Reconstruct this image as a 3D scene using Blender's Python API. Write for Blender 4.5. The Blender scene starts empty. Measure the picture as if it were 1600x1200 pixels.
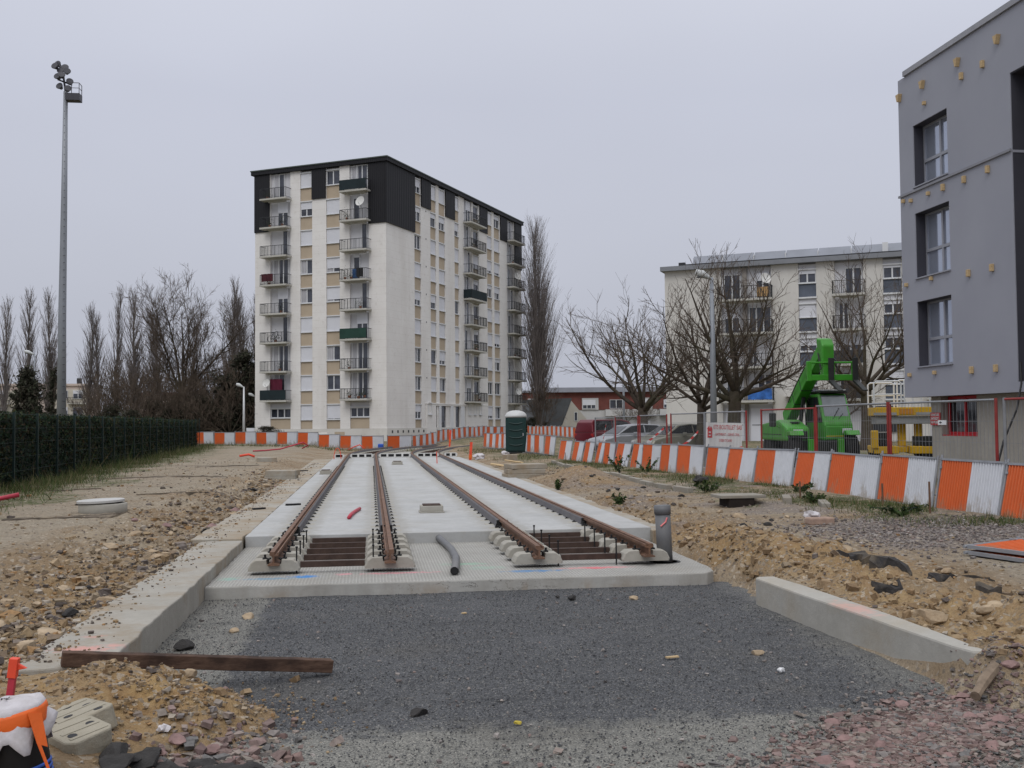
import bpy, bmesh, math, random
import numpy as np
from mathutils import Vector, Matrix

scene = bpy.context.scene
COL = scene.collection

# ------------------------------------------------------------------ camera
CAM_H = 2.09
PSI, TH, RHO = math.radians(7.7476), math.radians(2.157), 0.009
F0 = Vector((math.sin(PSI), math.cos(PSI), 0)); R0 = Vector((math.cos(PSI), -math.sin(PSI), 0)); UPV = Vector((0, 0, 1))
FW = math.cos(TH) * F0 + math.sin(TH) * UPV
U0 = -math.sin(TH) * F0 + math.cos(TH) * UPV
RT = R0 * math.cos(RHO) - U0 * math.sin(RHO)
UP = U0 * math.cos(RHO) + R0 * math.sin(RHO)
cam_d = bpy.data.cameras.new('camera'); cam = bpy.data.objects.new('camera', cam_d); COL.objects.link(cam)
cam.matrix_world = Matrix(((RT.x, UP.x, -FW.x, 0), (RT.y, UP.y, -FW.y, 0), (RT.z, UP.z, -FW.z, CAM_H), (0, 0, 0, 1)))
cam_d.sensor_width = 36; cam_d.lens = 36 * 1620 / 1600; cam_d.clip_start = 0.1; cam_d.clip_end = 3000
scene.camera = cam

# ------------------------------------------------------------------ sky: closed overcast cloud over a thin daylight sky
SUN_EL, SUN_ROT = math.radians(48), math.radians(205)
w = bpy.data.worlds.new('World'); scene.world = w; w.use_nodes = True
nt = w.node_tree; nt.nodes.clear()
def wn(t, **k):
    n = nt.nodes.new(t)
    for a, b in k.items(): setattr(n, a, b)
    return n
out = wn('ShaderNodeOutputWorld'); bg = wn('ShaderNodeBackground')
sky = wn('ShaderNodeTexSky', sky_type='NISHITA', sun_disc=False, sun_elevation=SUN_EL, sun_rotation=SUN_ROT)
sky.air_density = 1.5; sky.dust_density = 4
tc = wn('ShaderNodeTexCoord'); sep = wn('ShaderNodeSeparateXYZ'); nt.links.new(tc.outputs['Generated'], sep.inputs[0])
ramp = wn('ShaderNodeValToRGB'); cr = ramp.color_ramp
cr.elements[0].position = 0.0; cr.elements[0].color = (.455, .475, .55, 1)
cr.elements[1].position = 1.0; cr.elements[1].color = (1.45, 1.46, 1.52, 1)
e = cr.elements.new(.15); e.color = (.53, .552, .635, 1)
e = cr.elements.new(.30); e.color = (.565, .59, .69, 1)
e = cr.elements.new(.42); e.color = (.66, .685, .78, 1)
e = cr.elements.new(.7); e.color = (1.08, 1.10, 1.17, 1)
nz = wn('ShaderNodeTexNoise'); nz.inputs['Scale'].default_value = 1.6; nz.inputs['Detail'].default_value = 3
mp = wn('ShaderNodeMapping'); mp.inputs['Scale'].default_value = (1, 1, 2.5)
nt.links.new(tc.outputs['Generated'], mp.inputs[0]); nt.links.new(mp.outputs[0], nz.inputs['Vector'])
mr = wn('ShaderNodeMapRange'); mr.inputs['From Min'].default_value = .3; mr.inputs['From Max'].default_value = .7
mr.inputs['To Min'].default_value = .955; mr.inputs['To Max'].default_value = 1.045
nt.links.new(nz.outputs['Fac'], mr.inputs['Value'])
mulc = wn('ShaderNodeVectorMath', operation='MULTIPLY')
nt.links.new(sep.outputs['Z'], ramp.inputs['Fac']); nt.links.new(ramp.outputs['Color'], mulc.inputs[0]); nt.links.new(mr.outputs[0], mulc.inputs[1])
skm = wn('ShaderNodeVectorMath', operation='SCALE'); skm.inputs['Scale'].default_value = 0.05
nt.links.new(sky.outputs['Color'], skm.inputs[0])
mix = wn('ShaderNodeMix', data_type='RGBA'); mix.inputs['Factor'].default_value = 0.96
nt.links.new(skm.outputs[0], mix.inputs[6]); nt.links.new(mulc.outputs[0], mix.inputs[7])
nt.links.new(mix.outputs[2], bg.inputs['Color']); bg.inputs['Strength'].default_value = 1.0
nt.links.new(bg.outputs[0], out.inputs['Surface'])

sun_d = bpy.data.lights.new('sun', 'SUN'); sun_d.energy = 0.9; sun_d.angle = math.radians(30); sun_d.color = (1, .97, .93)
sun = bpy.data.objects.new('sun', sun_d); COL.objects.link(sun)
sdir = Vector((math.sin(SUN_ROT) * math.cos(SUN_EL), math.cos(SUN_ROT) * math.cos(SUN_EL), math.sin(SUN_EL)))
sun.rotation_euler = (-sdir).to_track_quat('-Z', 'Y').to_euler()

vs = scene.view_settings
vs.view_transform = 'Standard'; vs.look = 'None'; vs.exposure = 0.0; vs.gamma = 1; vs.use_curve_mapping = False
scene.cycles.max_bounces = 5; scene.cycles.diffuse_bounces = 3; scene.cycles.transparent_max_bounces = 8

# ------------------------------------------------------------------ helpers
RNG = random.Random(11)
NR = np.random.default_rng(5)

class MB:
    """collects boxes, tubes, lathes ... and links them as one mesh object"""
    def __init__(s): s.v = []; s.f = []; s.m = []; s.cur = 0; s.smooth = []; s.sm = False
    def add(s, vs_, fs):
        b = len(s.v); s.v.extend([tuple(p) for p in vs_])
        for f in fs:
            s.f.append(tuple(i + b for i in f)); s.m.append(s.cur); s.smooth.append(s.sm)
        return s
    def mat(s, i): s.cur = i; return s
    def box(s, x0, x1, y0, y1, z0, z1, rz=0, o=(0, 0), M=None):
        p = [(x0, y0, z0), (x1, y0, z0), (x1, y1, z0), (x0, y1, z0), (x0, y0, z1), (x1, y0, z1), (x1, y1, z1), (x0, y1, z1)]
        if rz:
            c, n = math.cos(rz), math.sin(rz)
            p = [(o[0] + (a - o[0]) * c - (b - o[1]) * n, o[1] + (a - o[0]) * n + (b - o[1]) * c, d) for a, b, d in p]
        if M is not None: p = [tuple(M @ Vector(q)) for q in p]
        return s.add(p, [(3, 2, 1, 0), (4, 5, 6, 7), (0, 1, 5, 4), (1, 2, 6, 5), (2, 3, 7, 6), (3, 0, 4, 7)])
    def prism(s, poly, a0, a1, ax='z', M=None):
        n = len(poly)
        def mk(p, a):
            return {'z': (p[0], p[1], a), 'y': (p[0], a, p[1]), 'x': (a, p[0], p[1])}[ax]
        vv = [mk(p, a0) for p in poly] + [mk(p, a1) for p in poly]
        if M is not None: vv = [tuple(M @ Vector(q)) for q in vv]
        fs = [tuple(range(n))[::-1], tuple(range(n, 2 * n))] + [(i, (i + 1) % n, n + (i + 1) % n, n + i) for i in range(n)]
        return s.add(vv, fs)
    def tube(s, pts, rad, n=6, cap=True):
        pts = [Vector(p) for p in pts]
        if not isinstance(rad, (list, tuple)): rad = [rad] * len(pts)
        vv = []; prev = None
        for i, p in enumerate(pts):
            t = (pts[min(i + 1, len(pts) - 1)] - pts[max(i - 1, 0)]).normalized()
            if prev is None:
                a = Vector((0, 0, 1)) if abs(t.z) < .9 else Vector((1, 0, 0))
                u = t.cross(a).normalized()
            else:
                u = (prev - t * prev.dot(t)).normalized()
            prev = u; v = t.cross(u)
            for k in range(n):
                an = 2 * math.pi * k / n
                vv.append(p + (u * math.cos(an) + v * math.sin(an)) * rad[i])
        fs = []
        for i in range(len(pts) - 1):
            for k in range(n):
                fs.append((i * n + k, i * n + (k + 1) % n, (i + 1) * n + (k + 1) % n, (i + 1) * n + k))
        if cap: fs += [tuple(range(n))[::-1], tuple(range((len(pts) - 1) * n, len(pts) * n))]
        return s.add(vv, fs)
    def lathe(s, prof, c=(0, 0), n=24):
        vv = [(c[0] + r * math.cos(2 * math.pi * k / n), c[1] + r * math.sin(2 * math.pi * k / n), z) for r, z in prof for k in range(n)]
        fs = []
        for i in range(len(prof) - 1):
            for k in range(n):
                fs.append((i * n + k, i * n + (k + 1) % n, (i + 1) * n + (k + 1) % n, (i + 1) * n + k))
        fs += [tuple(range(n))[::-1], tuple(range((len(prof) - 1) * n, len(prof) * n))]
        return s.add(vv, fs)
    def sweep(s, prof, path):
        """closed 2d profile (x across, z up) swept along a path in plan [(x,y,z)]"""
        n = len(prof); vv = []
        P = [Vector(p) for p in path]
        for i, p in enumerate(P):
            t = (P[min(i + 1, len(P) - 1)] - P[max(i - 1, 0)]); t.z = 0; t.normalize()
            r = Vector((t.y, -t.x, 0))
            for a, b in prof: vv.append(p + r * a + Vector((0, 0, b)))
        fs = []
        for i in range(len(P) - 1):
            for k in range(n):
                fs.append((i * n + k, (i + 1) * n + k, (i + 1) * n + (k + 1) % n, i * n + (k + 1) % n))
        fs += [tuple(range(n)), tuple(range((len(P) - 1) * n, len(P) * n))[::-1]]
        return s.add(vv, fs)
    def mesh(s, name, mats):
        me = bpy.data.meshes.new(name); me.from_pydata(s.v, [], s.f)
        if not isinstance(mats, (list, tuple)): mats = [mats]
        for m in mats: me.materials.append(m)
        me.polygons.foreach_set('material_index', s.m); me.polygons.foreach_set('use_smooth', s.smooth)
        me.update(); return me
    def build(s, name, mats, parent=None, loc=None, rz=0, bevel=0):
        o = bpy.data.objects.new(name, s.mesh(name, mats)); COL.objects.link(o)
        if parent is not None: o.parent = parent
        if loc is not None: o.location = loc
        if rz: o.rotation_euler = (0, 0, rz)
        if bevel:
            b = o.modifiers.new('bevel', 'BEVEL'); b.width = bevel; b.segments = 2; b.limit_method = 'ANGLE'
        return o

def tag(o, label=None, cat=None, group=None, kind=None):
    if label: o['label'] = label
    if cat: o['category'] = cat
    if group: o['group'] = group
    if kind: o['kind'] = kind
    return o
def empty(name, loc=(0, 0, 0), rz=0, label=None, cat=None, group=None):
    o = bpy.data.objects.new(name, None); COL.objects.link(o); o.location = loc; o.rotation_euler = (0, 0, rz)
    o.empty_display_size = .2
    return tag(o, label, cat, group)
def inst(name, me, parent=None, loc=(0, 0, 0), rot=(0, 0, 0), sc=None):
    o = bpy.data.objects.new(name, me); COL.objects.link(o); o.location = loc; o.rotation_euler = rot
    if sc is not None: o.scale = sc if isinstance(sc, (tuple, list)) else (sc, sc, sc)
    if parent is not None: o.parent = parent
    return o
def copy_tree(o, parent=None, label=None):
    c = o.copy(); COL.objects.link(c); c.parent = parent
    if label: c['label'] = label
    for ch in list(o.children): copy_tree(ch, c)
    return c
ORD = ['first', 'second', 'third', 'fourth', 'fifth', 'sixth', 'seventh', 'eighth', 'ninth', 'tenth', 'eleventh', 'twelfth', 'thirteenth',
       'fourteenth', 'fifteenth', 'sixteenth', 'seventeenth', 'eighteenth', 'nineteenth', 'twentieth']

def np_mesh(name, V, F, mat, smooth=False):
    """fast mesh from numpy arrays, F all tris or all quads"""
    me = bpy.data.meshes.new(name); V = np.asarray(V, np.float32); F = np.asarray(F, np.int32); k = F.shape[1]
    me.vertices.add(len(V)); me.vertices.foreach_set('co', V.ravel())
    me.loops.add(F.size); me.loops.foreach_set('vertex_index', F.ravel())
    me.polygons.add(len(F)); me.polygons.foreach_set('loop_start', np.arange(0, F.size, k, dtype=np.int32))
    me.polygons.foreach_set('loop_total', np.full(len(F), k, np.int32))
    me.polygons.foreach_set('use_smooth', np.full(len(F), bool(smooth)))
    me.update(calc_edges=True)
    if mat is not None: me.materials.append(mat)
    return me

def vnoise(x, y, seed=0):
    xi = np.floor(x).astype(np.int64); yi = np.floor(y).astype(np.int64); fx = x - xi; fy = y - yi
    def h(a, b):
        n = (a * 374761393 + b * 668265263 + seed * 974634777) & 0xffffffff
        n = ((n ^ (n >> 13)) * 1274126177) & 0xffffffff
        return ((n ^ (n >> 16)) & 0xffff) / 65535.0
    u = fx * fx * (3 - 2 * fx); v = fy * fy * (3 - 2 * fy)
    return (h(xi, yi) * (1 - u) + h(xi + 1, yi) * u) * (1 - v) + (h(xi, yi + 1) * (1 - u) + h(xi + 1, yi + 1) * u) * v
def fbm(x, y, seed=0, oct=4):
    s = 0; a = .5; t = 0
    for k in range(oct):
        s = s + a * vnoise(x, y, seed + k); t += a; a *= .5; x = x * 2.03 + 17.1; y = y * 2.03 + 5.7
    return s / t
def sst(a, b, x):
    t = np.clip((x - a) / (b - a), 0, 1); return t * t * (3 - 2 * t)

# ------------------------------------------------------------------ materials
class NT:
    def __init__(s, name):
        s.m = bpy.data.materials.new(name); s.m.use_nodes = True; s.t = s.m.node_tree; s.t.nodes.clear()
        s.out = s.n('ShaderNodeOutputMaterial'); s.p = s.n('ShaderNodeBsdfPrincipled'); s.l(s.p.outputs[0], s.out.inputs[0])
        s.pos = s.n('ShaderNodeNewGeometry').outputs['Position']
    def n(s, t, **k):
        q = s.t.nodes.new(t)
        for a, b in k.items(): setattr(q, a, b)
        return q
    def l(s, a, b): s.t.links.new(a, b)
    def noise(s, scale, detail=4, rough=.55, vec=None, stretch=None):
        q = s.n('ShaderNodeTexNoise'); q.inputs['Scale'].default_value = scale; q.inputs['Detail'].default_value = detail; q.inputs['Roughness'].default_value = rough
        v = vec if vec is not None else s.pos
        if stretch:
            mp = s.n('ShaderNodeMapping'); mp.inputs['Scale'].default_value = stretch; s.l(v, mp.inputs[0]); v = mp.outputs[0]
        s.l(v, q.inputs['Vector']); return q.outputs['Fac']
    def rng(s, v, a, b, c=0., d=1., clamp=True):
        q = s.n('ShaderNodeMapRange'); q.clamp = clamp
        for i, x in zip(('From Min', 'From Max', 'To Min', 'To Max'), (a, b, c, d)): q.inputs[i].default_value = x
        s.l(v, q.inputs['Value']); return q.outputs[0]
    def math(s, op, a, b=None):
        q = s.n('ShaderNodeMath', operation=op)
        for i, x in enumerate((a, b)):
            if x is None: continue
            if isinstance(x, (int, float)): q.inputs[i].default_value = x
            else: s.l(x, q.inputs[i])
        return q.outputs[0]
    def mix(s, f, a, b, blend='MIX'):
        q = s.n('ShaderNodeMix', data_type='RGBA', blend_type=blend)
        for i, x in ((0, f), (6, a), (7, b)):
            if isinstance(x, (int, float)): q.inputs[i].default_value = x
            elif isinstance(x, (tuple, list)): q.inputs[i].default_value = (*x[:3], 1)
            else: s.l(x, q.inputs[i])
        return q.outputs[2]
    def bump(s, h, strength=.5, dist=.01, prev=None):
        q = s.n('ShaderNodeBump'); q.inputs['Strength'].default_value = strength; q.inputs['Distance'].default_value = dist
        s.l(h, q.inputs['Height'])
        if prev is not None: s.l(prev, q.inputs['Normal'])
        return q.outputs[0]
    def attr(s, name):
        q = s.n('ShaderNodeAttribute', attribute_name=name); return q.outputs['Fac']
    def done(s, col, rough=.8, normal=None, metal=0., spec=.4):
        for k, x in (('Base Color', col), ('Roughness', rough)):
            if isinstance(x, (int, float)): s.p.inputs[k].default_value = x
            elif isinstance(x, (tuple, list)): s.p.inputs[k].default_value = (*x[:3], 1)
            else: s.l(x, s.p.inputs[k])
        if normal is not None: s.l(normal, s.p.inputs['Normal'])
        s.p.inputs['Metallic'].default_value = metal; s.p.inputs['Specular IOR Level'].default_value = spec
        return s.m
MC = {}
def mat(name, col, rough=.8, var=.12, scale=2., bump=0., bscale=60., metal=0., spec=.35, dirt=None, dirt_amt=0., stretch=None, dscale=.6):
    """plain painted / cast surface: two octaves of tone variation, optional dirt colour, fine relief"""
    if name in MC: return MC[name]
    t = NT(name)
    a = t.rng(t.noise(scale, 5, .6, stretch=stretch), .3, .7, 1 - var, 1 + var)
    q = t.n('ShaderNodeVectorMath', operation='SCALE'); q.inputs[0].default_value = col[:3]; t.l(a, q.inputs['Scale'])
    c = q.outputs[0]
    if dirt is not None:
        d = t.rng(t.noise(dscale, 6, .65, stretch=stretch), .48, .72, 0, dirt_amt); c = t.mix(d, c, dirt)
    nrm = t.bump(t.noise(bscale, 3), bump, .01) if bump else None
    MC[name] = t.done(c, rough, nrm, metal, spec); return MC[name]
def glass_mat(name, col, rough=.08, spec=.6):
    if name in MC: return MC[name]
    t = NT(name)
    c = t.mix(t.rng(t.noise(.9, 2), .35, .65), [x * .6 for x in col], [min(1, x * 1.5) for x in col])
    MC[name] = t.done(c, rough, None, 0, spec); return MC[name]
# ------------------------------------------------------------------ ground
def hgt(x, y):
    x = np.asarray(x, float); y = np.asarray(y, float)
    n1 = fbm(x * .55, y * .55, 1) - .5; n2 = fbm(x * 2.3, y * 2.3, 7) - .5; n3 = fbm(x * 8, y * 8, 3, 3) - .5
    dl = -2.6 - x; dr = x - 4.62
    rub = sst(-.2, .3, dl) * (1 - sst(1.6, 2.8, dl)) * (1 - sst(30, 45, y))
    zl = .25 + .19 * sst(.1, 1.8, dl) + .07 * n1 + .035 * n2 + rub * (.20 * n2 + .16 * n3)
    bankw = (1 - sst(1.0, 2.2, dr)) * (1 - sst(20, 30, y)) * (1 - (1 - sst(.05, .5, dr)) * sst(7.3, 7.6, y) * (1 - sst(11.3, 11.7, y)))
    zr = .25 + .15 * sst(0, 1.3, dr) + .06 * n1 + .04 * n2 + bankw * (.22 * n2 + .20 * n3) + .06 * sst(7.2, 8.4, x)
    zr = zr + .22 * np.exp(-((x - 5.15) / .55) ** 2 - ((y - 13.4) / 1.9) ** 2)
    zr = zr + .42 * np.exp(-((x - 6.1) / .8) ** 2 - ((y - 30.0) / 2.2) ** 2) + .15 * np.exp(-((x - 7.6) / .6) ** 2 - ((y - 20.5) / 1.4) ** 2)
    far = sst(56, 62, y)
    cor = -.06 + .26 * far
    nl = sst(8.05, 8.45, y)                      # the strip starts here
    cl = -2.33 * nl + (1 - nl) * (-1.45 + .5 * n1); wl = .13 * nl + (1 - nl) * .75
    a, b, c = sst(7.45, 7.75, y), sst(11.3, 11.6, y), sst(16.8, 17.2, y)
    cr_ = 4.75 + (4.52 - 4.75) * a + (4.78 - 4.52) * b + (4.86 - 4.78) * c + (.7 * n2 + .5 * n3) * (1 - a + b - c)
    wr_ = .75 + (.06 - .75) * a + (.34 - .06) * b + (.12 - .34) * c
    z = cor + (zl - cor) * sst(-wl, wl, cl - x) * (1 - 0) + (zr - cor) * sst(-wr_, wr_, x - cr_)
    mound = np.exp(-((x + 1.55) / .62) ** 2 - ((y - 7.75) / .42) ** 2)
    mound2 = np.exp(-((x + 1.15) / .38) ** 2 - ((y - 7.35) / .5) ** 2)
    z = z + (1 - sst(8.3, 8.6, y)) * (.20 * mound + .13 * mound2 + (.14 * n3 + .10 * n2) * sst(.15, .4, mound + mound2))
    z = z + .30 * np.exp(-((x - 4.74) / .26) ** 2 - ((y - 7.42) / .24) ** 2)
    z = z + .05 * n2 * sst(18, 30, np.abs(x)) + sst(66, 100, y) * .30 + .03 * n3 * sst(-.02, .1, z)
    return z
def H(x, y): return float(hgt(np.array([x]), np.array([y]))[0])
def geo(a, b, n): return list(a + (b - a) * (np.linspace(0, 1, n + 1)[1:] ** 3))
xs = sorted(geo(-9, -900, 26) + list(np.arange(-9, 11.01, .1)) + geo(11, 900, 26))
ys = sorted(geo(4, -60, 12) + list(np.arange(4, 20, .09)) + list(np.arange(20, 60, .26)) + list(np.arange(60, 165, 2)) + geo(165, 1500, 14))
xs = np.array(xs); ys = np.array(ys); GX, GY = np.meshgrid(xs, ys); GZ = hgt(GX, GY)
nx, ny = len(xs), len(ys); idx = np.arange(nx * ny).reshape(ny, nx)
Fq = np.stack([idx[:-1, :-1], idx[:-1, 1:], idx[1:, 1:], idx[1:, :-1]], -1).reshape(-1, 4)

t = NT('soil')
big = t.noise(.35, 5, .6); mid = t.noise(2.2, 6, .65); fine = t.noise(28, 4, .7); streak = t.noise(1.1, 5, .6, stretch=(.35, 1.6, 1))
c = t.mix(t.rng(mid, .32, .68), (.21, .145, .083), (.32, .24, .155))
c = t.mix(t.rng(big, .42, .60), c, (.34, .285, .21))                   # pale compacted dust
c = t.mix(t.math('MULTIPLY', t.attr('pale'), t.rng(mid, .25, .6, .35, 1)), c, (.33, .295, .235))
c = t.mix(t.math('MULTIPLY', t.attr('sand'), t.rng(fine, .3, .7, .55, 1)), c, t.mix(t.rng(t.noise(5, 5, .7), .35, .65), (.27, .145, .048), (.43, .285, .12)))
c = t.mix(t.math('MULTIPLY', t.attr('grey'), t.rng(mid, .3, .55, .3, 1)), c, t.mix(t.rng(fine, .35, .65), (.12, .105, .10), (.33, .30, .29)))
c = t.mix(t.rng(streak, .60, .70, 0, .75), c, (.13, .105, .08))      # damp dark crusts
c = t.mix(t.math('MULTIPLY', t.attr('grass'), t.rng(mid, .35, .55)), c, t.mix(t.rng(fine, .3, .7), (.035, .06, .018), (.11, .13, .05)))
vor = t.n('ShaderNodeTexVoronoi'); vor.inputs['Scale'].default_value = 26; t.l(t.pos, vor.inputs['Vector'])
vsep = t.n('ShaderNodeSeparateColor'); t.l(vor.outputs['Color'], vsep.inputs[0])
c = t.mix(t.rng(vsep.outputs[0], .74, .80, 0, .75), c, t.mix(vsep.outputs[1], (.10, .085, .07), (.52, .45, .36)))
c = t.mix(t.rng(fine, .25, .75, 0, .35), c, (.10, .07, .045))
c = t.mix(t.rng(t.noise(4.5, 6, .75), .56, .72, 0, .6), c, (.105, .07, .042))  # dark noise stands in for shade in the crevices between clods
nb = t.bump(t.noise(7, 6, .7), .9, .05); nb = t.bump(t.rng(vor.outputs['Distance'], 0, .8, 1, 0), .55, .012, nb); nb = t.bump(fine, .6, .01, nb)
M_SOIL = t.done(c, .95, nb, 0, .15)

me = np_mesh('ground', np.stack([GX, GY, GZ], -1).reshape(-1, 3), Fq, M_SOIL, True)
gx, gy = GX.ravel(), GY.ravel()
edge = fbm(gx * .7, gy * .7, 21) - .5; edge2 = fbm(gx * 2.6, gy * 2.6, 31) - .5
def attr(name, v):
    a = me.attributes.new(name, 'FLOAT', 'POINT'); a.data.foreach_set('value', np.clip(v, 0, 1).astype(np.float32))
hedge_x = -9.55 - .062 * (gy - 25)
grass = sst(-1.6, -.6, hedge_x + 1.2 + edge * 3.5 - gx + .0) * (gx < 0)
grass = np.maximum(grass, sst(7.25, 7.9, gx + edge2 * 2.4 - .02 * (gy - 20)) * sst(14.5, 17, gy) * (1 - sst(9.8, 10.6, gx)) * sst(.40, .52, fbm(gx * .9, gy * .9, 77)))
grass = np.maximum(grass, sst(5.6, 7, gx + edge * 2) * sst(36, 40, gy) * sst(.42, .55, fbm(gx * .5, gy * .5, 78)) * (gx < 60))
grass = np.maximum(grass, sst(70, 95, gy + edge * 20) * .8)
grass = np.maximum(grass, sst(11.5, 13, gx) * sst(18, 25, gy) * sst(.40, .5, fbm(gx * .35, gy * .35, 79)))
attr('grass', grass)
attr('grey', sst(6.3, 7.3, gx + edge2 * 1.2) * sst(12.2, 13.2, gy + edge2 * 1.4) * (1 - sst(15.8, 17, gy + edge * 2)) + .8 * sst(4.7, 5.2, gx) * sst(15.5, 18, gy) * sst(.5, .62, fbm(gx * .8, gy * .8, 52)) * (1 - sst(26, 32, gy)))
sandm = np.exp(-((gx + 1.4) / .9) ** 2 - ((gy - 7.5) / .8) ** 2) + .75 * sst(4.6, 5, gx) * (1 - sst(5.6, 6.6, gx + edge * 2)) * (1 - sst(17, 20, gy)) + np.exp(-((gx - 6.1) / .9) ** 2 - ((gy - 30) / 2.4) ** 2) + .5 * sst(-4.2, -3, gx + edge * 2) * (gx < -2.2) * (1 - sst(11, 15, gy))
attr('sand', sandm)
attr('pale', sst(4.0, 5.2, -gx + edge * 2.5) * (gx > -11) * .8 + sst(6.6, 7.4, gx + edge) * (1 - sst(12.0, 12.8, gy)) * .9)
g = bpy.data.objects.new('ground', me); COL.objects.link(g); tag(g, kind='structure')

# ---- gravel bed in the excavation
t = NT('gravel')
sx = t.n('ShaderNodeSeparateXYZ'); t.l(t.pos, sx.inputs[0])
v1 = t.n('ShaderNodeTexVoronoi'); v1.inputs['Scale'].default_value = 110; t.l(t.pos, v1.inputs['Vector'])
vs1 = t.n('ShaderNodeSeparateColor'); t.l(v1.outputs['Color'], vs1.inputs[0])
n_e = t.noise(3.5, 5, .7); n_b = t.noise(.8, 4)
grain = t.rng(vs1.outputs[0], 0, 1)
dark = t.mix(grain, (.030, .031, .034), (.135, .139, .146))
dark = t.mix(t.rng(vs1.outputs[1], .93, .97), dark, (.27, .26, .24))
pale = t.mix(grain, (.11, .11, .10), (.27, .265, .24))
pale = t.mix(t.rng(vs1.outputs[1], .90, .95), pale, (.36, .34, .30))
wob = t.rng(n_e, .3, .7, -.35, .35, False)
fr = t.rng(t.math('ADD', sx.outputs['Y'], t.math('MULTIPLY', wob, .6)), 7.02, 7.32, 1, 0)
lf = t.rng(t.math('ADD', sx.outputs['X'], t.math('MULTIPLY', wob, .22)), -1.26, -1.16, 1, 0)
rt = t.rng(t.math('ADD', t.math('ADD', sx.outputs['X'], t.math('MULTIPLY', sx.outputs['Y'], -.10)), wob), 3.0, 3.5, 0, .55)
mk = t.math('MAXIMUM', t.math('MAXIMUM', fr, t.math('MULTIPLY', lf, .85)), rt)
c = t.mix(mk, dark, pale)
c = t.mix(t.rng(n_b, .55, .75, 0, .30), c, (.13, .115, .09))
c = t.mix(t.rng(t.noise(.9, 5, .7, stretch=(.5, 2.2, 1)), .54, .70, 0, .45), c, (.035, .037, .041))
nb = t.bump(t.rng(v1.outputs['Distance'], 0, .7, 1, 0), .9, .008); nb = t.bump(t.noise(9, 4), .35, .02, nb)
M_GRAVEL = t.done(c, .85, nb, 0, .3)
ax = np.arange(-2.3, 4.75, .05); ay = np.arange(3.5, 13.2, .05); AX, AY = np.meshgrid(ax, ay)
AZ = (fbm(AX * 1.2, AY * 1.2, 40) - .5) * .035 + (fbm(AX * 9, AY * 9, 41, 2) - .5) * .012 - .004
i2 = np.arange(AX.size).reshape(AX.shape)
Fg = np.stack([i2[:-1, :-1], i2[:-1, 1:], i2[1:, 1:], i2[1:, :-1]], -1).reshape(-1, 4)
o = inst('gravel_bed', np_mesh('gravel_bed', np.stack([AX, AY, AZ], -1).reshape(-1, 3), Fg, M_GRAVEL, True)); tag(o, kind='structure')
def top(x, y):
    """visible surface height on the open ground"""
    if -2.2 < x < 4.7 and y < 13: return max(H(x, y), 0.)
    return H(x, y)

# ---- loose stones (countless): one object per kind of stone
OCT = np.array([(1, 0, 0), (-1, 0, 0), (0, 1, 0), (0, -1, 0), (0, 0, 1), (0, 0, -1)], float)
OCF = np.array([(0, 2, 4), (2, 1, 4), (1, 3, 4), (3, 0, 4), (2, 0, 5), (1, 2, 5), (3, 1, 5), (0, 3, 5)])
cube_v = np.array([(a, b, c) for a in (-1, 1) for b in (-1, 1) for c in (-1, 1)], float) * .78
CUF = np.array([(0, 1, 3), (0, 3, 2), (4, 6, 7), (4, 7, 5), (0, 4, 5), (0, 5, 1), (2, 3, 7), (2, 7, 6), (0, 2, 6), (0, 6, 4), (1, 5, 7), (1, 7, 3)])
def stone_arrays(P, S, rng, flat=.6, blocky=False):
    B, Fc = (cube_v, CUF) if blocky else (OCT, OCF)
    n = len(P); k = len(B)
    V = np.repeat(B[None], n, 0) * (1 + rng.uniform(-.45, .35, (n, k, 3)))
    sc = np.stack([rng.uniform(.7, 1.35, n), rng.uniform(.6, 1.1, n), rng.uniform(.6, 1.2, n) * flat], -1) * S[:, None]
    V *= sc[:, None, :]
    tl = rng.normal(0, .35, n); a = rng.uniform(0, 6.283, n)
    y2 = V[:, :, 1] * np.cos(tl)[:, None] - V[:, :, 2] * np.sin(tl)[:, None]; z2 = V[:, :, 1] * np.sin(tl)[:, None] + V[:, :, 2] * np.cos(tl)[:, None]
    x3 = V[:, :, 0] * np.cos(a)[:, None] - y2 * np.sin(a)[:, None]; y3 = V[:, :, 0] * np.sin(a)[:, None] + y2 * np.cos(a)[:, None]
    V = np.stack([x3, y3, z2], -1) + P[:, None, :]
    F = (Fc[None] + (np.arange(n) * k)[:, None, None]).reshape(-1, 3)
    return V.reshape(-1, 3), F, k
def stone_mat(name, cols, rough=.9):
    t = NT(name); r = t.n('ShaderNodeValToRGB'); r.color_ramp.interpolation = 'CONSTANT'
    el = r.color_ramp.elements
    while len(el) < len(cols): el.new(.5)
    for i, cc in enumerate(cols): el[i].position = i / len(cols); el[i].color = (*cc, 1)
    t.l(t.attr('tone'), r.inputs['Fac'])
    n = t.rng(t.noise(30, 4), .3, .7, .75, 1.2); q = t.n('ShaderNodeVectorMath', operation='SCALE'); t.l(r.outputs[0], q.inputs[0]); t.l(n, q.inputs['Scale'])
    return t.done(q.outputs[0], rough, t.bump(t.noise(60, 3), .4, .006), 0, .2)
M_RUB = stone_mat('rubble', [(.27, .20, .12), (.31, .25, .18), (.18, .135, .095), (.085, .07, .06), (.24, .19, .13), (.34, .30, .25), (.20, .165, .14), (.27, .165, .08), (.13, .11, .10), (.22, .155, .09)])
M_PINK = stone_mat('crushed_rock', [(.20, .138, .125), (.23, .17, .155), (.15, .105, .098), (.19, .17, .16), (.20, .14, .125), (.14, .135, .132), (.26, .215, .19), (.17, .125, .115), (.22, .19, .165)])
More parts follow.
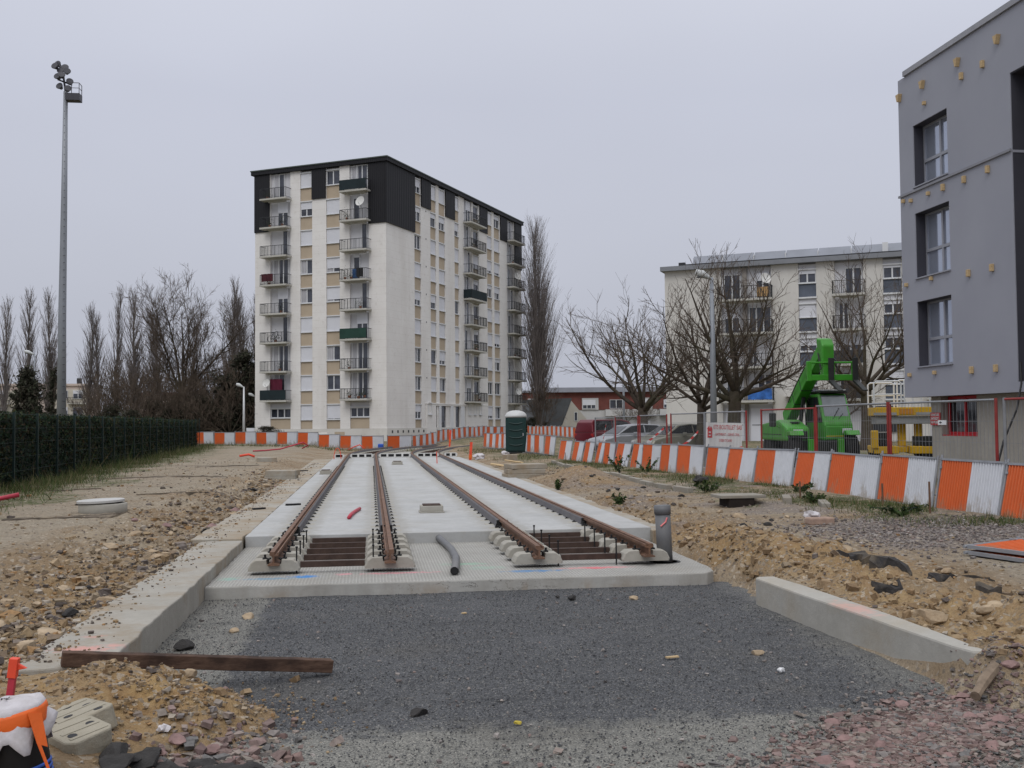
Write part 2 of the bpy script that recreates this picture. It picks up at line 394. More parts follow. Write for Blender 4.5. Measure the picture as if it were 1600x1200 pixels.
M_CHIP = stone_mat('chippings', [(.06, .062, .068), (.085, .088, .093), (.13, .13, .128), (.05, .051, .055), (.20, .195, .18), (.10, .10, .10), (.075, .076, .08)])
M_GREYST = stone_mat('grey_broken_stone', [(.20, .175, .16), (.27, .24, .22), (.15, .13, .125), (.22, .20, .19), (.32, .29, .27), (.12, .105, .10), (.23, .18, .16)])
M_CLOD = stone_mat('soil_clods', [(.24, .165, .095), (.29, .21, .13), (.19, .13, .075), (.26, .19, .115), (.33, .25, .16)])
M_DARK = stone_mat('asphalt_lumps', [(.028, .027, .027), (.04, .038, .036), (.022, .022, .023), (.06, .055, .05)])
def hv(P): return hgt(P[:, 0], P[:, 1])
def scatter(name, P2, S, m, seed, flat=.6, sink=.3, blocky=False, base=None):
    rng = np.random.default_rng(seed); z = hv(P2)
    z = np.where((P2[:, 0] > -2.2) & (P2[:, 0] < 4.7) & (P2[:, 1] < 12.9), np.maximum(z, 0), z)
    P = np.concatenate([P2, (z + S * flat * (1 - 2 * sink))[:, None]], 1)
    V, F, k = stone_arrays(P, S, rng, flat, blocky)
    me = np_mesh(name, V, F, m); a = me.attributes.new('tone', 'FLOAT', 'POINT')
    a.data.foreach_set('value', np.repeat(rng.random(len(P)), k).astype(np.float32))
    return tag(inst(name, me), kind='stuff')
r = np.random.default_rng(3)
# rubble bank on the left of the strip
n = 14000; yy = 7.2 + 33 * r.random(n) ** 1.6; xx = -2.62 - np.abs(r.normal(0, .75, n)) + .12 * r.random(n)
o = scatter('rubble', np.stack([xx, yy], -1), np.exp(r.normal(-4.15, .6, n)).clip(.006, .085), M_RUB, 1, .6, .36, True); tag(o, 'tan and grey stony rubble along the left concrete strip', 'rubble')
# sprinkled stones on the left flats and right bank
n = 9000; xx = np.concatenate([r.uniform(-11, -3, n // 2), 4.75 + np.abs(r.normal(0, 1.9, n // 2))]); yy = np.concatenate([8 + 45 * r.random(n // 2) ** 1.5, 5 + 38 * r.random(n // 2) ** 1.7])
o = scatter('loose_stones', np.stack([xx, yy], -1), np.exp(r.normal(-4.45, .6, n)).clip(.005, .06), M_RUB, 2, .6, .3, True); tag(o, 'small loose stones sprinkled over the bare soil', 'stones')
# grey stone patch by the right hand barriers
n = 6000; xx = 8.4 + r.normal(0, 1.25, n); yy = 14.4 + r.normal(0, 1.15, n)
o = scatter('grey_stones', np.stack([xx, yy], -1), np.exp(r.normal(-4.3, .4, n)).clip(.006, .035), M_GREYST, 12, .6, .2, True); tag(o, 'grey broken stone spread in front of the right barriers', 'stones')
# pink crushed rock at the front edge
n = 8500; a = r.random(n); xx = np.where(a < .86, 3.45 + r.normal(0, .62, n), r.uniform(-1.3, 2.6, n)); yy = np.where(a < .86, 6.12 + (xx - 3.0) * .60 + r.normal(0, .30, n), 5.4 + np.abs(r.normal(0, .40, n)))
keep = (yy > 4.9) & (xx < 5.6); xx, yy = xx[keep], yy[keep]; n = len(xx)
o = scatter('crushed_rock', np.stack([xx, yy], -1), np.exp(r.normal(-4.15, .36, n)).clip(.007, .036), M_PINK, 4, .5, .2, True); tag(o, 'pink and grey crushed rock along the front gravel edge', 'stones')
n = 520; xx = -.93 + r.normal(0, .22, n); yy = 6.55 + r.normal(0, .42, n)
o = scatter('crushed_rock', np.stack([xx, yy], -1), np.exp(r.normal(-3.75, .45, n)).clip(.010, .05), M_PINK, 14, .6, .15, True); tag(o, 'pink crushed rock at the foot of the sand heap', 'stones')
n = 1200; xx = -1.4 + r.normal(0, .5, n); yy = 7.5 + r.normal(0, .5, n)
o = scatter('pebbles', np.stack([xx, yy], -1), np.exp(r.normal(-4.75, .5, n)).clip(.004, .03), M_RUB, 16, .7, .3, True); tag(o, 'small pebbles in the sand heap', 'stones')
n = 900; yy = 8.4 + 40 * r.random(n) ** 1.4; xx = -2.66 + np.abs(r.normal(0, .22, n)); S = np.exp(r.normal(-4.6, .5, n)).clip(.004, .04); rng = np.random.default_rng(29)
V, F, k = stone_arrays(np.stack([xx, yy, np.where(yy < 16.7, .297, .327) + S * .3], -1), S, rng, .6, True); mm = np_mesh('strip_grit', V, F, M_RUB); a = mm.attributes.new('tone', 'FLOAT', 'POINT'); a.data.foreach_set('value', np.repeat(rng.random(n), k).astype(np.float32)); tag(inst('strip_grit', mm), 'soil grit spilled over the edge of the left strip', 'stones', kind='stuff')
# chippings on the gravel bed
n = 42000; xx = r.uniform(-2.0, 4.3, n); yy = 5 + 7.9 * r.random(n) ** 1.25
S = np.exp(r.normal(-5.05, .3, n)).clip(.003, .014)
rng = np.random.default_rng(8); P = np.stack([xx, yy, np.full(n, .002) + S * .2], -1)
V, F, k = stone_arrays(P, S, rng, .6); mm = np_mesh('chippings', V, F, M_CHIP); a = mm.attributes.new('tone', 'FLOAT', 'POINT'); a.data.foreach_set('value', np.repeat(rng.random(n), k).astype(np.float32))
tag(inst('chippings', mm), 'dark grey chippings covering the excavated bed', 'gravel', kind='stuff')

n = 1700; a = r.random(n); yy = 5.5 + 17 * r.random(n) ** 1.2; xx = np.where(a < .72, 4.72 + np.abs(r.normal(0, .55, n)), -2.75 - np.abs(r.normal(0, .8, n)))
o = scatter('soil_clods', np.stack([xx, yy], -1), np.exp(r.normal(-3.9, .55, n)).clip(.008, .075), M_CLOD, 18, .75, .42, True); tag(o, 'crumbly brown soil clods along both cut banks', 'soil clods')
n = 700; xx = -1.45 + r.normal(0, .5, n); yy = 7.55 + r.normal(0, .42, n)
o = scatter('soil_clods', np.stack([xx, yy], -1), np.exp(r.normal(-4.6, .55, n)).clip(.004, .04), M_CLOD, 19, .75, .42, True); tag(o, 'sandy clods on the heap beside the beam', 'soil clods')
n = 700; xx = r.uniform(-2.0, 4.2, n); yy = 5 + 7.8 * r.random(n)
o = scatter('gravel_stones', np.stack([xx, yy], -1), np.exp(r.normal(-4.7, .4, n)).clip(.006, .022), M_GREYST, 28, .6, .25, True); tag(o, 'scattered larger pale stones on the dark gravel', 'stones')
# ---- single rocks one can pick out
def rock_mesh(seed, m, blocky=False):
    bm = bmesh.new(); bmesh.ops.create_icosphere(bm, subdivisions=2, radius=1)
    rr = random.Random(seed); cuts = [(Vector((rr.uniform(-1, 1), rr.uniform(-1, 1), rr.uniform(-.8, 1))).normalized(), rr.uniform(.5, .8)) for _ in range(9)]
    for v in bm.verts:
        for nrm, d in cuts:
            q = v.co.dot(nrm)
            if q > d: v.co -= nrm * (q - d)
        v.co *= 1 + rr.uniform(-.05, .05)
    me = bpy.data.meshes.new('rock'); bm.to_mesh(me); bm.free(); me.materials.append(m); return me
M_TANROCK = mat('tan_rock', (.36, .28, .19), .9, .3, 8, .6, 40, dirt=(.20, .13, .07), dirt_amt=.6, dscale=6)
M_DARKROCK = mat('asphalt_lump', (.034, .032, .031), .85, .35, 12, .8, 70, spec=.3)
M_PINKROCK = mat('pink_rock', (.23, .15, .14), .9, .3, 9, .5, 50)
RK = {k: [rock_mesh(s * 7 + i, m) for i in range(4)] for s, (k, m) in enumerate((('tan', M_TANROCK), ('dark', M_DARKROCK), ('pink', M_PINKROCK)))}
def rock(kind, x, y, sx, sy, sz, label, rz=None, group=None):
    o = inst('rock', RNG.choice(RK[kind]), None, (x, y, top(x, y) + sz * .45), (RNG.uniform(-.2, .2), RNG.uniform(-.2, .2), RNG.uniform(0, 6) if rz is None else rz), (sx, sy, sz))
    return tag(o, label, 'rock', group)
rr = random.Random(21)
for i in range(70):
    y = 7.6 + 24 * rr.random() ** 1.6; x = -2.75 - abs(rr.gauss(0, .6)); s = rr.uniform(.05, .12)
    kd = rr.choice(['tan', 'tan', 'pink', 'dark'])
    rock(kd, x, y, s * rr.uniform(.9, 1.5), s, s * .6, {'tan': 'larger tan stone in the rubble bank left of the strip', 'pink': 'larger purplish stone in the rubble bank left of the strip', 'dark': 'black asphalt lump in the rubble bank left of the strip'}[kd], group='larger stones in the left rubble bank')
for i in range(40):
    y = 6.3 + 22 * rr.random() ** 1.6; x = 4.9 + abs(rr.gauss(0, 1.2)) + (y - 6) * .04; s = rr.uniform(.035, .085)
    kd = rr.choice(['tan', 'tan', 'dark'])
    rock(kd, x, y, s * rr.uniform(.9, 1.5), s, s * .6, {'tan': 'tan stone on the soil bank right of the track', 'dark': 'black asphalt lump on the soil bank right of the track'}[kd], group='larger stones on the right soil bank')
for i in range(40):
    a_ = rr.random(); x = rr.uniform(2.3, 4.9) if a_ < .6 else rr.uniform(-1.4, -.6); y = (6.2 + (x - 3) * .55 + rr.gauss(0, .25)) if a_ < .6 else rr.uniform(6.0, 7.0); s = rr.uniform(.035, .07)
    rock('pink', x, y, s * 1.3, s, s * .55, 'larger pink stone at the front edge of the gravel', group='larger pink stones at the front')
for i in range(26):
    x = rr.gauss(-1.18, .22); y = rr.gauss(6.42, .12); s = rr.uniform(.05, .13)
    rock('dark', x, y, s * 1.4, s, s * .5, 'black asphalt rubble beside the hollow concrete block', group='asphalt rubble in the front left corner')
for (x, y, s, kd, lb) in ((-1.38, 10.9, .05, 'tan', 'small pale stone on the gravel near the slab corner'), (-1.33, 11.6, .075, 'tan', 'pale stone on the gravel below the slab corner'), (-1.75, 10.1, .10, 'dark', 'black lump against the left strip on the gravel'),
        (.33, 7.55, .065, 'dark', 'black lump lying alone on the gravel in front'), (2.35, 12.15, .06, 'dark', 'small black lump on gravel near the slab'), (2.2, 12.3, .03, 'dark', 'tiny black lump on gravel near the slab'),
        (3.05, 12.0, .05, 'tan', 'small tan stone on gravel near slab'), (3.42, 9.0, .05, 'tan', 'white stone lying on the gravel near right kerb'), (-1.9, 8.45, .10, 'tan', 'pale stone behind the beam by the strip'), (-1.35, 8.02, .06, 'tan', 'pale stone on top of the sand heap'),
        (5.05, 8.95, .12, 'tan', 'yellowish stone on the bank behind the kerb'), (5.6, 8.75, .13, 'tan', 'large brownish stone on the bank right of the kerb'), (6.4, 17.5, .12, 'tan', 'pale stone by the barrier foot')):
    rock(kd, x, y, s * 1.3, s, s * .7, lb)

# ------------------------------------------------------------------ concrete: slabs, strips, kerb wall
def concrete(name, a, b, dirtc=(.26, .20, .13), dirt=.5, bump=.35, extra=None, dsc=.7, lo=.50):
    t = NT(name)
    c = t.mix(t.rng(t.noise(1.3, 6, .65), .3, .7), a, b)
    c = t.mix(t.rng(t.noise(9, 5, .7), .35, .7, 0, .25), c, [x * .72 for x in a])
    c = t.mix(t.rng(t.noise(dsc, 6, .7), lo, lo + .20, 0, dirt), c, dirtc)
    nb = t.bump(t.noise(14, 5, .7), bump, .02); nb = t.bump(t.noise(120, 2), bump, .003, nb)
    if extra: c, nb = extra(t, c, nb)
    return t.done(c, .88, nb, 0, .25)
def ell(t, cx, cy, rx, ry, edge=.5):
    s = t.n('ShaderNodeSeparateXYZ'); t.l(t.pos, s.inputs[0])
    dx = t.math('DIVIDE', t.math('SUBTRACT', s.outputs[0], cx), rx); dy = t.math('DIVIDE', t.math('SUBTRACT', s.outputs[1], cy), ry)
    d = t.math('SQRT', t.math('ADD', t.math('MULTIPLY', dx, dx), t.math('MULTIPLY', dy, dy)))
    d = t.math('ADD', d, t.rng(t.noise(11, 4, .7), .25, .75, -.7, .7, False))
    return t.rng(d, 1.05, 1.05 - edge, 0, 1)
def slab_marks(t, c, nb):
    s = t.n('ShaderNodeSeparateXYZ'); t.l(t.pos, s.inputs[0])
    # grooved roughened top: short dashes in rows
    wv = t.n('ShaderNodeTexWave', wave_type='BANDS', bands_direction='X'); wv.inputs['Scale'].default_value = 7.5; wv.inputs['Distortion'].default_value = 1.2; wv.inputs['Detail'].default_value = 2; t.l(t.pos, wv.inputs['Vector'])
    wy = t.n('ShaderNodeTexWave', wave_type='BANDS', bands_direction='Y'); wy.inputs['Scale'].default_value = 3.2; wy.inputs['Distortion'].default_value = 1.6; wy.inputs['Detail'].default_value = 2; t.l(t.pos, wy.inputs['Vector'])
    hgt_ = t.math('MULTIPLY', t.rng(wv.outputs['Fac'], .25, .7), t.rng(wy.outputs['Fac'], .12, .45))
    up = t.rng(s.outputs[2], .135, .144)
    c = t.mix(t.math('MULTIPLY', t.rng(hgt_, .0, .6, .42, 0), up), c, (.17, .165, .15))
    nb = t.bump(t.math('MULTIPLY', hgt_, up), .8, .012, nb)
    for (cx, cy, rx, ry, col, am) in ((-.86, 13.62, .20, .13, (.05, .22, .55), .9), (-1.3, 13.52, .5, .10, (.06, .25, .42), .5), (2.1, 13.55, .45, .12, (.07, .22, .45), .8), (-.35, 13.75, .13, .09, (.75, .28, .33), .6),
                                      (.3, 13.72, .6, .09, (.75, .25, .30), .55), (3.0, 13.7, .55, .12, (.75, .28, .30), .6), (3.0, 13.66, .2, .08, (.7, .06, .10), .7), (1.25, 14.4, .35, .15, (.20, .55, .35), .35), (1.5, 14.0, .3, .2, (.25, .55, .4), .25), (-1.8, 13.6, .15, .2, (.2, .5, .4), .35)):
        c = t.mix(t.math('MULTIPLY', t.math('MULTIPLY', ell(t, cx, cy, rx, ry, .7), up), am), c, col)
    # rust runs and a crack down the front face
    for cx, rx in ((-1.15, .22), (.72, .25), (2.7, .10), (3.2, .2), (1.9, .06)):
        q = t.math('MULTIPLY', ell(t, cx, 12.95, rx, 3, .8), t.rng(s.outputs[2], .02, .12, .35, .1)); c = t.mix(t.math('MULTIPLY', q, t.rng(up, 0, 1, 1, 0)), c, (.28, .19, .10))
    lat = t.rng(up, 0, 1, 1, 0)
    crk = t.rng(t.math('ABSOLUTE', t.math('SUBTRACT', t.noise(2.6, 5, .7, stretch=(1, 1, 2.5)), .5)), 0, .012, 1, 0)
    c = t.mix(t.math('MULTIPLY', t.math('MULTIPLY', crk, ell(t, 1.5, 12.95, 1.0, 3, .5)), t.math('MULTIPLY', lat, .85)), c, (.05, .045, .04))
    c = t.mix(t.math('MULTIPLY', lat, t.rng(t.noise(2.0, 5, .7, stretch=(1, 1, .3)), .4, .7, 0, .55)), c, (.24, .225, .195))
    return c, nb
M_SLAB = concrete('rough_concrete', (.36, .355, .33), (.46, .45, .425), dirt=.25, extra=slab_marks)
def white_marks(t, c, nb):
    s = t.n('ShaderNodeSeparateXYZ'); t.l(t.pos, s.inputs[0])
    for rx_ in (-1.26, .24, 2.22, 3.71):       # grout slurry left along each rail
        d = t.math('ADD', t.math('ABSOLUTE', t.math('SUBTRACT', s.outputs[0], rx_)), t.rng(t.noise(6, 5, .7), .3, .7, -.14, .14, False)); c = t.mix(t.rng(d, .30, .44, .6, 0), c, (.30, .29, .265))
    c = t.mix(t.rng(t.noise(3.2, 6, .75), .60, .70, 0, .5), c, (.34, .325, .29))
    st = t.rng(t.noise(1.0, 5, .6, stretch=(.5, 4.5, 1)), .55, .72, 0, .35); c = t.mix(st, c, (.40, .385, .35))
    return c, nb
M_WHITE = concrete('fresh_concrete', (.36, .365, .362), (.46, .465, .462), (.29, .275, .245), .45, .25, white_marks, .9)
M_OLDC = concrete('dusty_concrete', (.31, .29, .25), (.40, .38, .335), (.28, .22, .15), .9, .5, None, 1.1, .40)
def strip_marks(t, c, nb):
    for (cx, cy, rx, ry, am) in ((-2.32, 8.85, .28, .12, .45), (-2.38, 9.35, .12, .07, .3), (-2.1, 8.95, .12, .08, .3)):
        c = t.mix(t.math('MULTIPLY', ell(t, cx, cy, rx, ry, .8), am), c, (.80, .26, .22))
    return c, nb
M_STRIP = concrete('strip_concrete', (.30, .285, .25), (.385, .365, .325), (.26, .205, .14), .8, .5, strip_marks, 1.2, .46)
def kerb_marks(t, c, nb):
    s = t.n('ShaderNodeSeparateXYZ'); t.l(t.pos, s.inputs[0])
    c = t.mix(t.math('MULTIPLY', t.math('MULTIPLY', ell(t, 4.55, 9.4, .2, .45, .8), t.rng(s.outputs[2], .27, .295)), .3), c, (.8, .30, .24))
    return c, nb
M_KERB = concrete('kerb_concrete', (.33, .32, .285), (.42, .405, .37), (.32, .26, .175), .5, .3, kerb_marks)

def slab_obj(name, poly, z0, z1, m, jit=.012, n=.22, bevel=.012, seed=0):
    """cast slab whose edges are slightly uneven"""
    rr = random.Random(seed); P = []
    for i, a in enumerate(poly):
        b = poly[(i + 1) % len(poly)]; L = math.dist(a, b); k = max(1, int(L / n))
        for j in range(k):
            f = j / k; P.append((a[0] + (b[0] - a[0]) * f + rr.uniform(-jit, jit), a[1] + (b[1] - a[1]) * f + rr.uniform(-jit, jit)))
    return tag(MB().prism(P, z0, z1).build(name, m, bevel=bevel), kind='structure')
slab_obj('rough_slab', [(-2.0, 12.97), (4.05, 12.93), (4.28, 12.98), (4.42, 13.15), (4.48, 13.4), (4.5, 17.3), (-2.0, 17.3)], -.12, .145, M_SLAB, .012, .18, .016, 1)
ws = MB()
for (y0, y1) in ((17.06, 25.9), (25.915, 37.2), (37.215, 55.2)):
    ws.box(-2.0, 4.66, y0, y1, -.05, .32)
tag(ws.build('white_slab', M_WHITE, bevel=.012), kind='structure')
slab_obj('concrete_strip', [(-2.66, 8.15), (-2.0, 8.3), (-2.005, 13.6), (-2.005, 16.7), (-2.62, 16.7), (-2.66, 12)], -.12, .295, M_STRIP, .02, .2, .015, 2)
slab_obj('side_strip', [(-2.78, 16.72), (-2.006, 16.72), (-2.006, 54), (-2.9, 54), (-2.7, 30)], -.1, .325, M_OLDC, .03, .3, .015, 3)
slab_obj('side_strip', [(4.665, 16.9), (4.98, 17.1), (5.05, 24), (5.0, 53), (4.665, 54)], -.1, .285, M_OLDC, .04, .3, .015, 4)
kw = MB(); pts = []
for i in range(17):
    y = 7.72 + 3.78 * i / 16; pts.append((4.40 + .06 * math.sin(i * .5) * .2, y))
KP = [(4.60, 7.55), (4.55, 7.75), (4.50, 8.6), (4.44, 9.6), (4.38, 10.6), (4.34, 11.45), (4.40, 11.52), (4.60, 11.5), (4.68, 10.5), (4.74, 9.0), (4.74, 7.9), (4.72, 7.5)]
o = slab_obj('kerb_wall', KP, -.15, .30, M_KERB, .006, .3, .02, 5); del o['kind']
tag(o, 'low grey concrete kerb wall edging the gravel on the right', 'kerb')
# ------------------------------------------------------------------ tram track
M_RUST = mat('rusty_rail', (.165, .092, .06), .62, .3, 6, .25, 90, .35, .4, dirt=(.20, .10, .05), dirt_amt=.6, dscale=4)
M_RUSTD = mat('dark_rust', (.060, .038, .030), .7, .3, 8, .3, 90, .2, .3)
M_RUBBER = mat('grey_rubber', (.115, .112, .12), .8, .12, 3, .2, 50, spec=.25, dirt=(.2, .18, .15), dirt_amt=.3)
M_BLACK = mat('black_plastic', (.012, .012, .013), .55, .2, 6, spec=.35)
M_BLOCKC = concrete('sleeper_concrete', (.30, .285, .25), (.40, .385, .34), (.22, .18, .13), .35, .35)
M_GALV = mat('galvanised', (.33, .34, .36), .5, .15, 3, .15, 60, .5, .5)
RAILX = (-1.26, .24, 2.22, 3.71); RZ = .27
CURV_Y, CX, CR = 57.0, 58.0, 56.8
def railpath(x, y0):
    P = [(x, y0 + (CURV_Y - y0) * i / 30, RZ) for i in range(31)]; rad = CX - x
    for i in range(1, 22):
        a = math.radians(2.2 * i); P.append((CX - rad * math.cos(a), CURV_Y + rad * math.sin(a), RZ + .05 * min(1, i / 6)))
    return P
prof = [(-.075, 0), (.075, 0), (.075, .014), (.012, .032), (.012, .105), (.062, .118), (.062, .152), (.046, .152), (.040, .124), (.018, .124), (.013, .160), (-.046, .160), (-.050, .152), (-.050, .122), (-.012, .105), (-.012, .032), (-.075, .014)]
prof = [(a, b * 1.13) for a, b in prof]
jack = [(.014, .02), (.105, .02), (.110, .05), (.092, .150), (.066, .168), (.064, .134), (.014, .118)]
jackl = [(-.014, .02), (-.014, .118), (-.052, .136), (-.054, .168), (-.080, .150), (-.110, .05), (-.105, .02)]
cm = MB()                                   # rail fastening: shoulder, spring clip, screw
cm.box(.075, .155, -.045, .045, .0, .045).box(.10, .15, -.03, .03, .045, .075)
cm.tube([(.085, -.05, .05), (.06, -.03, .062), (.055, 0, .066), (.06, .03, .062), (.085, .05, .05), (.14, .05, .06), (.15, .0, .07), (.14, -.05, .06)], .011, 5)
cm.tube([(.125, 0, .05), (.125, 0, .115)], .016, 6)
CLIP_R = cm.mesh('clip', M_BLACK)
cm2 = MB(); cm2.v = [(-a, b, c) for a, b, c in cm.v]; cm2.f = [f[::-1] for f in cm.f]; cm2.m = cm.m[:]; cm2.smooth = cm.smooth[:]
CLIP_L = cm2.mesh('clip', M_BLACK)
sm_ = MB().box(.085, .15, -.04, .04, .03, .055).tube([(.12, 0, .05), (.12, 0, .072)], .016, 6); CLIP_SR = sm_.mesh('clip', M_BLACK)
sm2 = MB(); sm2.v = [(-a, b, c) for a, b, c in sm_.v]; sm2.f = [f[::-1] for f in sm_.f]; sm2.m = sm_.m[:]; sm2.smooth = sm_.smooth[:]; CLIP_SL = sm2.mesh('clip', M_BLACK)
SLEEP_Y = [13.98 + .70 * i for i in range(60)]
RNAMES = ['leftmost rusty grooved rail running into the white slab', 'second rusty grooved rail from the left', 'third rusty grooved rail from the left, beside the lying pipe', 'rightmost rusty grooved rail, ending beside the upright grey pipe']
for i, x in enumerate(RAILX):
    root = empty('rail', (x, 13.7, RZ), 0, RNAMES[i], 'rail', 'four grooved tram rails')
    pr_ = [(a if i % 2 == 0 else -a, b) for a, b in prof]
    if i % 2: pr_ = pr_[::-1]
    y0 = (13.78, 13.74, 13.74, 13.66)[i]
    m = MB().sweep(pr_, [(p[0] - x, p[1] - 13.7, p[2] - RZ) for p in railpath(x, y0)]); m.build('rail_steel', M_RUST, root)
    jy = (17.35, 17.3, 17.75, 17.8)[i]
    P = [p for p in railpath(x, jy)]
    for nm, jp in (('jacket', jack), ('jacket', jackl)):
        MB().sweep(jp, [(p[0] - x, p[1] - 13.7, p[2] - RZ) for p in P]).build(nm, M_RUBBER, root)
    e_ = MB().box(.016, .098, jy - 13.7 - .05, jy - 13.7 - .004, .012, .160).box(-.098, -.016, jy - 13.7 - .05, jy - 13.7 - .004, .012, .160); e_.build('jacket_end', M_BLACK, root)
    for y in SLEEP_Y[:44]:
        inst('clip', CLIP_R if y < jy else CLIP_SR, root, (.028 if y > jy else 0, y - 13.7, .012)); inst('clip', CLIP_L if y < jy else CLIP_SL, root, (-.028 if y > jy else 0, y - 13.7, .012))

# twin-block sleepers
def block_mesh(m_):
    """chamfered concrete block with rounded shoulders"""
    prf = [(-.33, 0), (.33, 0), (.335, .03), (.30, .105), (.25, .14), (.10, .145), (.09, .085), (-.09, .085), (-.10, .145), (-.25, .14), (-.30, .105), (-.335, .03)]
    b = MB(); n = len(prf); vv = []
    for yy, s in ((-.14, .94), (-.115, 1.0), (.115, 1.0), (.14, .94)):
        vv += [(a * (s if abs(a) > .2 else 1), yy, c * (1 if s == 1 else .97)) for a, c in prf]
    fs = [tuple(range(n)), tuple(range(3 * n, 4 * n))[::-1]]
    for k in range(3): fs += [(k * n + i, (k + 1) * n + i, (k + 1) * n + (i + 1) % n, k * n + (i + 1) % n) for i in range(n)]
    b.add(vv, fs); return b.mesh('concrete_block', m_)
BLK = block_mesh(M_BLOCKC)
tb = MB().box(-.42, .42, -.045, -.035, 0, .075).box(-.42, .42, -.035, .035, .065, .075); TIE = tb.mesh('tie_bar', M_RUSTD)
rd = MB().tube([(0, 0, -.055), (0, 0, .30)], .011, 6).tube([(0, 0, .285), (0, 0, .305)], .018, 6); ROD = rd.mesh('threaded_rod', M_BLACK)
for tr in (0, 1):
    xa, xb = RAILX[2 * tr], RAILX[2 * tr + 1]; xm = (xa + xb) / 2; side = ('left', 'right')[tr]
    for k, y in enumerate(SLEEP_Y[:45]):
        exposed = y < 17.0
        s = empty('sleeper', (xm, y, .195), 0, (f'twin block sleeper, {ORD[k]} from the cut end of the {side} track' if exposed else f'twin block sleeper cast into the white slab under the {side} track'), 'sleeper', f'exposed sleepers of the {side} track' if exposed else f'cast in sleepers of the {side} track')
        zz = 0 if exposed else -.012
        for xx in (xa, xb): inst('concrete_block', BLK, s, (xx - xm, 0, zz))
        if exposed:
            inst('tie_bar', TIE, s, (0, 0, .025))
            if k in (0, 2, 3) or (k == 1): inst('threaded_rod', ROD, s, (xa - xm + .285, -.06, 0)); inst('threaded_rod', ROD, s, ((xb - xm - .22) if tr == 0 else (xb - xm - .40), -.06, .0))
# unfinished curve beyond the slab
tbm = MB(); Pm = []
rad = CX - 1.23
for i in range(0, 22):
    a = math.radians(2.2 * i); Pm.append((CX - rad * math.cos(a), 55.3 + rad * math.sin(a), .02))
tbm.sweep([(-3.4, 0), (3.4, 0), (3.35, .2), (-3.35, .2)], Pm)
tag(tbm.build('track_bed', M_SLAB2 if 'M_SLAB2' in globals() else concrete('bed_concrete', (.30, .29, .27), (.40, .39, .36), (.25, .2, .14), .5)), kind='structure')
for tr in (0, 1):
    xm = (RAILX[2 * tr] + RAILX[2 * tr + 1]) / 2; rad = CX - xm; side = ('left', 'right')[tr]
    for k in range(26):
        a = (k * .75 + .6) / rad
        s = empty('sleeper', (CX - rad * math.cos(a), 57 + rad * math.sin(a), .225), -a, f'twin block sleeper on the open curve of the {side} track', 'sleeper', f'sleepers on the curve of the {side} track')
        for xx in (-.75, .75): inst('concrete_block', BLK, s, (xx, 0, 0))
        inst('tie_bar', TIE, s, (0, 0, .03))
# perforated end boards of the slab
M_PALEB = mat('pale_board', (.62, .62, .60), .8, .1, 3)
for j, (x0, x1, lb) in enumerate(((-1.9, -1.45, 'left of the first rail'), (-1.05, .05, 'between the rails of the left track'), (.45, 2.02, 'between the two tracks'), (2.42, 3.5, 'between the rails of the right track'), (3.9, 4.5, 'right of the last rail'))):
    root = empty('end_board', ((x0 + x1) / 2, 55.3, .32), 0, f'white perforated board at the far slab end {lb}', 'board', 'perforated boards at the far slab end')
    L = x1 - x0; nh = max(1, round(L / .4)); b = MB(); b.box(-L / 2, L / 2, -.02, .02, 0, .05).box(-L / 2, L / 2, -.02, .02, .19, .23); hl = MB()
    for q in range(nh + 1):
        xq = -L / 2 + q * L / nh; b.box(xq - .05, xq + .05, -.018, .018, .05, .19)
        if q < nh: hl.box(xq + .05, xq + L / nh - .05, .03, .05, .04, .2)
    b.build('board', M_PALEB, root); hl.build('hole_shade', M_BLACK, root)  # black boxes behind the board stand in for shade in its holes

# small things on the slabs
def frame_box(name, x, y, L, W, z, label):
    root = empty(name, (x, y, z), 0, label, 'drain box', 'drain boxes set in the white slab')
    b = MB(); n = 24
    b.prism([(-L * .55, -W * .55), (L * .55, -W * .55), (L * .55, W * .55), (-L * .55, W * .55)], 0, .03)
    for (a0, a1, b0, b1) in ((-L / 2, L / 2, -W / 2, -W / 2 + .06), (-L / 2, L / 2, W / 2 - .06, W / 2), (-L / 2, -L / 2 + .06, -W / 2 + .06, W / 2 - .06), (L / 2 - .06, L / 2, -W / 2 + .06, W / 2 - .06)): b.box(a0, a1, b0, b1, .03, .14)
    b.build('concrete_rim', M_BLOCKC, root, bevel=.01)
    MB().box(-L / 2 + .05, L / 2 - .05, -W / 2 + .04, W / 2 - .04, .135, .165).build('dark_lid', M_RUSTD, root, bevel=.006)
frame_box('drain_box', 1.19, 20.9, .45, .42, .32, 'small concrete drain box with dark lid between the tracks, nearer one')
frame_box('drain_box', 1.12, 45.6, .45, .42, .32, 'small concrete drain box with dark lid between the tracks, far one')
frame_box('drain_box', -1.62, 37.8, .40, .42, .32, 'small concrete drain box with dark lid left of the first rail')
M_REDP = mat('red_plastic', (.42, .035, .06), .5, .12, 5, spec=.4)
M_REDO = mat('orange_red_plastic', (.72, .075, .035), .5, .12, 5, spec=.4)
o = MB(); o.sm = True; o.tube([(-.42, 19.65, .355), (-.39, 20.3, .36), (-.33, 21.0, .355), (-.24, 21.7, .355)], .035, 8); tag(o.build('red_duct', M_REDP), 'short bent piece of red duct lying between the left rails', 'duct')
M_PVC = mat('grey_pvc', (.125, .128, .135), .5, .12, 3, .1, 40, spec=.4, dirt=(.3, .25, .18), dirt_amt=.25)
def hollow_tube(mb, pts, r, ri, n=16):
    mb.sm = True; mb.tube(pts, r, n, False); mb.sm = False
o = empty('lying_pipe', (1.09, 15.3, .20), 0, 'grey plastic pipe lying on the rough slab between the tracks', 'pipe')
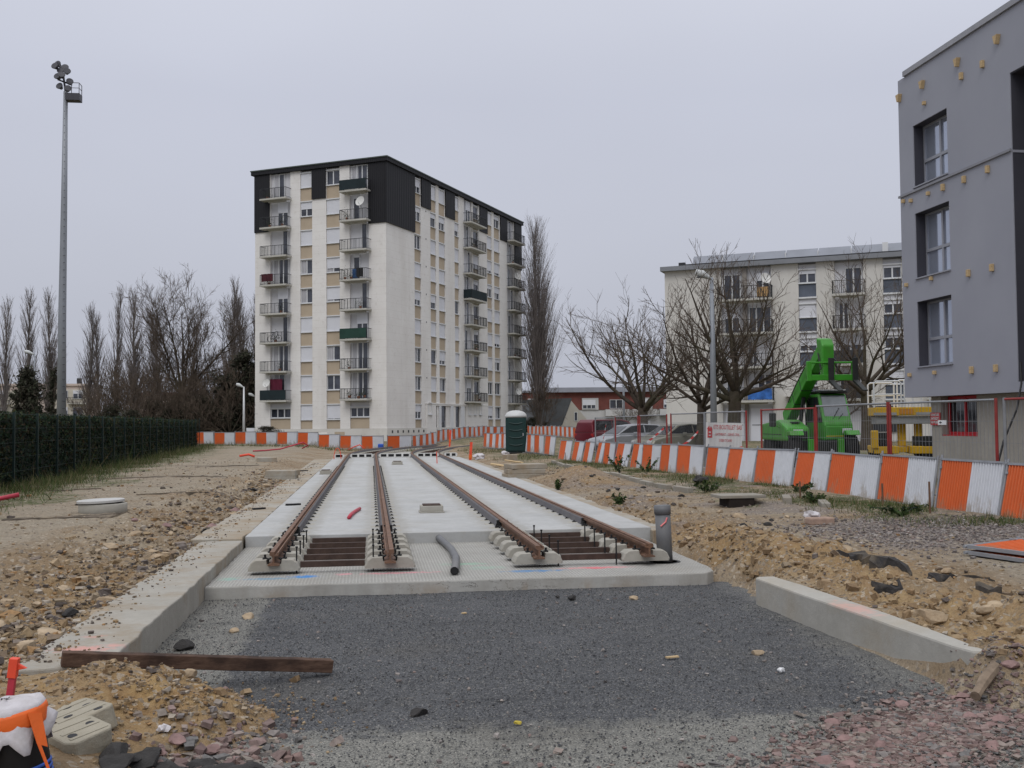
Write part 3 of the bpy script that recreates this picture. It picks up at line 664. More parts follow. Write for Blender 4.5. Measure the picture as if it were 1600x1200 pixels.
b = MB(); b.sm = True; LP = [(-.02, 1.95, .03), (.06, 1.2, .0), (.10, .4, -.005), (.09, -.6, -.005), (.02, -1.4, -.005), (-.04, -1.95, 0)]
b.tube(LP, .055, 14, False); b.build('pipe_wall', M_PVC, o)
MB().tube([(-.039, -1.94, 0), (-.035, -1.90, 0)], .049, 14).build('pipe_bore', M_BLACK, o)
o = empty('upright_pipe', (4.02, 14.1, .145), 0, 'grey plastic pipe standing upright in a hole of the rough slab', 'pipe')
b = MB(); b.sm = True; b.tube([(.03, 0, -.05), (.0, 0, .68)], .107, 20); b.build('pipe_wall', M_PVC, o)
b = MB(); b.sm = True; b.tube([(0, 0, .66), (-.004, 0, .78)], .116, 20); b.build('pipe_socket', M_PVC, o)
b = MB(); b.lathe([(.20, .001), (.24, .001), (.24, .004), (.20, .004)], n=24); b.build('hole_rim', M_BLACK, o); MB().lathe([(.2, .001), (.2, .004)]).build('hole', M_BLACK, o)
b = MB(); b.tube([(-.06, -.108, .50), (.01, -.116, .56), (.03, -.115, .62)], .012, 5); b.build('pink_mark', mat('pink_paint', (.75, .22, .22), .7), o)
for (x, y, l, a, lb) in ((-1.72, 23.4, .35, .3, 'black plastic strap lying on the slab beside the first rail'), (-2.35, 22.4, .3, .6, 'black scrap lying on the left strip'), (-2.7, 40.5, .6, .2, 'black fastening scraps by the far slab corner')):
    b = MB(); b.prism([(-l / 2, -.05), (-l * .1, -.07), (l / 2, -.03), (l / 2 - .04, .05), (0, .03), (-l * .4, .06)], 0, .035); tag(b.build('scrap', M_BLACK, None, (x, y, .325), a), lb, 'scrap')
for tr in range(2): pass
b = MB(); b.tube([(2.9, 46.3, .32), (2.88, 46.25, .85)], .022, 6); tag(b.build('red_peg', M_REDO), 'small red peg standing on the slab of the right track', 'peg')
b = MB(); b.tube([(-1.72 + .18 * math.cos(q * .4), 54.0, .34 + .55 * math.sin(q * .4)) for q in range(9)], .02, 6); tag(b.build('red_hoop', M_REDO), 'thin red hoop of duct at the far left slab corner', 'duct')
# ------------------------------------------------------------------ buildings
def wall_mat(name, a, b, dirt=(.36, .32, .26), amt=.35, joints=0., streak=.25):
    t = NT(name)
    c = t.mix(t.rng(t.noise(.35, 5, .6), .3, .7), a, b)
    c = t.mix(t.rng(t.noise(.5, 6, .65, stretch=(1, 1, .12)), .5, .75, 0, streak), c, dirt)
    c = t.mix(t.rng(t.noise(2.5, 5, .7), .55, .8, 0, amt), c, dirt)
    nb = t.bump(t.noise(12, 4), .12, .02)
    if joints:
        s = t.n('ShaderNodeSeparateXYZ'); t.l(t.pos, s.inputs[0])
        fr = t.math('FRACT', t.math('DIVIDE', s.outputs[2], joints)); j = t.rng(fr, 0, .05, 1, 0); c = t.mix(t.math('MULTIPLY', j, .32), c, dirt)
    return t.done(c, .9, nb, 0, .2)
M_TOWER = wall_mat('tower_render', (.68, .66, .635), (.76, .745, .72), joints=.72)
M_BEIGE = mat('beige_panel', (.43, .355, .265), .85, .08, .6)
M_SHUT = mat('white_shutter', (.64, .65, .69), .6, .05, .7)
M_WFR = mat('white_frame', (.62, .63, .64), .5, .05, 1)
M_GLASS = glass_mat('window_glass', (.045, .05, .065))
M_CURT = mat('curtain', (.38, .38, .40), .8, .25, 2.5, stretch=(5, 5, .3))
M_BALC = wall_mat('balcony_slab', (.42, .41, .37), (.50, .49, .45), (.2, .19, .15), .5)
M_IRON = mat('dark_railing', (.03, .032, .036), .6, .1, 2)
M_GREENS = mat('green_screen', (.015, .048, .036), .8, .2, 1.5)
M_TEALS = mat('dark_teal_screen', (.010, .020, .024), .8, .2, 1.5)
t = NT('black_cladding')
wv = t.n('ShaderNodeTexWave', wave_type='BANDS', bands_direction='X'); wv.inputs['Scale'].default_value = 1.7; t.l(t.pos, wv.inputs['Vector'])
M_CLAD = t.done(t.mix(t.rng(wv.outputs['Fac'], .3, .5), (.006, .006, .008), (.010, .010, .013)), .6, t.bump(wv.outputs['Fac'], .5, .03), 0, .3)
WM = {}
def win_meshes(w, h, panes, ledge=True):
    k = (round(w, 2), round(h, 2), panes, ledge)
    if k in WM: return WM[k]
    f = MB(); e = .065
    f.box(-w / 2, -w / 2 + e, -.05, .05, 0, h).box(w / 2 - e, w / 2, -.05, .05, 0, h).box(-w / 2 + e, w / 2 - e, -.05, .05, 0, e).box(-w / 2 + e, w / 2 - e, -.05, .05, h - e, h)
    for i in range(1, panes):
        xx = -w / 2 + w * i / panes; f.box(xx - .055, xx + .055, -.05, .05, e, h - e)
    if ledge: f.box(-w / 2 - .04, w / 2 + .04, -.20, -.052, -.07, -.005).box(-w / 2 - .02, w / 2 + .02, -.18, -.052, h + .005, h + .11)
    p = [MB().box(-w / 2 + w * i / panes + .05, -w / 2 + w * (i + 1) / panes - .05, .0, .02, .05, h - .05).mesh('pane', M_GLASS) for i in range(panes)]
    WM[k] = (f.mesh('window_frame', M_WFR), p); return WM[k]
SM = {}
def shut_mesh(w, h):
    k = (round(w, 2), round(h, 2))
    if k not in SM:
        b = MB(); n = max(1, int(h / .12))
        for i in range(n): b.box(-w / 2 + .02, w / 2 - .02, -.075, -.055 + .008, i * h / n + .006, (i + 1) * h / n - .004)
        b.box(-w / 2 + .02, w / 2 - .02, -.066, -.055, 0, h); SM[k] = b.mesh('shutter', M_SHUT)
    return SM[k]
def window(parent, loc, rz, w, h, panes=2, shut=0., ledge=True, curtain=False, name='window'):
    fm, pm = win_meshes(w, h, panes, ledge)
    o = inst(name, fm, parent, loc, (0, 0, rz))
    if shut < .97:
        for p in pm: inst('pane', p, o)
        if curtain:
            k = ('cur', round(w, 2), round(h, 2))
            if k not in SM: SM[k] = MB().box(-w / 2 + .07, -w / 2 + w * .42, -.006, -.002, .06, h - .06).mesh('curtain', M_CURT)
            inst('curtain', SM[k], o)
    if shut > .02: inst('shutter', shut_mesh(w, h * shut), o, (0, 0, h - h * shut))
    return o
RM = {}
def railing(w, d, h=1.0, left=True, right=True, bars=.16):
    k = (round(w, 2), round(d, 2), left, right, bars)
    if k in RM: return RM[k]
    b = MB(); r = .022
    b.box(-w / 2, w / 2, -d - r, -d + r, h - .045, h).box(-w / 2, w / 2, -d - .012, -d + .012, .08, .105)
    n = max(2, int(w / bars))
    for i in range(n + 1):
        x = -w / 2 + w * i / n; q = .024 if i % 5 == 0 else .012; b.box(x - q, x + q, -d - q, -d + q, -.1, h - .04)
    for s, on in ((-1, left), (1, right)):
        if not on: continue
        x = s * w / 2; b.box(x - r, x + r, -d, 0, h - .045, h).box(x - .012, x + .012, -d, 0, .08, .105)
        for i in range(1, max(2, int(d / bars))):
            y = -d * i / max(2, int(d / bars)); b.box(x - .008, x + .008, y - .008, y + .008, 0, h - .04)
    RM[k] = b.mesh('railing', M_IRON); return RM[k]
BS = {}
def balcony(parent, loc, rz, w, d, screen=None, bars=.16):
    k = ('slab', round(w, 2), round(d, 2))
    if k not in BS: BS[k] = MB().box(-w / 2 - .06, w / 2 + .06, -d - .06, -.003, 0, .16).box(-w / 2 + .5, w / 2 - .5, -.35, -.003, -.12, 0).mesh('balcony', M_BALC)
    o = inst('balcony', BS[k], parent, loc, (0, 0, rz))
    inst('railing', railing(w, d, 1.0, bars=bars), o, (0, 0, .16))
    if screen is not None:
        kk = ('scr', round(w, 2), screen.name)
        if kk not in BS: BS[kk] = MB().box(-w / 2 - .02, w / 2 + .02, -d - .05, -d - .03, .05, .98).box(-w / 2 - .05, -w / 2 - .03, -d, 0, .05, .98).mesh('privacy_screen', screen)
        inst('privacy_screen', BS[kk], o, (0, 0, .16))
    return o
def box_part(name, m, parent, *bxs, bevel=0):
    b = MB()
    for q in bxs: b.box(*q)
    return b.build(name, m, parent, bevel=bevel)

# ---- the tower block: local x runs along its right face, local y along its left face
TW = empty('apartment_tower', (1.45, 98.3, 0), math.radians(60.5), 'tall cream apartment tower with black clad top storeys and balconies', 'building')
TL, TR_, ZR = 14.8, 35.3, 27.05
Tf = [4.35 + 2.845 * f for f in range(9)]
Lc = [(1.85, 3.95), (5.05, 6.55), (8.15, 9.5), (10.65, 13.0)]
Rc = [(5.9, 7.3), (9.5, 10.8), (11.5, 13.0), (15.4, 16.5), (17.9, 20.0), (20.4, 21.9), (24.4, 25.8), (26.5, 28.2), (30.6, 33.0)]
b = MB(); b.box(.32, TR_ - .02, .32, TL - .02, .4, ZR)
def piers(cols, L):
    e = [0] + [v for c_ in cols for v in c_] + [L]; return [(e[i], e[i + 1]) for i in range(0, len(e), 2)]
for (a, c_) in piers(Lc, TL):
    b.box(0, .318, max(a, .0), c_, 1.7, ZR)
for i, (a, c_) in enumerate(piers(Rc, TR_)):
    if i: b.box(a, c_, 0, .318, 1.7, ZR)
    else: b.box(.32, c_, 0, .318, 1.7, ZR)
b.build('wall', M_TOWER, TW)
box_part('plinth', wall_mat('plinth_render', (.58, .565, .53), (.65, .635, .60)), TW, (-.10, TR_ + .02, -.10, -.004, .3, 1.695), (-.10, -.004, -.004, TL + .05, .3, 1.695))
for i in range(9):
    box_part('vent', M_IRON, TW, (.8 + i * 1.1, 1.05 + i * 1.1, -.115, -.102, 1.25, 1.5))
for (a, c_) in ((4.5, 5.6), (7.1, 8.2), (11.2, 12.3)): box_part('beige_hatch', M_BEIGE, TW, (-.118, -.102, a, c_, .75, 1.4))
# roof and black cladding patches, each its own part
rf = box_part('roof', M_CLAD, TW, (-.3, TR_ + .25, -.3, TL + .3, ZR + .003, ZR + .42))
box_part('coping', mat('green_coping', (.06, .075, .065), .5), rf, (-.36, TR_ + .3, -.36, -.28, ZR + .36, ZR + .47), (-.36, -.28, -.28, TL + .36, ZR + .36, ZR + .47))
for (y0, y1, z0) in ((13.05, TL + .02, 21.3), (6.56, 8.14, 24.1), (.012, 1.84, 21.22)): box_part('black_cladding', M_CLAD, TW, (-.13, -.004, y0, y1, z0, ZR))
for (x0, x1, z0) in ((-.13, 5.88, 21.22), (7.32, 9.46, 24.15), (13.05, 15.36, 24.15), (22.2, 24.36, 24.15), (28.4, 30.5, 24.15), (33.05, TR_ + .03, 21.3)): box_part('black_cladding', M_CLAD, TW, (x0, x1, -.13, -.004, z0, ZR))
# beige spandrels, windows
LS = {1: [1, 0, 0, .62 if False else 1, 0, 0, 1, .45, 1], 2: None}
colA = [1, 1, 1, 1, 0, 0, 1, .5, 1]; colB = [.92, 0, 0, 1, .85, .72, 1, 1, 0]      # ground floor first
rw = random.Random(4)
rz_L = -math.pi / 2
for ci, sh in ((2, colA), (1, colB)):
    y0, y1 = Lc[ci]; ym, wd = (y0 + y1) / 2, y1 - y0
    for f in range(9):
        T = Tf[f]; zb = 1.7 if f == 0 else Tf[f - 1] - .24
        box_part('beige_panel', M_BEIGE, TW, (.10, .30, y0 + .004, y1 - .004, zb, T - 1.83))
        window(TW, (.16, ym, T - 1.75), rz_L, wd - .01, 1.40, 2, sh[f], True, rw.random() < .5)
R_state = {0: [.5, 0, 0, 1, .6, 1, .0, .35, .55], 1: [None, 1, 0, 1, .55, 1, 1, .35, 1], 2: [None, 0, .7, 1, 1, 1, 1, .45, 1], 3: [None, 1, 1, 1, 0, 1, 1, .6, 1],
           6: [.75, 0, 1, 1, 1, .3, .8, 1, 1], 7: [0, 0, .3, .75, 1, .5, .8, 1, .3]}
for ci, sh in R_state.items():
    x0, x1 = Rc[ci]; xm, wd = (x0 + x1) / 2, x1 - x0
    for f in range(9):
        if sh[f] is None: continue
        T = Tf[f]; zb = (1.7 if f == 0 else Tf[f - 1] - .24) if not (f == 1 and sh[0] is None) else 4.22
        box_part('beige_panel', M_BEIGE, TW, (x0 + .004, x1 - .004, .10, .30, zb, T - 1.83))
        window(TW, (xm, .16, T - 1.75), 0, wd - .01, 1.40, 1 if wd < 1.35 else 2, sh[f], True, rw.random() < .4)
        if ci == 0 and f < 8: box_part('vent', M_IRON, TW, (8.4, 8.55, -.012, -.002, T - .5, T - .35))
for f in range(1, 9):
    x0, x1 = Rc[5]; T = Tf[f]; box_part('beige_panel', M_BEIGE, TW, (x0 + .004, x1 - .004, .10, .30, Tf[f - 1] - .24 if f > 1 else 4.22, T - 1.83))
    window(TW, ((x0 + x1) / 2, .16, T - 1.75), 0, x1 - x0 - .01, 1.4, 1, rw.choice([0, 0, .3, 1]), True)
M_PALEIN = mat('balcony_infill', (.56, .56, .58), .7, .05, .6)
def bal_bay(c0, c1, rz, fixed, f, kind):
    """white infill with a glazed door behind a balcony; kind picks how far the shutters are down"""
    wd = c1 - c0; zb = (Tf[f - 1] + .165); h = Tf[f] - .06 - zb; cm_ = (c0 + c1) / 2
    if fixed == 'L': box_part('infill', M_PALEIN, TW, (.22, .31, c0 + .004, c1 - .004, zb - .16, Tf[f] - .002))
    else: box_part('infill', M_PALEIN, TW, (c0 + .004, c1 - .004, .22, .31, zb - .16, Tf[f] - .002))
    dw = {0: 1.25, 1: 1.75, 2: .62, 3: 1.2, 4: .7}[kind]; off = {0: .2, 1: 0, 2: -.5, 3: -.25, 4: .35}[kind] * (1 if fixed == 'L' else -1)
    off = max(-(wd - dw) / 2 + .03, min((wd - dw) / 2 - .03, off))
    loc = (.165, cm_ + off, zb) if fixed == 'L' else (cm_ + off, .165, zb)
    window(TW, loc, rz, dw, h - .05, {0: 2, 1: 3, 2: 1, 3: 2, 4: 1}[kind], {0: 0, 1: 0, 2: 0, 3: .42, 4: .15}[kind], False, kind in (1, 0), 'balcony_door')
BAYS = []
scr1 = {1: M_TEALS}; scr2 = {8: M_TEALS, 3: M_GREENS}; scrR = {5: M_TEALS}
k1 = [None, 0, 1, 2, 3, 1, 2, 3, 0]; k2 = [None, 1, 1, 3, 2, 4, 2, 4, 1]; kR = [None, 3, 0, 4, 0, 0, 2, 0, 3]; kE = [None, 2, 4, 0, 4, 2, 4, 0, 0]
for f in range(1, 9):
    z = Tf[f - 1]
    bal_bay(*Lc[3], rz_L, 'L', f, k1[f]); balcony(TW, (0, 12.05, z), rz_L, 2.95, .95, scr1.get(f))
    bal_bay(*Lc[0], rz_L, 'L', f, k2[f]); balcony(TW, (0, 3.05, z), rz_L, 2.85, .95, scr2.get(f))
    bal_bay(*Rc[4], 0, 'R', f, kR[f]); balcony(TW, (19.85, 0, z), 0, 4.2, .95, scrR.get(f))
    bal_bay(*Rc[8], 0, 'R', f, kE[f]); balcony(TW, (32.4, 0, z), 0, 3.8, .95)
for (y0, y1) in (Lc[3], Lc[0]):
    box_part('beige_panel', M_BEIGE, TW, (.10, .30, y0 + .004, y1 - .004, 1.7, 2.72)); box_part('infill', M_PALEIN, TW, (.12, .31, y0 + .004, y1 - .004, 3.72, Tf[0] - .004))
    window(TW, (.16, (y0 + y1) / 2, 2.80), rz_L, y1 - y0 - .02, .9, 3, 0)
box_part('infill', M_PALEIN, TW, (Rc[8][0] + .004, Rc[8][1] - .004, .12, .31, 1.7, Tf[0] - .004))
# entrance storey
box_part('entrance_wall', M_TOWER, TW, (8.2, 10.35, -.12, .1, .5, 4.2), (17.95, 23.9, -.12, .1, .5, 4.2), (10.352, 17.948, -.12, .1, 3.95, 4.2), (8.1, 24, -.16, -.122, 4.1, 4.22))
box_part('entrance_back', M_IRON, TW, (10.4, 17.9, .2, .3, .5, 3.95))
for (a, c_) in ((11.15, 11.65), (13.9, 14.65), (16.6, 17.5)): box_part('entrance_column', M_WFR, TW, (a, c_, -.12, .12, .5, 3.948))
for (a, c_) in ((11.7, 13.85), (14.7, 16.55)):
    d_ = box_part('entrance_door', M_GLASS, TW, (a, c_, .12, .16, .7, 3.9)); box_part('door_handle', M_GALV, d_, ((a + c_) / 2 - .04, (a + c_) / 2 + .04, .06, .118, 1.0, 2.4))
for a, wd in ((8.55, .8), (18.5, .7), (20.0, .7), (21.5, .7)): window(TW, (a + wd / 2, -.09, 3.05), 0, wd, 1.1, 1, 0)

# ---- cream mid-rise block on the right
MR = empty('apartment_block', (23.65, 80.3, 0), math.radians(-29.5), 'cream five storey apartment block with solar panels on its roof', 'building')
M_MID = wall_mat('midrise_render', (.56, .545, .51), (.64, .625, .59), (.38, .35, .305), .4)
M_BLUEP = mat('slate_blue_panel', (.085, .10, .13), .5, .25, 1.4)
mc = [(4.2, 8.05), (10.1, 11.4), (12.75, 14.8), (16.2, 17.5), (19.2, 23), (25, 26.3)]
b = MB(); b.box(-.28, 34, .32, 11, .3, 14.1)
pe = piers(mc, 34)
for i, (a, c_) in enumerate(pe): b.box(-.3 if i == 0 else a, c_, 0, .318, .3, 14.1)
b.build('wall', M_MID, MR)
M_ROOFG = mat('roof_edge_grey', (.20, .21, .23), .6, .1, 1)
rf = box_part('roof', M_ROOFG, MR, (-.55, 34.4, -.5, 11.4, 14.1, 14.45))
M_SOLAR = mat('solar_panel', (.19, .205, .24), .35, .12, .6, spec=.5)
for i in range(8):
    x0 = 1.9 + i * 2.42
    o = MB().prism([(.3, 14.58), (1.0, 15.28), (.95, 15.33), (.25, 14.63)], x0, x0 + 2.34, 'x').build('solar_panel', M_SOLAR, MR)
    box_part('panel_joint', M_WFR, o, (x0 + 2.345, x0 + 2.415, .45, .8, 14.6, 15.1))
box_part('rail_tube', M_IRON, MR, (.9, 22, -.2, -.1, 14.5, 14.58)); box_part('roof_vent', M_IRON, MR, (.8, 1.3, .2, .6, 14.45, 14.8)); box_part('roof_vent', M_WFR, MR, (16.2, 16.6, .1, .4, 14.45, 15.3))
MT = [14.0 - 2.62 * i for i in range(5)]
for ci, shs in ((1, (.3, 1, .55, .0)), (3, (.2, .3, .2, .6)), (5, (0, 1, 0, 0))):
    x0, x1 = mc[ci]; wd = x1 - x0
    for i in range(4):
        T = MT[i]
        box_part('blue_panel', M_BLUEP, MR, (x0 + .01, x1 - .01, .08, .30, T - 2.5, T - 1.52))
        box_part('head_panel', M_PALEIN, MR, (x0 + .01, x1 - .01, .10, .30, T - .40, T)); box_part('sill_band', M_WFR, MR, (x0 - .03, x1 + .03, -.08, .07, T - 2.62, T - 2.50))
        window(MR, ((x0 + x1) / 2, .16, T - 1.42), 0, wd - .02, .98, 2, shs[i], True)
    box_part('infill', M_MID, MR, (x0 + .004, x1 - .004, .14, .31, .3, MT[4] - .13 + .13))
def mid_bay(x0, x1, splits, scr):
    for i in range(4):
        zt = MT[i]; zb = MT[i] - 2.62
        box_part('infill', M_PALEIN, MR, (x0 + .004, x1 - .004, .22, .31, zb + .003, zt))
        for (a, c_, sh) in splits[i]:
            window(MR, ((a + c_) / 2, .165, zb + .14), 0, c_ - a, 2.05, 2 if c_ - a < 1.6 else 3, sh, False, False, 'balcony_door')
        balcony(MR, ((x0 + x1) / 2, 0, zb - .02), 0, x1 - x0 + .2, 1.0, scr.get(i), .13)
    box_part('garage_front', M_PALEIN, MR, (x0 + .004, x1 - .004, .2, .31, .3, MT[4] - .03))
M_BLUESC = mat('blue_print_screen', (.03, .12, .38), .6, .5, 2.2)
mid_bay(4.2, 8.05, [[(4.4, 5.7, 0), (6.9, 7.9, .3)], [(4.4, 5.6, .4), (6.3, 8.0, 0)], [(6.2, 6.9, 0)], [(4.5, 5.6, .2), (6.9, 8.0, 0)]], {})
box_part('privacy_screen', M_BLUESC, MR, (6.3, 8.12, -1.07, -1.04, 3.72, 4.55))
mid_bay(12.75, 14.8, [[(13.5, 14.7, 0)], [(13.0, 13.7, 0)], [(13.0, 14.6, .3)], [(13.0, 14.5, 0)]], {2: M_IRON, 3: M_IRON})
mid_bay(19.2, 23, [[(19.5, 21, 0)], [(19.5, 21, 0)], [(19.5, 21, .5)], [(19.5, 21, 0)]], {})
box_part('pilaster', mat('brown_grey_render', (.24, .22, .20), .9), MR, (5.85, 6.2, -.05, .2, 3.5, 14.0), (5.9, 6.15, -.03, .19, .3, 3.45))
for (a, c_) in ((4.4, 5.8), (6.3, 7.95)): 
    d_ = box_part('garage_door', M_SHUT, MR, (a, c_, .12, .19, .4, 3.1)); box_part('door_gap', M_IRON, d_, (a + .1, c_ - .1, .10, .118, 1.75, 1.80))
box_part('porch', M_MID, MR, (9.0, 10.2, -1.2, -.004, 3.9, 4.25)); box_part('dark_opening', M_IRON, MR, (14.9, 17.0, -.02, -.004, 1.2, 3.1))
o = tag(MB().box(7.1, 7.95, -1.0, -.96, 11.58, 12.35).build('bamboo_mat', mat('bamboo', (.40, .25, .11), .8, .3, 9, stretch=(6, 6, .3)), None, MR.location, math.radians(-29.5)), 'brown bamboo mat inside the top left balcony of the mid-rise', 'mat')
def dish(loc, az, r, label, parent_m=None):
    root = empty('satellite_dish', loc, az, label, 'satellite dish', 'satellite dishes on balconies')
    b = MB(); b.sm = True; n = 20; prof_ = [(.001, 0)] + [(r * q / 5, .28 * r * (q / 5) ** 2) for q in range(1, 6)]; vv = []
    for rr_, d in prof_:
        for k in range(n): a = 2 * math.pi * k / n; vv.append((rr_ * math.cos(a), -d + .0, rr_ * math.sin(a) * 1.06))
    fs = []
    for i in range(len(prof_) - 1):
        for k in range(n): fs.append((i * n + k, i * n + (k + 1) % n, (i + 1) * n + (k + 1) % n, (i + 1) * n + k))
    b.add(vv, fs); o = b.build('reflector', mat('dish_paint', (.60, .60, .58), .5, .06), root); o.rotation_euler = (-.35, 0, 0)
    MB().tube([(0, 0, -r), (0, -r * .9, -.1)], .02, 5).tube([(0, .02, 0), (0, .1, -.2), (0, .1, -r - .4)], .03, 5).build('arm', M_GALV, root)
def tw(x, y, z):
    a = math.radians(60.5); return (1.45 + x * math.cos(a) - y * math.sin(a), 98.3 + x * math.sin(a) + y * math.cos(a), z)
def mrp(x, y, z):
    a = math.radians(-29.5); return (23.65 + x * math.cos(a) - y * math.sin(a), 80.3 + x * math.sin(a) + y * math.cos(a), z)
dish(tw(-.75, 2.3, 23.25), -.6, .48, 'large white dish on the balcony under the top dark screen of the tower')
dish(tw(-.75, 12.9, 6.2), -.5, .40, 'white dish above the lowest dark screened balcony of the tower')
dish(tw(32, -.75, 20.1), .5, .45, 'white dish on the right end balcony high on the tower')
dish(tw(32, -.75, 5.9), .5, .40, 'white dish on the right end balcony low on the tower')
dish(mrp(7.7, -.7, 13.0), .1, .42, 'cream dish on the top left balcony of the mid-rise block')
# things kept on the balconies
M_PLANT = mat('pot_plant', (.035, .05, .02), .9, .4, 5)
def potplant(loc, h, label):
    root = empty('potted_plant', loc, 0, label, 'plant', 'plants on the balconies'); rq = random.Random(int(loc[2] * 100))
    MB().lathe([(.10, 0), (.15, .25), (.13, .25)], n=10).build('pot', mat('terracotta', (.25, .10, .05), .8), root)
    b = MB()
    for i in range(60):
        p = Vector((rq.gauss(0, .18), rq.gauss(0, .18), .25 + abs(rq.gauss(0, .4)) * h)); a = rq.uniform(0, 6); s_ = .07
        b.add([p, p + Vector((math.cos(a) * s_, math.sin(a) * s_, s_)), p + Vector((math.cos(a + 1) * s_, math.sin(a + 1) * s_, -.3 * s_))], [(0, 1, 2)])
    b.build('leaves', M_PLANT, root)
for (p, h, lb) in ((tw(-.6, 3.9, 21.6), .9, 'bushy plant on the second highest balcony near the tower corner'), (tw(-.6, 12.9, 24.4), .8, 'dark plant on the top left balcony of the tower'), (tw(-.6, 11.2, 21.6), 1.0, 'red leaved plant on the second highest left balcony'), (tw(-.6, 4.1, 15.9), 1.1, 'tall slim plant on the middle balcony near the corner'), (tw(-.6, 2.2, 10.2), .6, 'plant behind the green screened balcony'),
                   (tw(-.7, 3.6, 4.6), .5, 'plant on the lowest balcony near the corner'), (tw(-.7, 2.0, 4.6), .5, 'second plant on the lowest balcony near the corner'), (tw(20.5, -.6, 4.6), 1.2, 'tall leafy plant on the lowest right face balcony'), (tw(33, -.6, 10.2), 1.2, 'leafy plant on the right end balcony'), (tw(-.6, 3.7, 7.3), .8, 'plant on the balcony above the flower box balcony')):
    potplant(p, h, lb)
rq_ = random.Random(77)
for (cx_, face, col_) in ((12.05, 'L', 'left'), (3.05, 'L', 'corner'), (19.85, 'R', 'right face'), (32.4, 'R', 'right end')):
    for f in range(1, 9):
        if rq_.random() < .62:
            off = rq_.uniform(-1.0, 1.0); p = tw(-.55, cx_ + off, Tf[f - 1] + .17) if face == 'L' else tw(cx_ + off * 1.3, -.55, Tf[f - 1] + .17)
            potplant(p, rq_.uniform(.5, 1.3), f'dark leafy clutter on the {col_} balcony column of the tower, {ORD[f - 1]} balcony from below')
def cloth(loc, rz, w_, h_, m, label):
    b = MB(); n = 8
    b.add([(-w_ / 2 + w_ * i / n, .05 * math.sin(i * 1.9), z) for z in (0, h_) for i in range(n + 1)], [(i, i + 1, n + 2 + i, n + 1 + i) for i in range(n)])
    o = b.build('laundry', m, None, loc, rz); s_ = o.modifiers.new('thick', 'SOLIDIFY'); s_.thickness = .02
    tag(o, label, 'laundry', 'laundry on the balconies')
rzl = math.radians(60.5) + rz_L
cloth(tw(-1.02, 12.7, 16.2), rzl, 1.3, .75, mat('maroon_cloth', (.06, .015, .02), .9, .5, 4), 'dark red laundry over a left balcony railing of the tower')
cloth(tw(-1.02, 2.3, 16.05), rzl, .7, .85, M_BLACK, 'black cloth over a balcony railing near the tower corner')
cloth(tw(-.5, 3.1, 16.0), rzl, .5, .9, mat('blue_cloth', (.03, .10, .25), .9), 'blue cloth on a balcony near the tower corner')
cloth(tw(-.5, 3.0, 13.1), rzl, .35, .9, M_WFR, 'white cloth hanging on a middle balcony near the corner')
cloth(tw(-.5, 12.0, 4.9), rzl, 1.4, 1.7, mat('crimson_curtain', (.10, .012, .03), .9), 'crimson curtain behind the dark screened low left balcony')
cloth(tw(19, -1.0, 21.75), math.radians(60.5), .5, .7, M_BLACK, 'dark clothes on a right face balcony of the tower')
bk = empty('bicycle', tw(-.7, 12.0, 10.22), rzl, 'bicycle standing on a left balcony of the tower', 'bicycle')
for s_ in (-.5, .5):
    MB().tube([(s_ + .33 * math.cos(a * .5236), 0, .34 + .33 * math.sin(a * .5236)) for a in range(13)], .022, 5, False).build('wheel', M_BLACK, bk)
MB().tube([(-.5, 0, .34), (-.2, 0, .85), (.35, 0, .8), (0, 0, .32), (-.2, 0, .85)], .022, 5).tube([(.5, 0, .34), (.35, 0, .8), (.32, 0, 1.0)], .022, 5).tube([(0, 0, .32), (-.5, 0, .34)], .02, 5).build('frame', M_IRON, bk)
MB().box(-.32, -.1, -.05, .05, .9, .95).build('saddle', M_BLACK, bk); MB().tube([(.3, -.25, 1.02), (.3, .25, 1.02)], .02, 5).build('handlebar', M_BLACK, bk)

# ---- grey clad building on the right
GB = empty('grey_building', (15, 27.6, 0), 0, 'grey clad building on a concrete base with wooden brackets on its face', 'building')
t = NT('grey_cladding')
c = t.mix(t.rng(t.noise(.4, 5), .3, .7), (.27, .28, .325), (.305, .315, .36)); c = t.mix(t.rng(t.noise(3, 5, .7, stretch=(1, 1, .15)), .55, .8, 0, .25), c, (.29, .29, .31))
M_GREY = t.done(c, .75, t.bump(t.noise(90, 3), .2, .004), 0, .3)
yb = [8, 18, 22.42, 25.14, 26.86, 27.62]; zb_ = [2.71, 2.95, 3.55, 5.34, 6.0, 7.8, 8.54, 10.26, 11.78]
ops = [(25.14, 26.86, 3.55, 5.34), (25.14, 26.86, 6.0, 7.8), (25.14, 26.86, 8.54, 10.26), (18, 22.42, 2.95, 10.26)]
b = MB()
for i in range(len(yb) - 1):
    run = None
    for j in range(len(zb_)):
        z0 = zb_[j]; z1 = zb_[j + 1] if j + 1 < len(zb_) else None
        hole = z1 is None or any(o_[0] <= yb[i] + .01 < o_[1] and o_[2] <= z0 + .01 < o_[3] for o_ in ops)
        if not hole and run is None: run = z0
        if hole and run is not None: b.box(0, .36, yb[i] - 27.6, yb[i + 1] - 27.6, run, z0); run = None
b.box(.9, 11, -19.6, 0.02, 2.72, 11.7)
b.box(.36, .9, 25.14 - 27.6 - .1, .02, 2.72, 3.5).box(.36, 11, -.5, .02, 2.72, 11.75).box(.36, .9, -5.2, -2.6, 2.72, 11.7).box(.36, .9, -5.2, -.4, 10.3, 11.7).box(.36, .9, -19.6, -5.18, 10.3, 11.7)
b.build('wall', M_GREY, GB)
M_DGREY = mat('dark_grey_recess', (.045, .045, .058), .7, .1, 1)
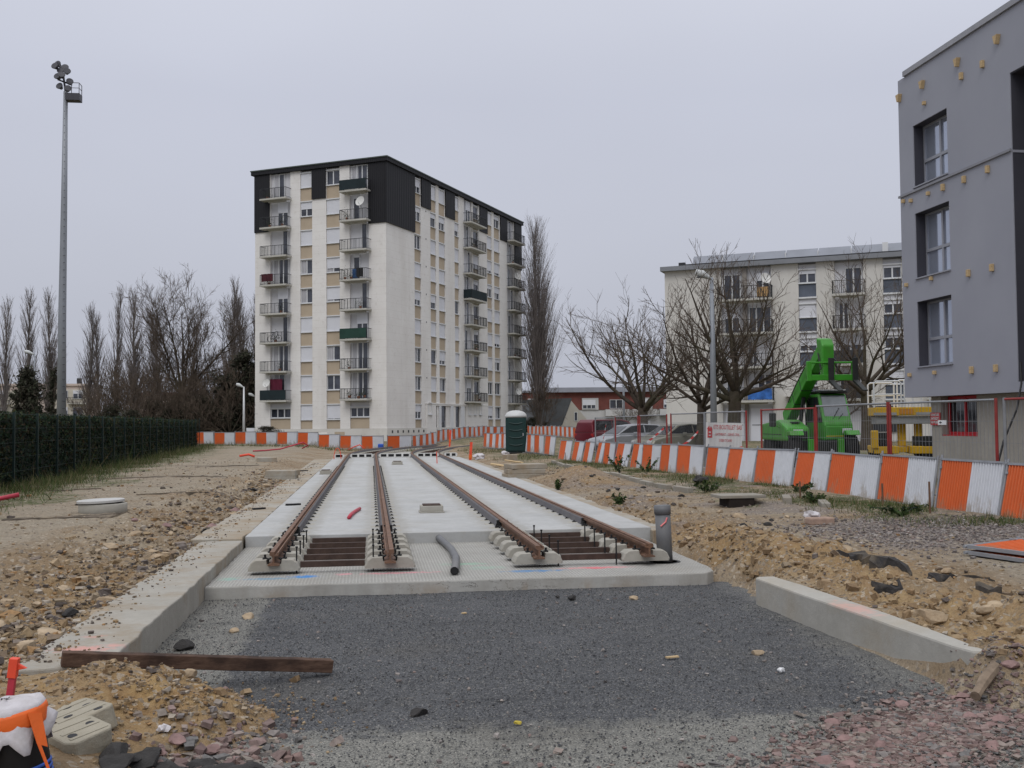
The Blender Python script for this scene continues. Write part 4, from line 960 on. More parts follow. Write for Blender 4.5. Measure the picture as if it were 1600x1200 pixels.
box_part('recess_lining', M_DGREY, GB, (.02, .89, -5.2, -5.184, 2.96, 10.25), (.84, .895, -9.6, -5.2, 2.96, 10.25), (.02, .84, -9.6, -5.2, 10.23, 10.258), (.0, .84, -9.6, -5.2, 2.952, 2.98))
box_part('recess_band', M_GREY, GB, (.01, .88, -5.215, -5.202, 8.36, 8.42))
box_part('coping', mat('light_coping', (.27, .275, .30), .5), GB, (-.06, .5, -19.6, -.35, 11.785, 11.93), (.1, .5, -.34, .03, 11.785, 11.84))
box_part('flashing', mat('light_flashing', (.22, .225, .25), .5), GB, (-.05, -.003, -5.17, .06, 8.40, 8.46))
M_ALU = mat('window_aluminium', (.30, .31, .345), .45, .06, 2, metal=.2)
M_BGLASS = mat('coated_glass', (.42, .46, .55), .06, .1, .8, metal=.6, spec=.7)
M_DGLASS = glass_mat('dark_glass', (.022, .024, .03), .06, .7)
for (y0, y1, z0, z1) in ops[:3]:
    wn_ = MB(); a0, a1 = y0 - 27.6, y1 - 27.6; e = .06; zt = z0 + (z1 - z0) * .42; ym = a0 + .84
    wn_.box(.30, .36, a0, a0 + e, z0, z1).box(.30, .36, a1 - e, a1, z0, z1).box(.30, .36, a0 + e, a1 - e, z0, z0 + e).box(.30, .36, a0 + e, a1 - e, z1 - e, z1)
    wn_.box(.29, .36, a0 + e, a1 - e, zt - .04, zt + .04).box(.292, .36, ym - .04, ym + .04, z0 + e, zt - .04).box(.292, .36, ym - .04, ym + .04, zt + .04, z1 - e)
    wo = wn_.build('window', M_ALU, GB)
    for (p0, p1, q0, q1, m_) in ((a0 + e, ym - .04, z0 + e, zt - .04, M_BGLASS), (a0 + e, ym - .04, zt + .04, z1 - e, M_BGLASS), (ym + .04, a1 - e, z0 + e, zt - .04, M_BGLASS), (ym + .04, a1 - e, zt + .04, z1 - e, M_BGLASS)): box_part('pane', m_, wo, (.335, .35, p0, p1, q0, q1))
    box_part('sill', M_GREY, wo, (-.05, .29, a0 - .02, a1 + .02, z0 - .035, z0 - .003))
    box_part('jamb', M_DGREY, wo, (.03, .295, a1 - .012, a1 - .002, z0, z1)); box_part('head', M_DGREY, wo, (.03, .295, a0, a1, z1 - .012, z1 - .002))
M_WOOD = mat('fresh_wood', (.46, .34, .19), .8, .18, 6, .2, 40, stretch=(1, 1, 6))
for (y, z) in ((27.49, 11.26), (26.24, 11.24), (24.53, 11.26), (22.82, 11.22)):
    MB().prism([(-.09, .09), (.09, .09), (.025, -.12), (-.02, -.12)], -.11, -.002, 'x').build('wood_bracket', M_WOOD, GB, (0, y - 27.6, z))
for i, (y, z) in enumerate(((26.17, 10.7), (24.37, 10.84), (23.45, 10.83), (27.4, 8.27), (26.99, 8.2), (26.08, 8.2), (25.35, 8.2), (24.37, 8.18), (23.35, 8.19), (27.34, 5.88), (26.03, 5.88), (24.28, 5.77), (23.28, 5.76), (27.28, 3.34), (25.98, 3.34), (24.25, 3.32), (23.23, 3.31))):
    hh = .05 if y > 25.9 else .09
    MB().box(-.085, -.002, -.045, .045, -hh, hh).build('wood_bracket', M_WOOD, GB, (0, y - 27.6, z), 0, .008)
def board_marks(t, c, nb):
    s = t.n('ShaderNodeSeparateXYZ'); t.l(t.pos, s.inputs[0]); fr = t.math('FRACT', t.math('MULTIPLY', s.outputs[1], 7.5)); j = t.rng(fr, 0, .08, 1, 0)
    c = t.mix(t.math('MULTIPLY', j, .35), c, (.15, .14, .12)); return c, t.bump(t.rng(fr, 0, .1), .4, .01, nb)
M_BOARD = concrete('board_marked_concrete', (.29, .275, .245), (.36, .345, .31), (.24, .22, .19), .4, .3, board_marks)
box_part('concrete_base', M_BOARD, GB, (.35, 10, -19.6, -2.92, .2, 2.705), (.35, 10, -1.24, -.75, .2, 2.705), (.35, 10, -2.918, -1.242, .2, 1.64))
wo = box_part('red_window', mat('red_frame', (.40, .012, .02), .45, .08), GB, (.55, .62, -2.9, -2.82, 1.66, 2.70), (.55, .62, -1.33, -1.25, 1.66, 2.70), (.55, .62, -2.82, -1.33, 1.66, 1.75), (.54, .62, -2.12, -2.03, 1.75, 2.70), (.55, .62, -2.82, -1.33, 2.62, 2.70), (.36, .548, -2.9, -1.26, 1.645, 1.67))
box_part('pane', M_DGLASS, wo, (.58, .60, -2.82, -2.12, 1.75, 2.62), (.58, .60, -2.03, -1.33, 1.75, 2.62))
# ---- distant houses
M_BRICKW = mat('red_brick_far', (.16, .055, .045), .9, .2, .8)
M_WHITEF = wall_mat('far_white', (.46, .46, .46), (.54, .54, .53))
M_SLATE = mat('slate_roof', (.075, .08, .085), .7, .2, .7)
M_GREYROOF = mat('grey_far_roof', (.26, .27, .31), .6, .1, .5)
LB = empty('long_building', (23, 174, 0), math.radians(-6), 'long low building with red brick top storey and white balconies behind the cars', 'building')
box_part('wall', M_WHITEF, LB, (0, 42, 0, 10, -1, 4.2)); box_part('brick_storey', M_BRICKW, LB, (-1, 42, -.1, 10, 4.2, 7.2))
box_part('roof', M_GREYROOF, LB, (5, 42.5, -1, 10.5, 7.2, 8.0)); box_part('roof', M_GREYROOF, LB, (-1.5, 5, -.4, 10.5, 7.2, 7.5))
for i in range(8):
    x = 4.5 + i * 4.6; box_part('white_panel', M_WHITEF, LB, (x - 1.2, x + 1.6, -.2, -.11, 4.2, 6.2)) if i % 2 == 0 else None
    window(LB, (x, -.25, 4.4), 0, 2.2, 1.5, 3 if i % 3 else 2, (0, .3, .6)[i % 3], False)
    window(LB, (x + .6, -.06, .9), 0, 1.3, 1.4, 2, (0, .5, 0)[i % 3], False)
    if i > 2: box_part('balcony_front', M_WHITEF, LB, (x - 1.9, x + 2.1, -1.2, -.12, 3.1, 4.25))
HS = empty('gabled_house', (24.2, 147, 0), math.radians(-3), 'small cream gabled house with dark slate roof behind the barriers', 'house')
M_HOUSE = wall_mat('house_render', (.42, .395, .345), (.48, .455, .40))
M_HOUSE_SHADE = wall_mat('house_shaded_render', (.33, .31, .28), (.37, .35, .31))  # house render dimmed evenly, the side's shade put into the colour
MB().prism([(2.7, -1), (7.7, -1), (7.7, 1.2), (4.3, 5.3), (2.7, 3.2)], 0, .3, 'y').build('wall', M_HOUSE, HS)
box_part('side_wall', M_HOUSE_SHADE, HS, (1.5, 2.69, .1, 6, -1, 1.9)); box_part('side_wall', M_HOUSE_SHADE, HS, (-4, 1.5, .6, 6, -1, 1.8))
MB().prism([(-.3, 1.75), (3.0, 1.75), (4.45, 5.5), (4.3, 5.62), (-2.2, 5.4)], -.05, .12, 'y').build('gable_trim', M_SLATE, HS)
o = MB().add([(-4.3, -.2, 1.6), (2.75, -.2, 1.6), (4.4, .0, 5.45), (-2.6, 3.2, 5.45), (-4.3, 6, 1.6), (7.9, 6, 1.0), (4.4, 6, 5.45)], [(0, 1, 2, 3), (0, 3, 4), (3, 2, 6)]).build('roof', M_SLATE, HS); sm_ = o.modifiers.new('t', 'SOLIDIFY'); sm_.thickness = .12
box_part('skylight', M_WFR, o, (.6, 1.5, .55, .7, 3.2, 3.6))
for (x, z) in ((5.0, 2.3), (5.0, -.2)): window(HS, (x, -.03, z), 0, .5, 1.3, 1, 0, False)
LF = empty('pale_apartments', (-66, 181, 0), math.radians(4), 'pale pinkish apartment building far left behind the poplars', 'building')
M_PINKW = wall_mat('pinkish_render', (.50, .41, .36), (.56, .47, .42)); M_CRM = wall_mat('cream_far', (.52, .48, .40), (.57, .53, .45))
box_part('wall', M_PINKW, LF, (0, 19, 0, 10, 0, 9.0)); box_part('roof', M_PINKW, LF, (-.3, 19.3, -.3, 10.3, 9.0, 9.35))
box_part('front_bay', M_CRM, LF, (13.5, 18.9, -.4, -.004, 0, 8.4)); box_part('front_bay', M_CRM, LF, (1, 8.4, -.3, -.004, 0, 8.2))
for i in range(3):
    for x in (2.5, 5.5, 11, 15.0, 17.4): window(LF, (x, -.48, 1.2 + i * 2.8), 0, 1.6, 1.4, 2, (0, .4, 0)[(i + int(x)) % 3], False)
    balcony(LF, (17.6, -.4, .3 + i * 2.8), 0, 3.4, 1.0); balcony(LF, (5, -.4, .3 + i * 2.8), 0, 4, 1.0)
for x in (2.5, 5, 9, 12, 16.5): box_part('chimney', M_IRON, LF, (x, x + .7, 3, 3.6, 9.35, 10.4))
LG = empty('pale_apartments', (-36.5, 172, 0), math.radians(6), 'small part of a pale pinkish building showing between the left trees', 'building')
box_part('wall', M_PINKW, LG, (0, 6, 0, 8, 0, 7.0)); box_part('roof', M_BRICKW, LG, (-.3, 6.3, -.3, 8.3, 7.0, 7.5)); window(LG, (2, -.06, 4), 0, 1.6, 1.4, 2, 0, False); window(LG, (2, -.06, 1.2), 0, 1.6, 1.4, 2, 0, False)
# ------------------------------------------------------------------ site barriers
def corr_mat(name, col):
    t = NT(name); c = t.mix(t.rng(t.noise(3, 5, .7), .45, .75, 0, .35), col, [x * .72 for x in col])
    c = t.mix(t.rng(t.noise(8, 5, .75), .62, .75, 0, .5), c, (.30, .25, .19))
    tcn = t.n('ShaderNodeTexCoord'); so = t.n('ShaderNodeSeparateXYZ'); t.l(tcn.outputs['Object'], so.inputs[0])       # mud splashed up from the ground
    spl = t.math('SUBTRACT', t.noise(5, 6, .75, stretch=(1, 1, .45)), t.math('MULTIPLY', so.outputs[2], .55)); c = t.mix(t.rng(spl, .36, .50, 0, .6), c, (.27, .21, .145))
    return t.done(c, .55, t.bump(t.noise(4, 3), .25, .03), 0, .4)
M_ORANGE = corr_mat('orange_sheet', (.62, .125, .03)); M_PWHITE = corr_mat('white_sheet', (.60, .62, .66))
M_PFRAME = mat('panel_frame', (.30, .315, .34), .5, .15, 4, .1, 60, .4, .5, dirt=(.2, .17, .13), dirt_amt=.3)
def corr(x0, x1, z0, z1):
    b = MB(); n = int((x1 - x0) / .0817 + .5); prof_ = []
    for i in range(n):
        a = x0 + (x1 - x0) * i / n; w_ = (x1 - x0) / n
        prof_ += [(a, .016), (a + .32 * w_, .016), (a + .5 * w_, -.016), (a + .82 * w_, -.016)]
    prof_.append((x1, .016)); k = len(prof_)
    b.add([(p[0], p[1], z) for z in (z0, z1) for p in prof_], [(i, i + 1, k + i + 1, k + i) for i in range(k - 1)]); return b
fm = MB(); r_ = .021
fm.box(-1.015, -.965, -.035, .035, .97, 1.0).box(-.975, -.90, -.034, -.022, .80, .84).tube([(-.99, 0, .0), (-.99, 0, 1.06)], r_, 8).tube([(.99, 0, .0), (.99, 0, 1.03)], r_, 8)
fm.box(-.97, .97, -.022, .022, .955, .995).box(-.97, .97, -.022, .022, .03, .06)
fm.box(-.16 + .99 - .1, .93, -.03, -.022, .962, .988)
FRAME_ME = fm.mesh('frame', M_PFRAME); OR_ME = corr(-.965, 0, .055, .96).mesh('orange_sheet', M_ORANGE); WH_ME = corr(0, .965, .055, .96).mesh('white_sheet', M_PWHITE)
FOOT_ME = MB().box(-1.02, -.96, -.25, .30, -.03, .0).box(.96, 1.02, -.25, .30, -.03, .0).mesh('foot', M_PFRAME)
def panel(a, b, z, lean, label, group, yrot=0):
    a = Vector(a); b = Vector(b); m_ = (a + b) / 2; d = b - a; L = d.length
    o = empty('barrier_panel', (m_.x, m_.y, z), 0, label, 'barrier', group)
    o.rotation_euler = (-lean, yrot, math.atan2(d.y, d.x)); o.scale = (L / 2.0, 1, 1)
    inst('frame', FRAME_ME, o); inst('orange_sheet', OR_ME, o); inst('white_sheet', WH_ME, o); inst('foot', FOOT_ME, o)
    return o
rp = random.Random(9)
row = [(10.42, 14.2), (10.4, 16.23), (10.37, 18.16), (10.34, 20.25), (10.30, 22.6), (10.21, 24.42), (10.11, 26.68), (10.01, 28.68), (9.89, 30.3), (9.71, 32.35), (9.58, 33.84), (9.43, 35.61), (9.28, 37.01), (9.08, 38.59), (8.94, 39.8), (8.80, 40.92), (8.63, 42.27), (8.44, 43.88), (8.37, 46.4)]
for i in range(len(row) - 1):
    b_, a_ = row[i], row[i + 1]; dv = Vector(b_) - Vector(a_); sh = dv * .016
    panel((a_[0] + sh.x + rp.uniform(-.06, .06), a_[1] + sh.y), (b_[0] - sh.x + rp.uniform(-.06, .06), b_[1] - sh.y), .40 - .004 * i + rp.uniform(-.015, .015), .17 + rp.uniform(-.07, .07),
          f'orange and white barrier panel, {ORD[i]} from the right end of the right row', 'barrier panels of the long right row', rp.uniform(-.012, .012))
def run(pts, n, label, group, lean=.06, z=None):
    P = [Vector(p) for p in pts]; L = [0]
    for i in range(1, len(P)): L.append(L[-1] + (P[i] - P[i - 1]).length)
    def at(s):
        for i in range(1, len(P)):
            if s <= L[i] + 1e-6: return P[i - 1].lerp(P[i], (s - L[i - 1]) / (L[i] - L[i - 1]))
        return P[-1]
    for k in range(n):
        a, b = at(L[-1] * k / n), at(L[-1] * (k + 1) / n); g_ = (b - a) * .008; a, b = a + g_, b - g_
        m_ = (a + b) / 2
        panel(a, b, (H(m_.x, m_.y) if z is None else z) + .03 + rp.uniform(-.03, .03), lean + rp.uniform(-.05, .05), label.replace('#', ORD[k]), group, rp.uniform(-.01, .01))
run([(7.55, 70.2), (8.1, 64.2), (8.3, 54), (8.75, 49.5)], 11, 'barrier panel beside the toilet, # from the far end of its row', 'barrier panels beside the toilet', .08)
run([(-13.9, 84.6), (-8, 81.0), (.9, 74.2)], 9, 'back barrier panel in front of the tower, # from the hedge', 'barrier panels in front of the tower left face', .02)
run([(1.1, 74.3), (2.9, 75.4)], 1, 'back barrier panel at the corner before the tower', 'barrier panels in front of the tower left face', .02)
run([(3.0, 75.6), (6.5, 88.2), (11.5, 103.6), (15.1, 111)], 18, 'barrier panel before the tower entrance, # from the corner', 'barrier panels in front of the tower right face', .02)
run([(16.6, 110), (17.2, 95.5), (17.45, 84.5)], 13, 'barrier panel left of the red car, # from the far end', 'barrier panels behind the toilet', .02)
# two panels lying flat at the right edge
for k, (dz, dx, ang, lb) in enumerate(((.0, -.06, -1.33, 'lower of two barrier panels lying flat at the right edge'), (.07, .03, -1.25, 'upper of two barrier panels lying flat, orange half showing'))):
    o = empty('barrier_panel', (7.55 + dx, 11.05 + .05 * k, .44 + dz), 0, lb, 'barrier', 'barrier panels lying on the ground')
    o.rotation_euler = (-math.pi / 2 + .03, 0, ang)
    inst('frame', FRAME_ME, o); inst('orange_sheet', OR_ME, o); inst('white_sheet', WH_ME, o)

# ------------------------------------------------------------------ mesh fence
M_FRED = mat('red_post', (.25, .026, .024), .55, .2, 5, spec=.4, dirt=(.2, .1, .07), dirt_amt=.3)
M_FGREY = mat('fence_tube', (.25, .26, .275), .5, .15, 4, metal=.3)
def fence(a, b, h, fred, label, red_l=False, red_r=False, wires=.11):
    a = Vector(a); b = Vector(b); d = b - a; L = d.length; z = max(.38, H((a.x + b.x) / 2, (a.y + b.y) / 2))
    o = empty('mesh_fence', (a.x, a.y, z), math.atan2(d.y, d.x), label, 'fence', 'wire mesh fence panels behind the barriers')
    r = .024
    MB().tube([(0, 0, .05), (0, 0, h)], r * 1.2, 8).build('post', M_FRED if red_l else M_FGREY, o); MB().tube([(L, 0, .05), (L, 0, h)], r * 1.2, 8).build('post', M_FRED if red_r else M_FGREY, o)
    MB().tube([(r, 0, h - .03), (L - r, 0, h - .03)], r * .9, 8).build('top_tube', M_FRED if fred else M_FGREY, o); MB().tube([(r, 0, .14), (L - r, 0, .14)], r * .8, 8).build('bottom_tube', M_FGREY, o)
    b_ = MB(); n = int(L / wires)
    for i in range(1, n):
        x = L * i / n; b_.box(x - .0022, x + .0022, -.0022, .0022, .15, h - .05)
    for zz in (.45, .8, 1.2, 1.6): b_.box(r, L - r, -.003, .003, zz - .003, zz + .003)
    b_.build('wire_mesh', M_FGREY, o)
    MB().box(-.11, .11, -.3, .3, -.02, .12).build('foot_block', M_BLOCKC, o, bevel=.02)
    return o
fence((11.6, 13.9), (11.33, 17.36), 2.02, True, 'red topped mesh fence panel at the right edge before the concrete base', True, False)
fence((11.27, 17.52), (11.0, 20.9), 2.02, False, 'grey mesh fence panel before the red window', True, True)
fence((11.0, 21.0), (11.04, 24.7), 2.0, False, 'grey mesh fence panel before the telehandler cab', True, True)
fence((11.04, 24.8), (11.04, 28.4), 1.97, True, 'red framed mesh fence panel left of the telehandler', True, True)
fence((11.04, 29.6), (10.9, 33.0), 1.95, False, 'grey mesh fence panel carrying the company sign', True, False)
fence((10.9, 33.1), (10.74, 36.4), 1.93, False, 'grey mesh fence panel before the beige car', False, True)
fence((10.7, 36.8), (10.4, 39.5), 1.9, False, 'grey mesh fence panel before the silver car', True, True)
fence((10.38, 39.7), (10.14, 42.5), 1.88, False, 'mesh fence panel between the silver and red cars', True, True)
fence((10.12, 42.6), (9.85, 45.1), 1.86, False, 'farthest mesh fence panel before the red car', False, False)
# company sign
def text_mesh(s, size, m, name='lettering', ext=.004, sx=1.):
    cu = bpy.data.curves.new('t', 'FONT'); cu.body = s; cu.size = size; cu.extrude = ext; cu.align_x = 'LEFT'
    to = bpy.data.objects.new('t', cu); COL.objects.link(to); dg = bpy.context.evaluated_depsgraph_get(); dg.update()
    me_ = bpy.data.meshes.new_from_object(to.evaluated_get(dg)); bpy.data.objects.remove(to); me_.name = name
    me_.materials.clear(); me_.materials.append(m); return me_
def put_text(parent, s, size, m, x, z, width, y=-.022):
    me_ = text_mesh(s, size, m); xs_ = [v.co.x for v in me_.vertices]; w0 = max(xs_) - min(xs_)
    o = inst('lettering', me_, parent, (x, y, z), (math.pi / 2, 0, 0), (width / w0, 1, 1)); return o
M_SIGNW = mat('sign_white', (.66, .67, .68), .5, .06, 3, dirt=(.45, .42, .38), dirt_amt=.3); M_SIGNR = mat('sign_red', (.50, .045, .05), .5, .05)
SG = empty('company_sign', (10.82, 32.75, 1.26), math.radians(-14), 'white company sign with red lettering and red logo on the mesh fence', 'sign'); SG.rotation_euler = (0, .035, math.radians(-12))
MB().box(0, 1.16, -.018, .0, 0, .80).build('board', M_SIGNW, SG)
put_text(SG, 'ETS BOUTILLET SAS', .20, M_SIGNR, .235, .585, .90); put_text(SG, 'BATIMENT - GENIE CIVIL', .12, M_SIGNR, .30, .375, .78); put_text(SG, '37000 TOURS', .12, M_SIGNR, .42, .18, .42)
MB().prism([(.05, .30), (.20, .30), (.20, .60), (.155, .68), (.12, .60), (.10, .70), (.02, .58), (.05, .58)], -.026, -.0185, 'y').build('logo', M_SIGNR, SG)
MB().box(.085, .155, -.030, -.0265, .36, .40).box(.085, .155, -.030, -.0265, .46, .50).build('logo_mark', M_SIGNW, SG)
# small signs on the concrete base and fence
RS = empty('red_notice', (15.33, 26.60, 1.93), 0, 'small red notice with white lines on the concrete base corner', 'sign')
MB().box(-.02, 0, -.24, .24, 0, .34).build('board', M_SIGNR, RS)
for k, (s_, wd) in enumerate((('CHANTIER', .38), ('INTERDIT', .38), ('AU PUBLIC', .40))):
    me_ = text_mesh(s_, .10, M_SIGNW); xs_ = [v.co.x for v in me_.vertices]; inst('lettering', me_, RS, (-.026, wd / 2, .245 - k * .10), (math.pi / 2, 0, -math.pi / 2), (wd / (max(xs_) - min(xs_)), 1, 1))
for (x, y, z, lb) in ((11.12, 19.0, 1.98, 'small white plate with arrow on the mesh fence'), (11.42, 16.2, 1.86, 'small white plate on the fence beside the red post')):
    o = empty('fence_plate', (x, y, z), math.radians(94 - 180 + 86), lb, 'sign'); o.rotation_euler = (0, 0, math.atan2(-1, .08))
    MB().box(-.13, .13, -.05, -.04, 0, .09).build('plate', M_SIGNW, o); MB().prism([(-.08, .045), (-.04, .07), (-.04, .052), (.0, .052), (.0, .038), (-.04, .038), (-.04, .02)], -.056, -.051, 'y').build('arrow_mark', M_BLACK, o)
cb = MB(); cb.sm = True; cb.tube([(14.93, 22.2, 3.4), (14.9, 22.15, 2.9), (14.6, 21.9, 2.3), (13.6, 20.9, 1.6), (12.6, 19.6, 1.1), (11.7, 18.2, .8), (11.2, 17.6, .75), (10.9, 18.6, .6)], .022, 6); tag(cb.build('black_cable', M_BLACK), 'black cable hanging from the grey building to the fence', 'cable')
# hazard tape
M_TAPE = NT('hazard_tape')
s_ = M_TAPE.n('ShaderNodeSeparateXYZ'); M_TAPE.l(M_TAPE.pos, s_.inputs[0])
fr = M_TAPE.math('FRACT', M_TAPE.math('MULTIPLY', M_TAPE.math('ADD', s_.outputs[0], s_.outputs[2]), 4.0))
M_TAPE = M_TAPE.done(M_TAPE.mix(M_TAPE.rng(fr, .48, .52), (.55, .04, .035), (.65, .65, .65)), .5)
def tape(pts, label):
    b = MB(); vv = []
    for p in pts: vv += [(p[0], p[1], p[2] - .04), (p[0], p[1], p[2] + .04)]
    b.add(vv, [(2 * i, 2 * i + 2, 2 * i + 3, 2 * i + 1) for i in range(len(pts) - 1)]); o = b.build('hazard_tape', M_TAPE); q = o.modifiers.new('s', 'SOLIDIFY'); q.thickness = .004; tag(o, label, 'tape', 'red and white hazard tape on the fence')
tape([(10.85, 33.6, 1.75), (10.75, 34.2, 1.45), (10.7, 35.0, 1.25), (10.62, 35.8, 1.2)], 'red and white tape sagging below the company sign')
tape([(10.5, 36.5, 1.85), (10.4, 37.6, 1.5), (10.3, 38.6, 1.2), (10.2, 39.4, 1.15)], 'red and white tape hanging before the beige car')
tape([(9.9, 43.2, 2.0), (9.88, 43.5, 1.5), (9.85, 43.8, 1.2)], 'red and white tape hanging before the red car')
tape([(11.0, 28.7, 1.25), (10.95, 29.2, 1.15), (10.95, 29.8, 1.3), (10.95, 30.3, 1.2)], 'red and white tape near the sign post')

# ------------------------------------------------------------------ vehicles
M_TYRE = mat('tyre', (.016, .016, .017), .85, .2, 8, .3, 40, spec=.2); M_RIM = mat('rim', (.28, .29, .30), .4, .1, 4, metal=.6)
M_CARGL = glass_mat('car_glass', (.012, .014, .016), .06, .35); M_LAMPR = mat('tail_lamp', (.35, .02, .02), .3); M_LAMPW = mat('head_lamp', (.55, .56, .58), .2)
def wheel(parent, x, y, r, w_, s=1):
    o = MB(); o.sm = True; n = 20; prof_ = [(r * .62, -w_ / 2), (r * .93, -w_ / 2), (r, -w_ / 2 + .03), (r, w_ / 2 - .03), (r * .93, w_ / 2), (r * .62, w_ / 2)]
    o.lathe(prof_, n=n); o.v = [(a, c, b) for a, b, c in o.v]
    t_ = o.build('tyre', M_TYRE)
    root = inst('wheel', MB().lathe([(r * .60, -w_ / 2 + .03), (r * .60, w_ / 2 - .03)], n=16).mesh('rim', M_RIM), parent, (x, y, r)); root.rotation_euler = (math.pi / 2, 0, 0)
    t_.parent = root; t_.rotation_euler = (-math.pi / 2, 0, 0); return root
def car(loc, rz, L, Wd, low, roof, col, label, name, wb=(.78, -.80)):
    """low: lower body silhouette (x,z); roof: greenhouse silhouette, both nose at +x"""
    root = empty(name, loc, rz, label, 'car', None)
    paint = mat(name + '_paint', col, .28, .05, 1.5, metal=.25, spec=.5); hw = Wd / 2
    def loft(pol, ws, nm, m_, inset=1.0):
        """silhouette lofted over the width with rounded shoulders"""
        b = MB(); b.sm = False; n = len(pol); cx_ = sum(p[0] for p in pol) / n; cz_ = min(p[1] for p in pol)
        vv = []
        for yy, sc in ws: vv += [(cx_ + (p[0] - cx_) * sc, yy(p[1]) if callable(yy) else yy, cz_ + (p[1] - cz_) * sc) for p in pol]
        fs = [tuple(range(n)), tuple(range((len(ws) - 1) * n, len(ws) * n))[::-1]]
        for k in range(len(ws) - 1): fs += [(k * n + i, (k + 1) * n + i, (k + 1) * n + (i + 1) % n, k * n + (i + 1) % n) for i in range(n)]
        b.add(vv, fs); o = b.build(nm, m_, root); q = o.modifiers.new('b', 'BEVEL'); q.width = .04; q.segments = 3; q.limit_method = 'ANGLE'; q.angle_limit = .5
        return o
    loft(low, [(-hw, .965), (-hw + .10, 1), (hw - .10, 1), (hw, .965)], 'body', paint)
    zt = max(p[1] for p in roof); z0 = min(p[1] for p in roof)
    tum = lambda sgn: (lambda z: sgn * (hw - .06 - .20 * (z - z0) / (zt - z0)))
    loft(roof, [(tum(-1), 1), (tum(-.5), 1.0), (tum(.5), 1.0), (tum(1), 1)], 'cabin', paint)
    # glass: side windows and the two screens, set just proud of the cabin
    ins = [(p[0], p[1]) for p in roof]; cxr = sum(p[0] for p in ins) / len(ins); czr = (zt + z0) / 2
    sg = [(cxr + (p[0] - cxr) * .86, czr + .03 + (p[1] - czr) * .70) for p in ins]; n = len(sg)
    for sgn in (-1, 1):
        vv = [(p[0], tum(sgn)(p[1]) + sgn * d_, p[1]) for d_ in (-.02, .012) for p in sg]
        fs = [tuple(range(n)), tuple(range(n, 2 * n))[::-1]] + [(i, (i + 1) % n, n + (i + 1) % n, n + i) for i in range(n)]
        wdw = MB().add(vv, fs).build('side_window', M_CARGL, root)
        xm = cxr; b = MB(); b.box(xm - .035, xm + .035, min(sgn * (hw - .05), sgn * (hw - .30)), max(sgn * (hw - .05), sgn * (hw - .30)), z0, zt - .06); 
        y0_, y1_ = tum(sgn)(z0 + .05) + sgn * .016, tum(sgn)(zt - .08) + sgn * .016
        MB().add([(xm - .03, y0_, z0 + .05), (xm + .03, y0_, z0 + .05), (xm + .03, y1_, zt - .08), (xm - .03, y1_, zt - .08)], [(0, 1, 2, 3)]).build('pillar', paint, wdw)
    def screen(pa, pb, nm):
        d = Vector((pb[0] - pa[0], pb[1] - pa[1])); nn = Vector((d.y, -d.x)).normalized() * .012
        if nn.x * (1 if pa[0] > cxr else -1) < 0: nn = -nn
        a = Vector(pa) + d * .12 + nn; c_ = Vector(pb) - d * .10 + nn
        ya, yc = tum(1)(a.y) - .10, tum(1)(c_.y) - .08
        MB().add([(a.x, -ya, a.y), (a.x, ya, a.y), (c_.x, yc, c_.y), (c_.x, -yc, c_.y)], [(0, 1, 2, 3)]).build(nm, M_CARGL, root)
    fr_ = sorted(roof, key=lambda p: -p[0])[:1] + [max([p for p in roof if p[1] > zt - .12], key=lambda p: p[0])]
    re_ = sorted(roof, key=lambda p: p[0])[:1] + [min([p for p in roof if p[1] > zt - .12], key=lambda p: p[0])]
    screen(fr_[0], fr_[1], 'windscreen'); screen(re_[0], re_[1], 'rear_window')
    xs_ = [p[0] for p in low]; x1, x0 = max(xs_), min(xs_)
    for sgn in (-1, 1):
        MB().box(x1 - .30, x1 - .06, sgn * (hw - .28) - .16, sgn * (hw - .28) + .16, .60, .76).build('headlight', M_LAMPW, root, bevel=.02)
        MB().box(x0 + .03, x0 + .16, sgn * (hw - .16) - .10, sgn * (hw - .16) + .10, .75, 1.0).build('tail_light', M_LAMPR, root, bevel=.02)
        MB().box(cxr + .55, cxr + .72, sgn * (hw + .06) - .07, sgn * (hw + .06) + .07, z0 + .02, z0 + .16).build('mirror', paint, root, bevel=.03)
        MB().box(cxr - .45, cxr - .28, sgn * (hw + .002) - .012, sgn * (hw + .002) + .012, .82, .86).build('door_handle', M_BLACK, root)
        for wx in wb:
            wheel(root, wx * L / 2 * .78, sgn * (hw - .12), .31, .20)
    MB().box(x1 - .06, x1 + .03, -hw + .15, hw - .15, .25, .48).build('bumper', M_BLACK, root, bevel=.03); MB().box(x0 - .03, x0 + .06, -hw + .15, hw - .15, .28, .52).build('bumper', M_BLACK, root, bevel=.03)
    return root
hatch_low = [(-2.0, .25), (2.05, .22), (2.10, .55), (1.95, .80), (1.10, .98), (-1.85, 1.02), (-2.05, .85), (-2.08, .5)]
hatch_roof = [(1.25, .96), (.45, 1.44), (-.30, 1.52), (-1.25, 1.47), (-1.95, 1.0)]
van_low = [(-1.95, .25), (2.0, .22), (2.05, .6), (1.85, .88), (1.25, 1.05), (-1.95, 1.08), (-2.0, .6)]
van_roof = [(1.35, 1.03), (.70, 1.66), (.2, 1.77), (-1.70, 1.76), (-1.90, 1.6), (-1.97, 1.06)]
zc = .48
car((13.9, 46.2, zc), math.radians(180 - 16.5 + 38), 4.15, 1.75, hatch_low, hatch_roof, (.20, .195, .155), 'greenish beige hatchback parked behind the fence left of the sign', 'beige_car')
car((12.75, 50.2, zc), math.radians(180 - 14 + 30), 4.1, 1.72, hatch_low, hatch_roof, (.32, .33, .35), 'silver car parked between the red and the beige car', 'silver_car')
car((13.15, 56.0, zc), math.radians(-12 + 38), 4.05, 1.75, van_low, van_roof, (.13, .010, .018), 'dark red high roofed car, leftmost of the parked cars', 'red_car')

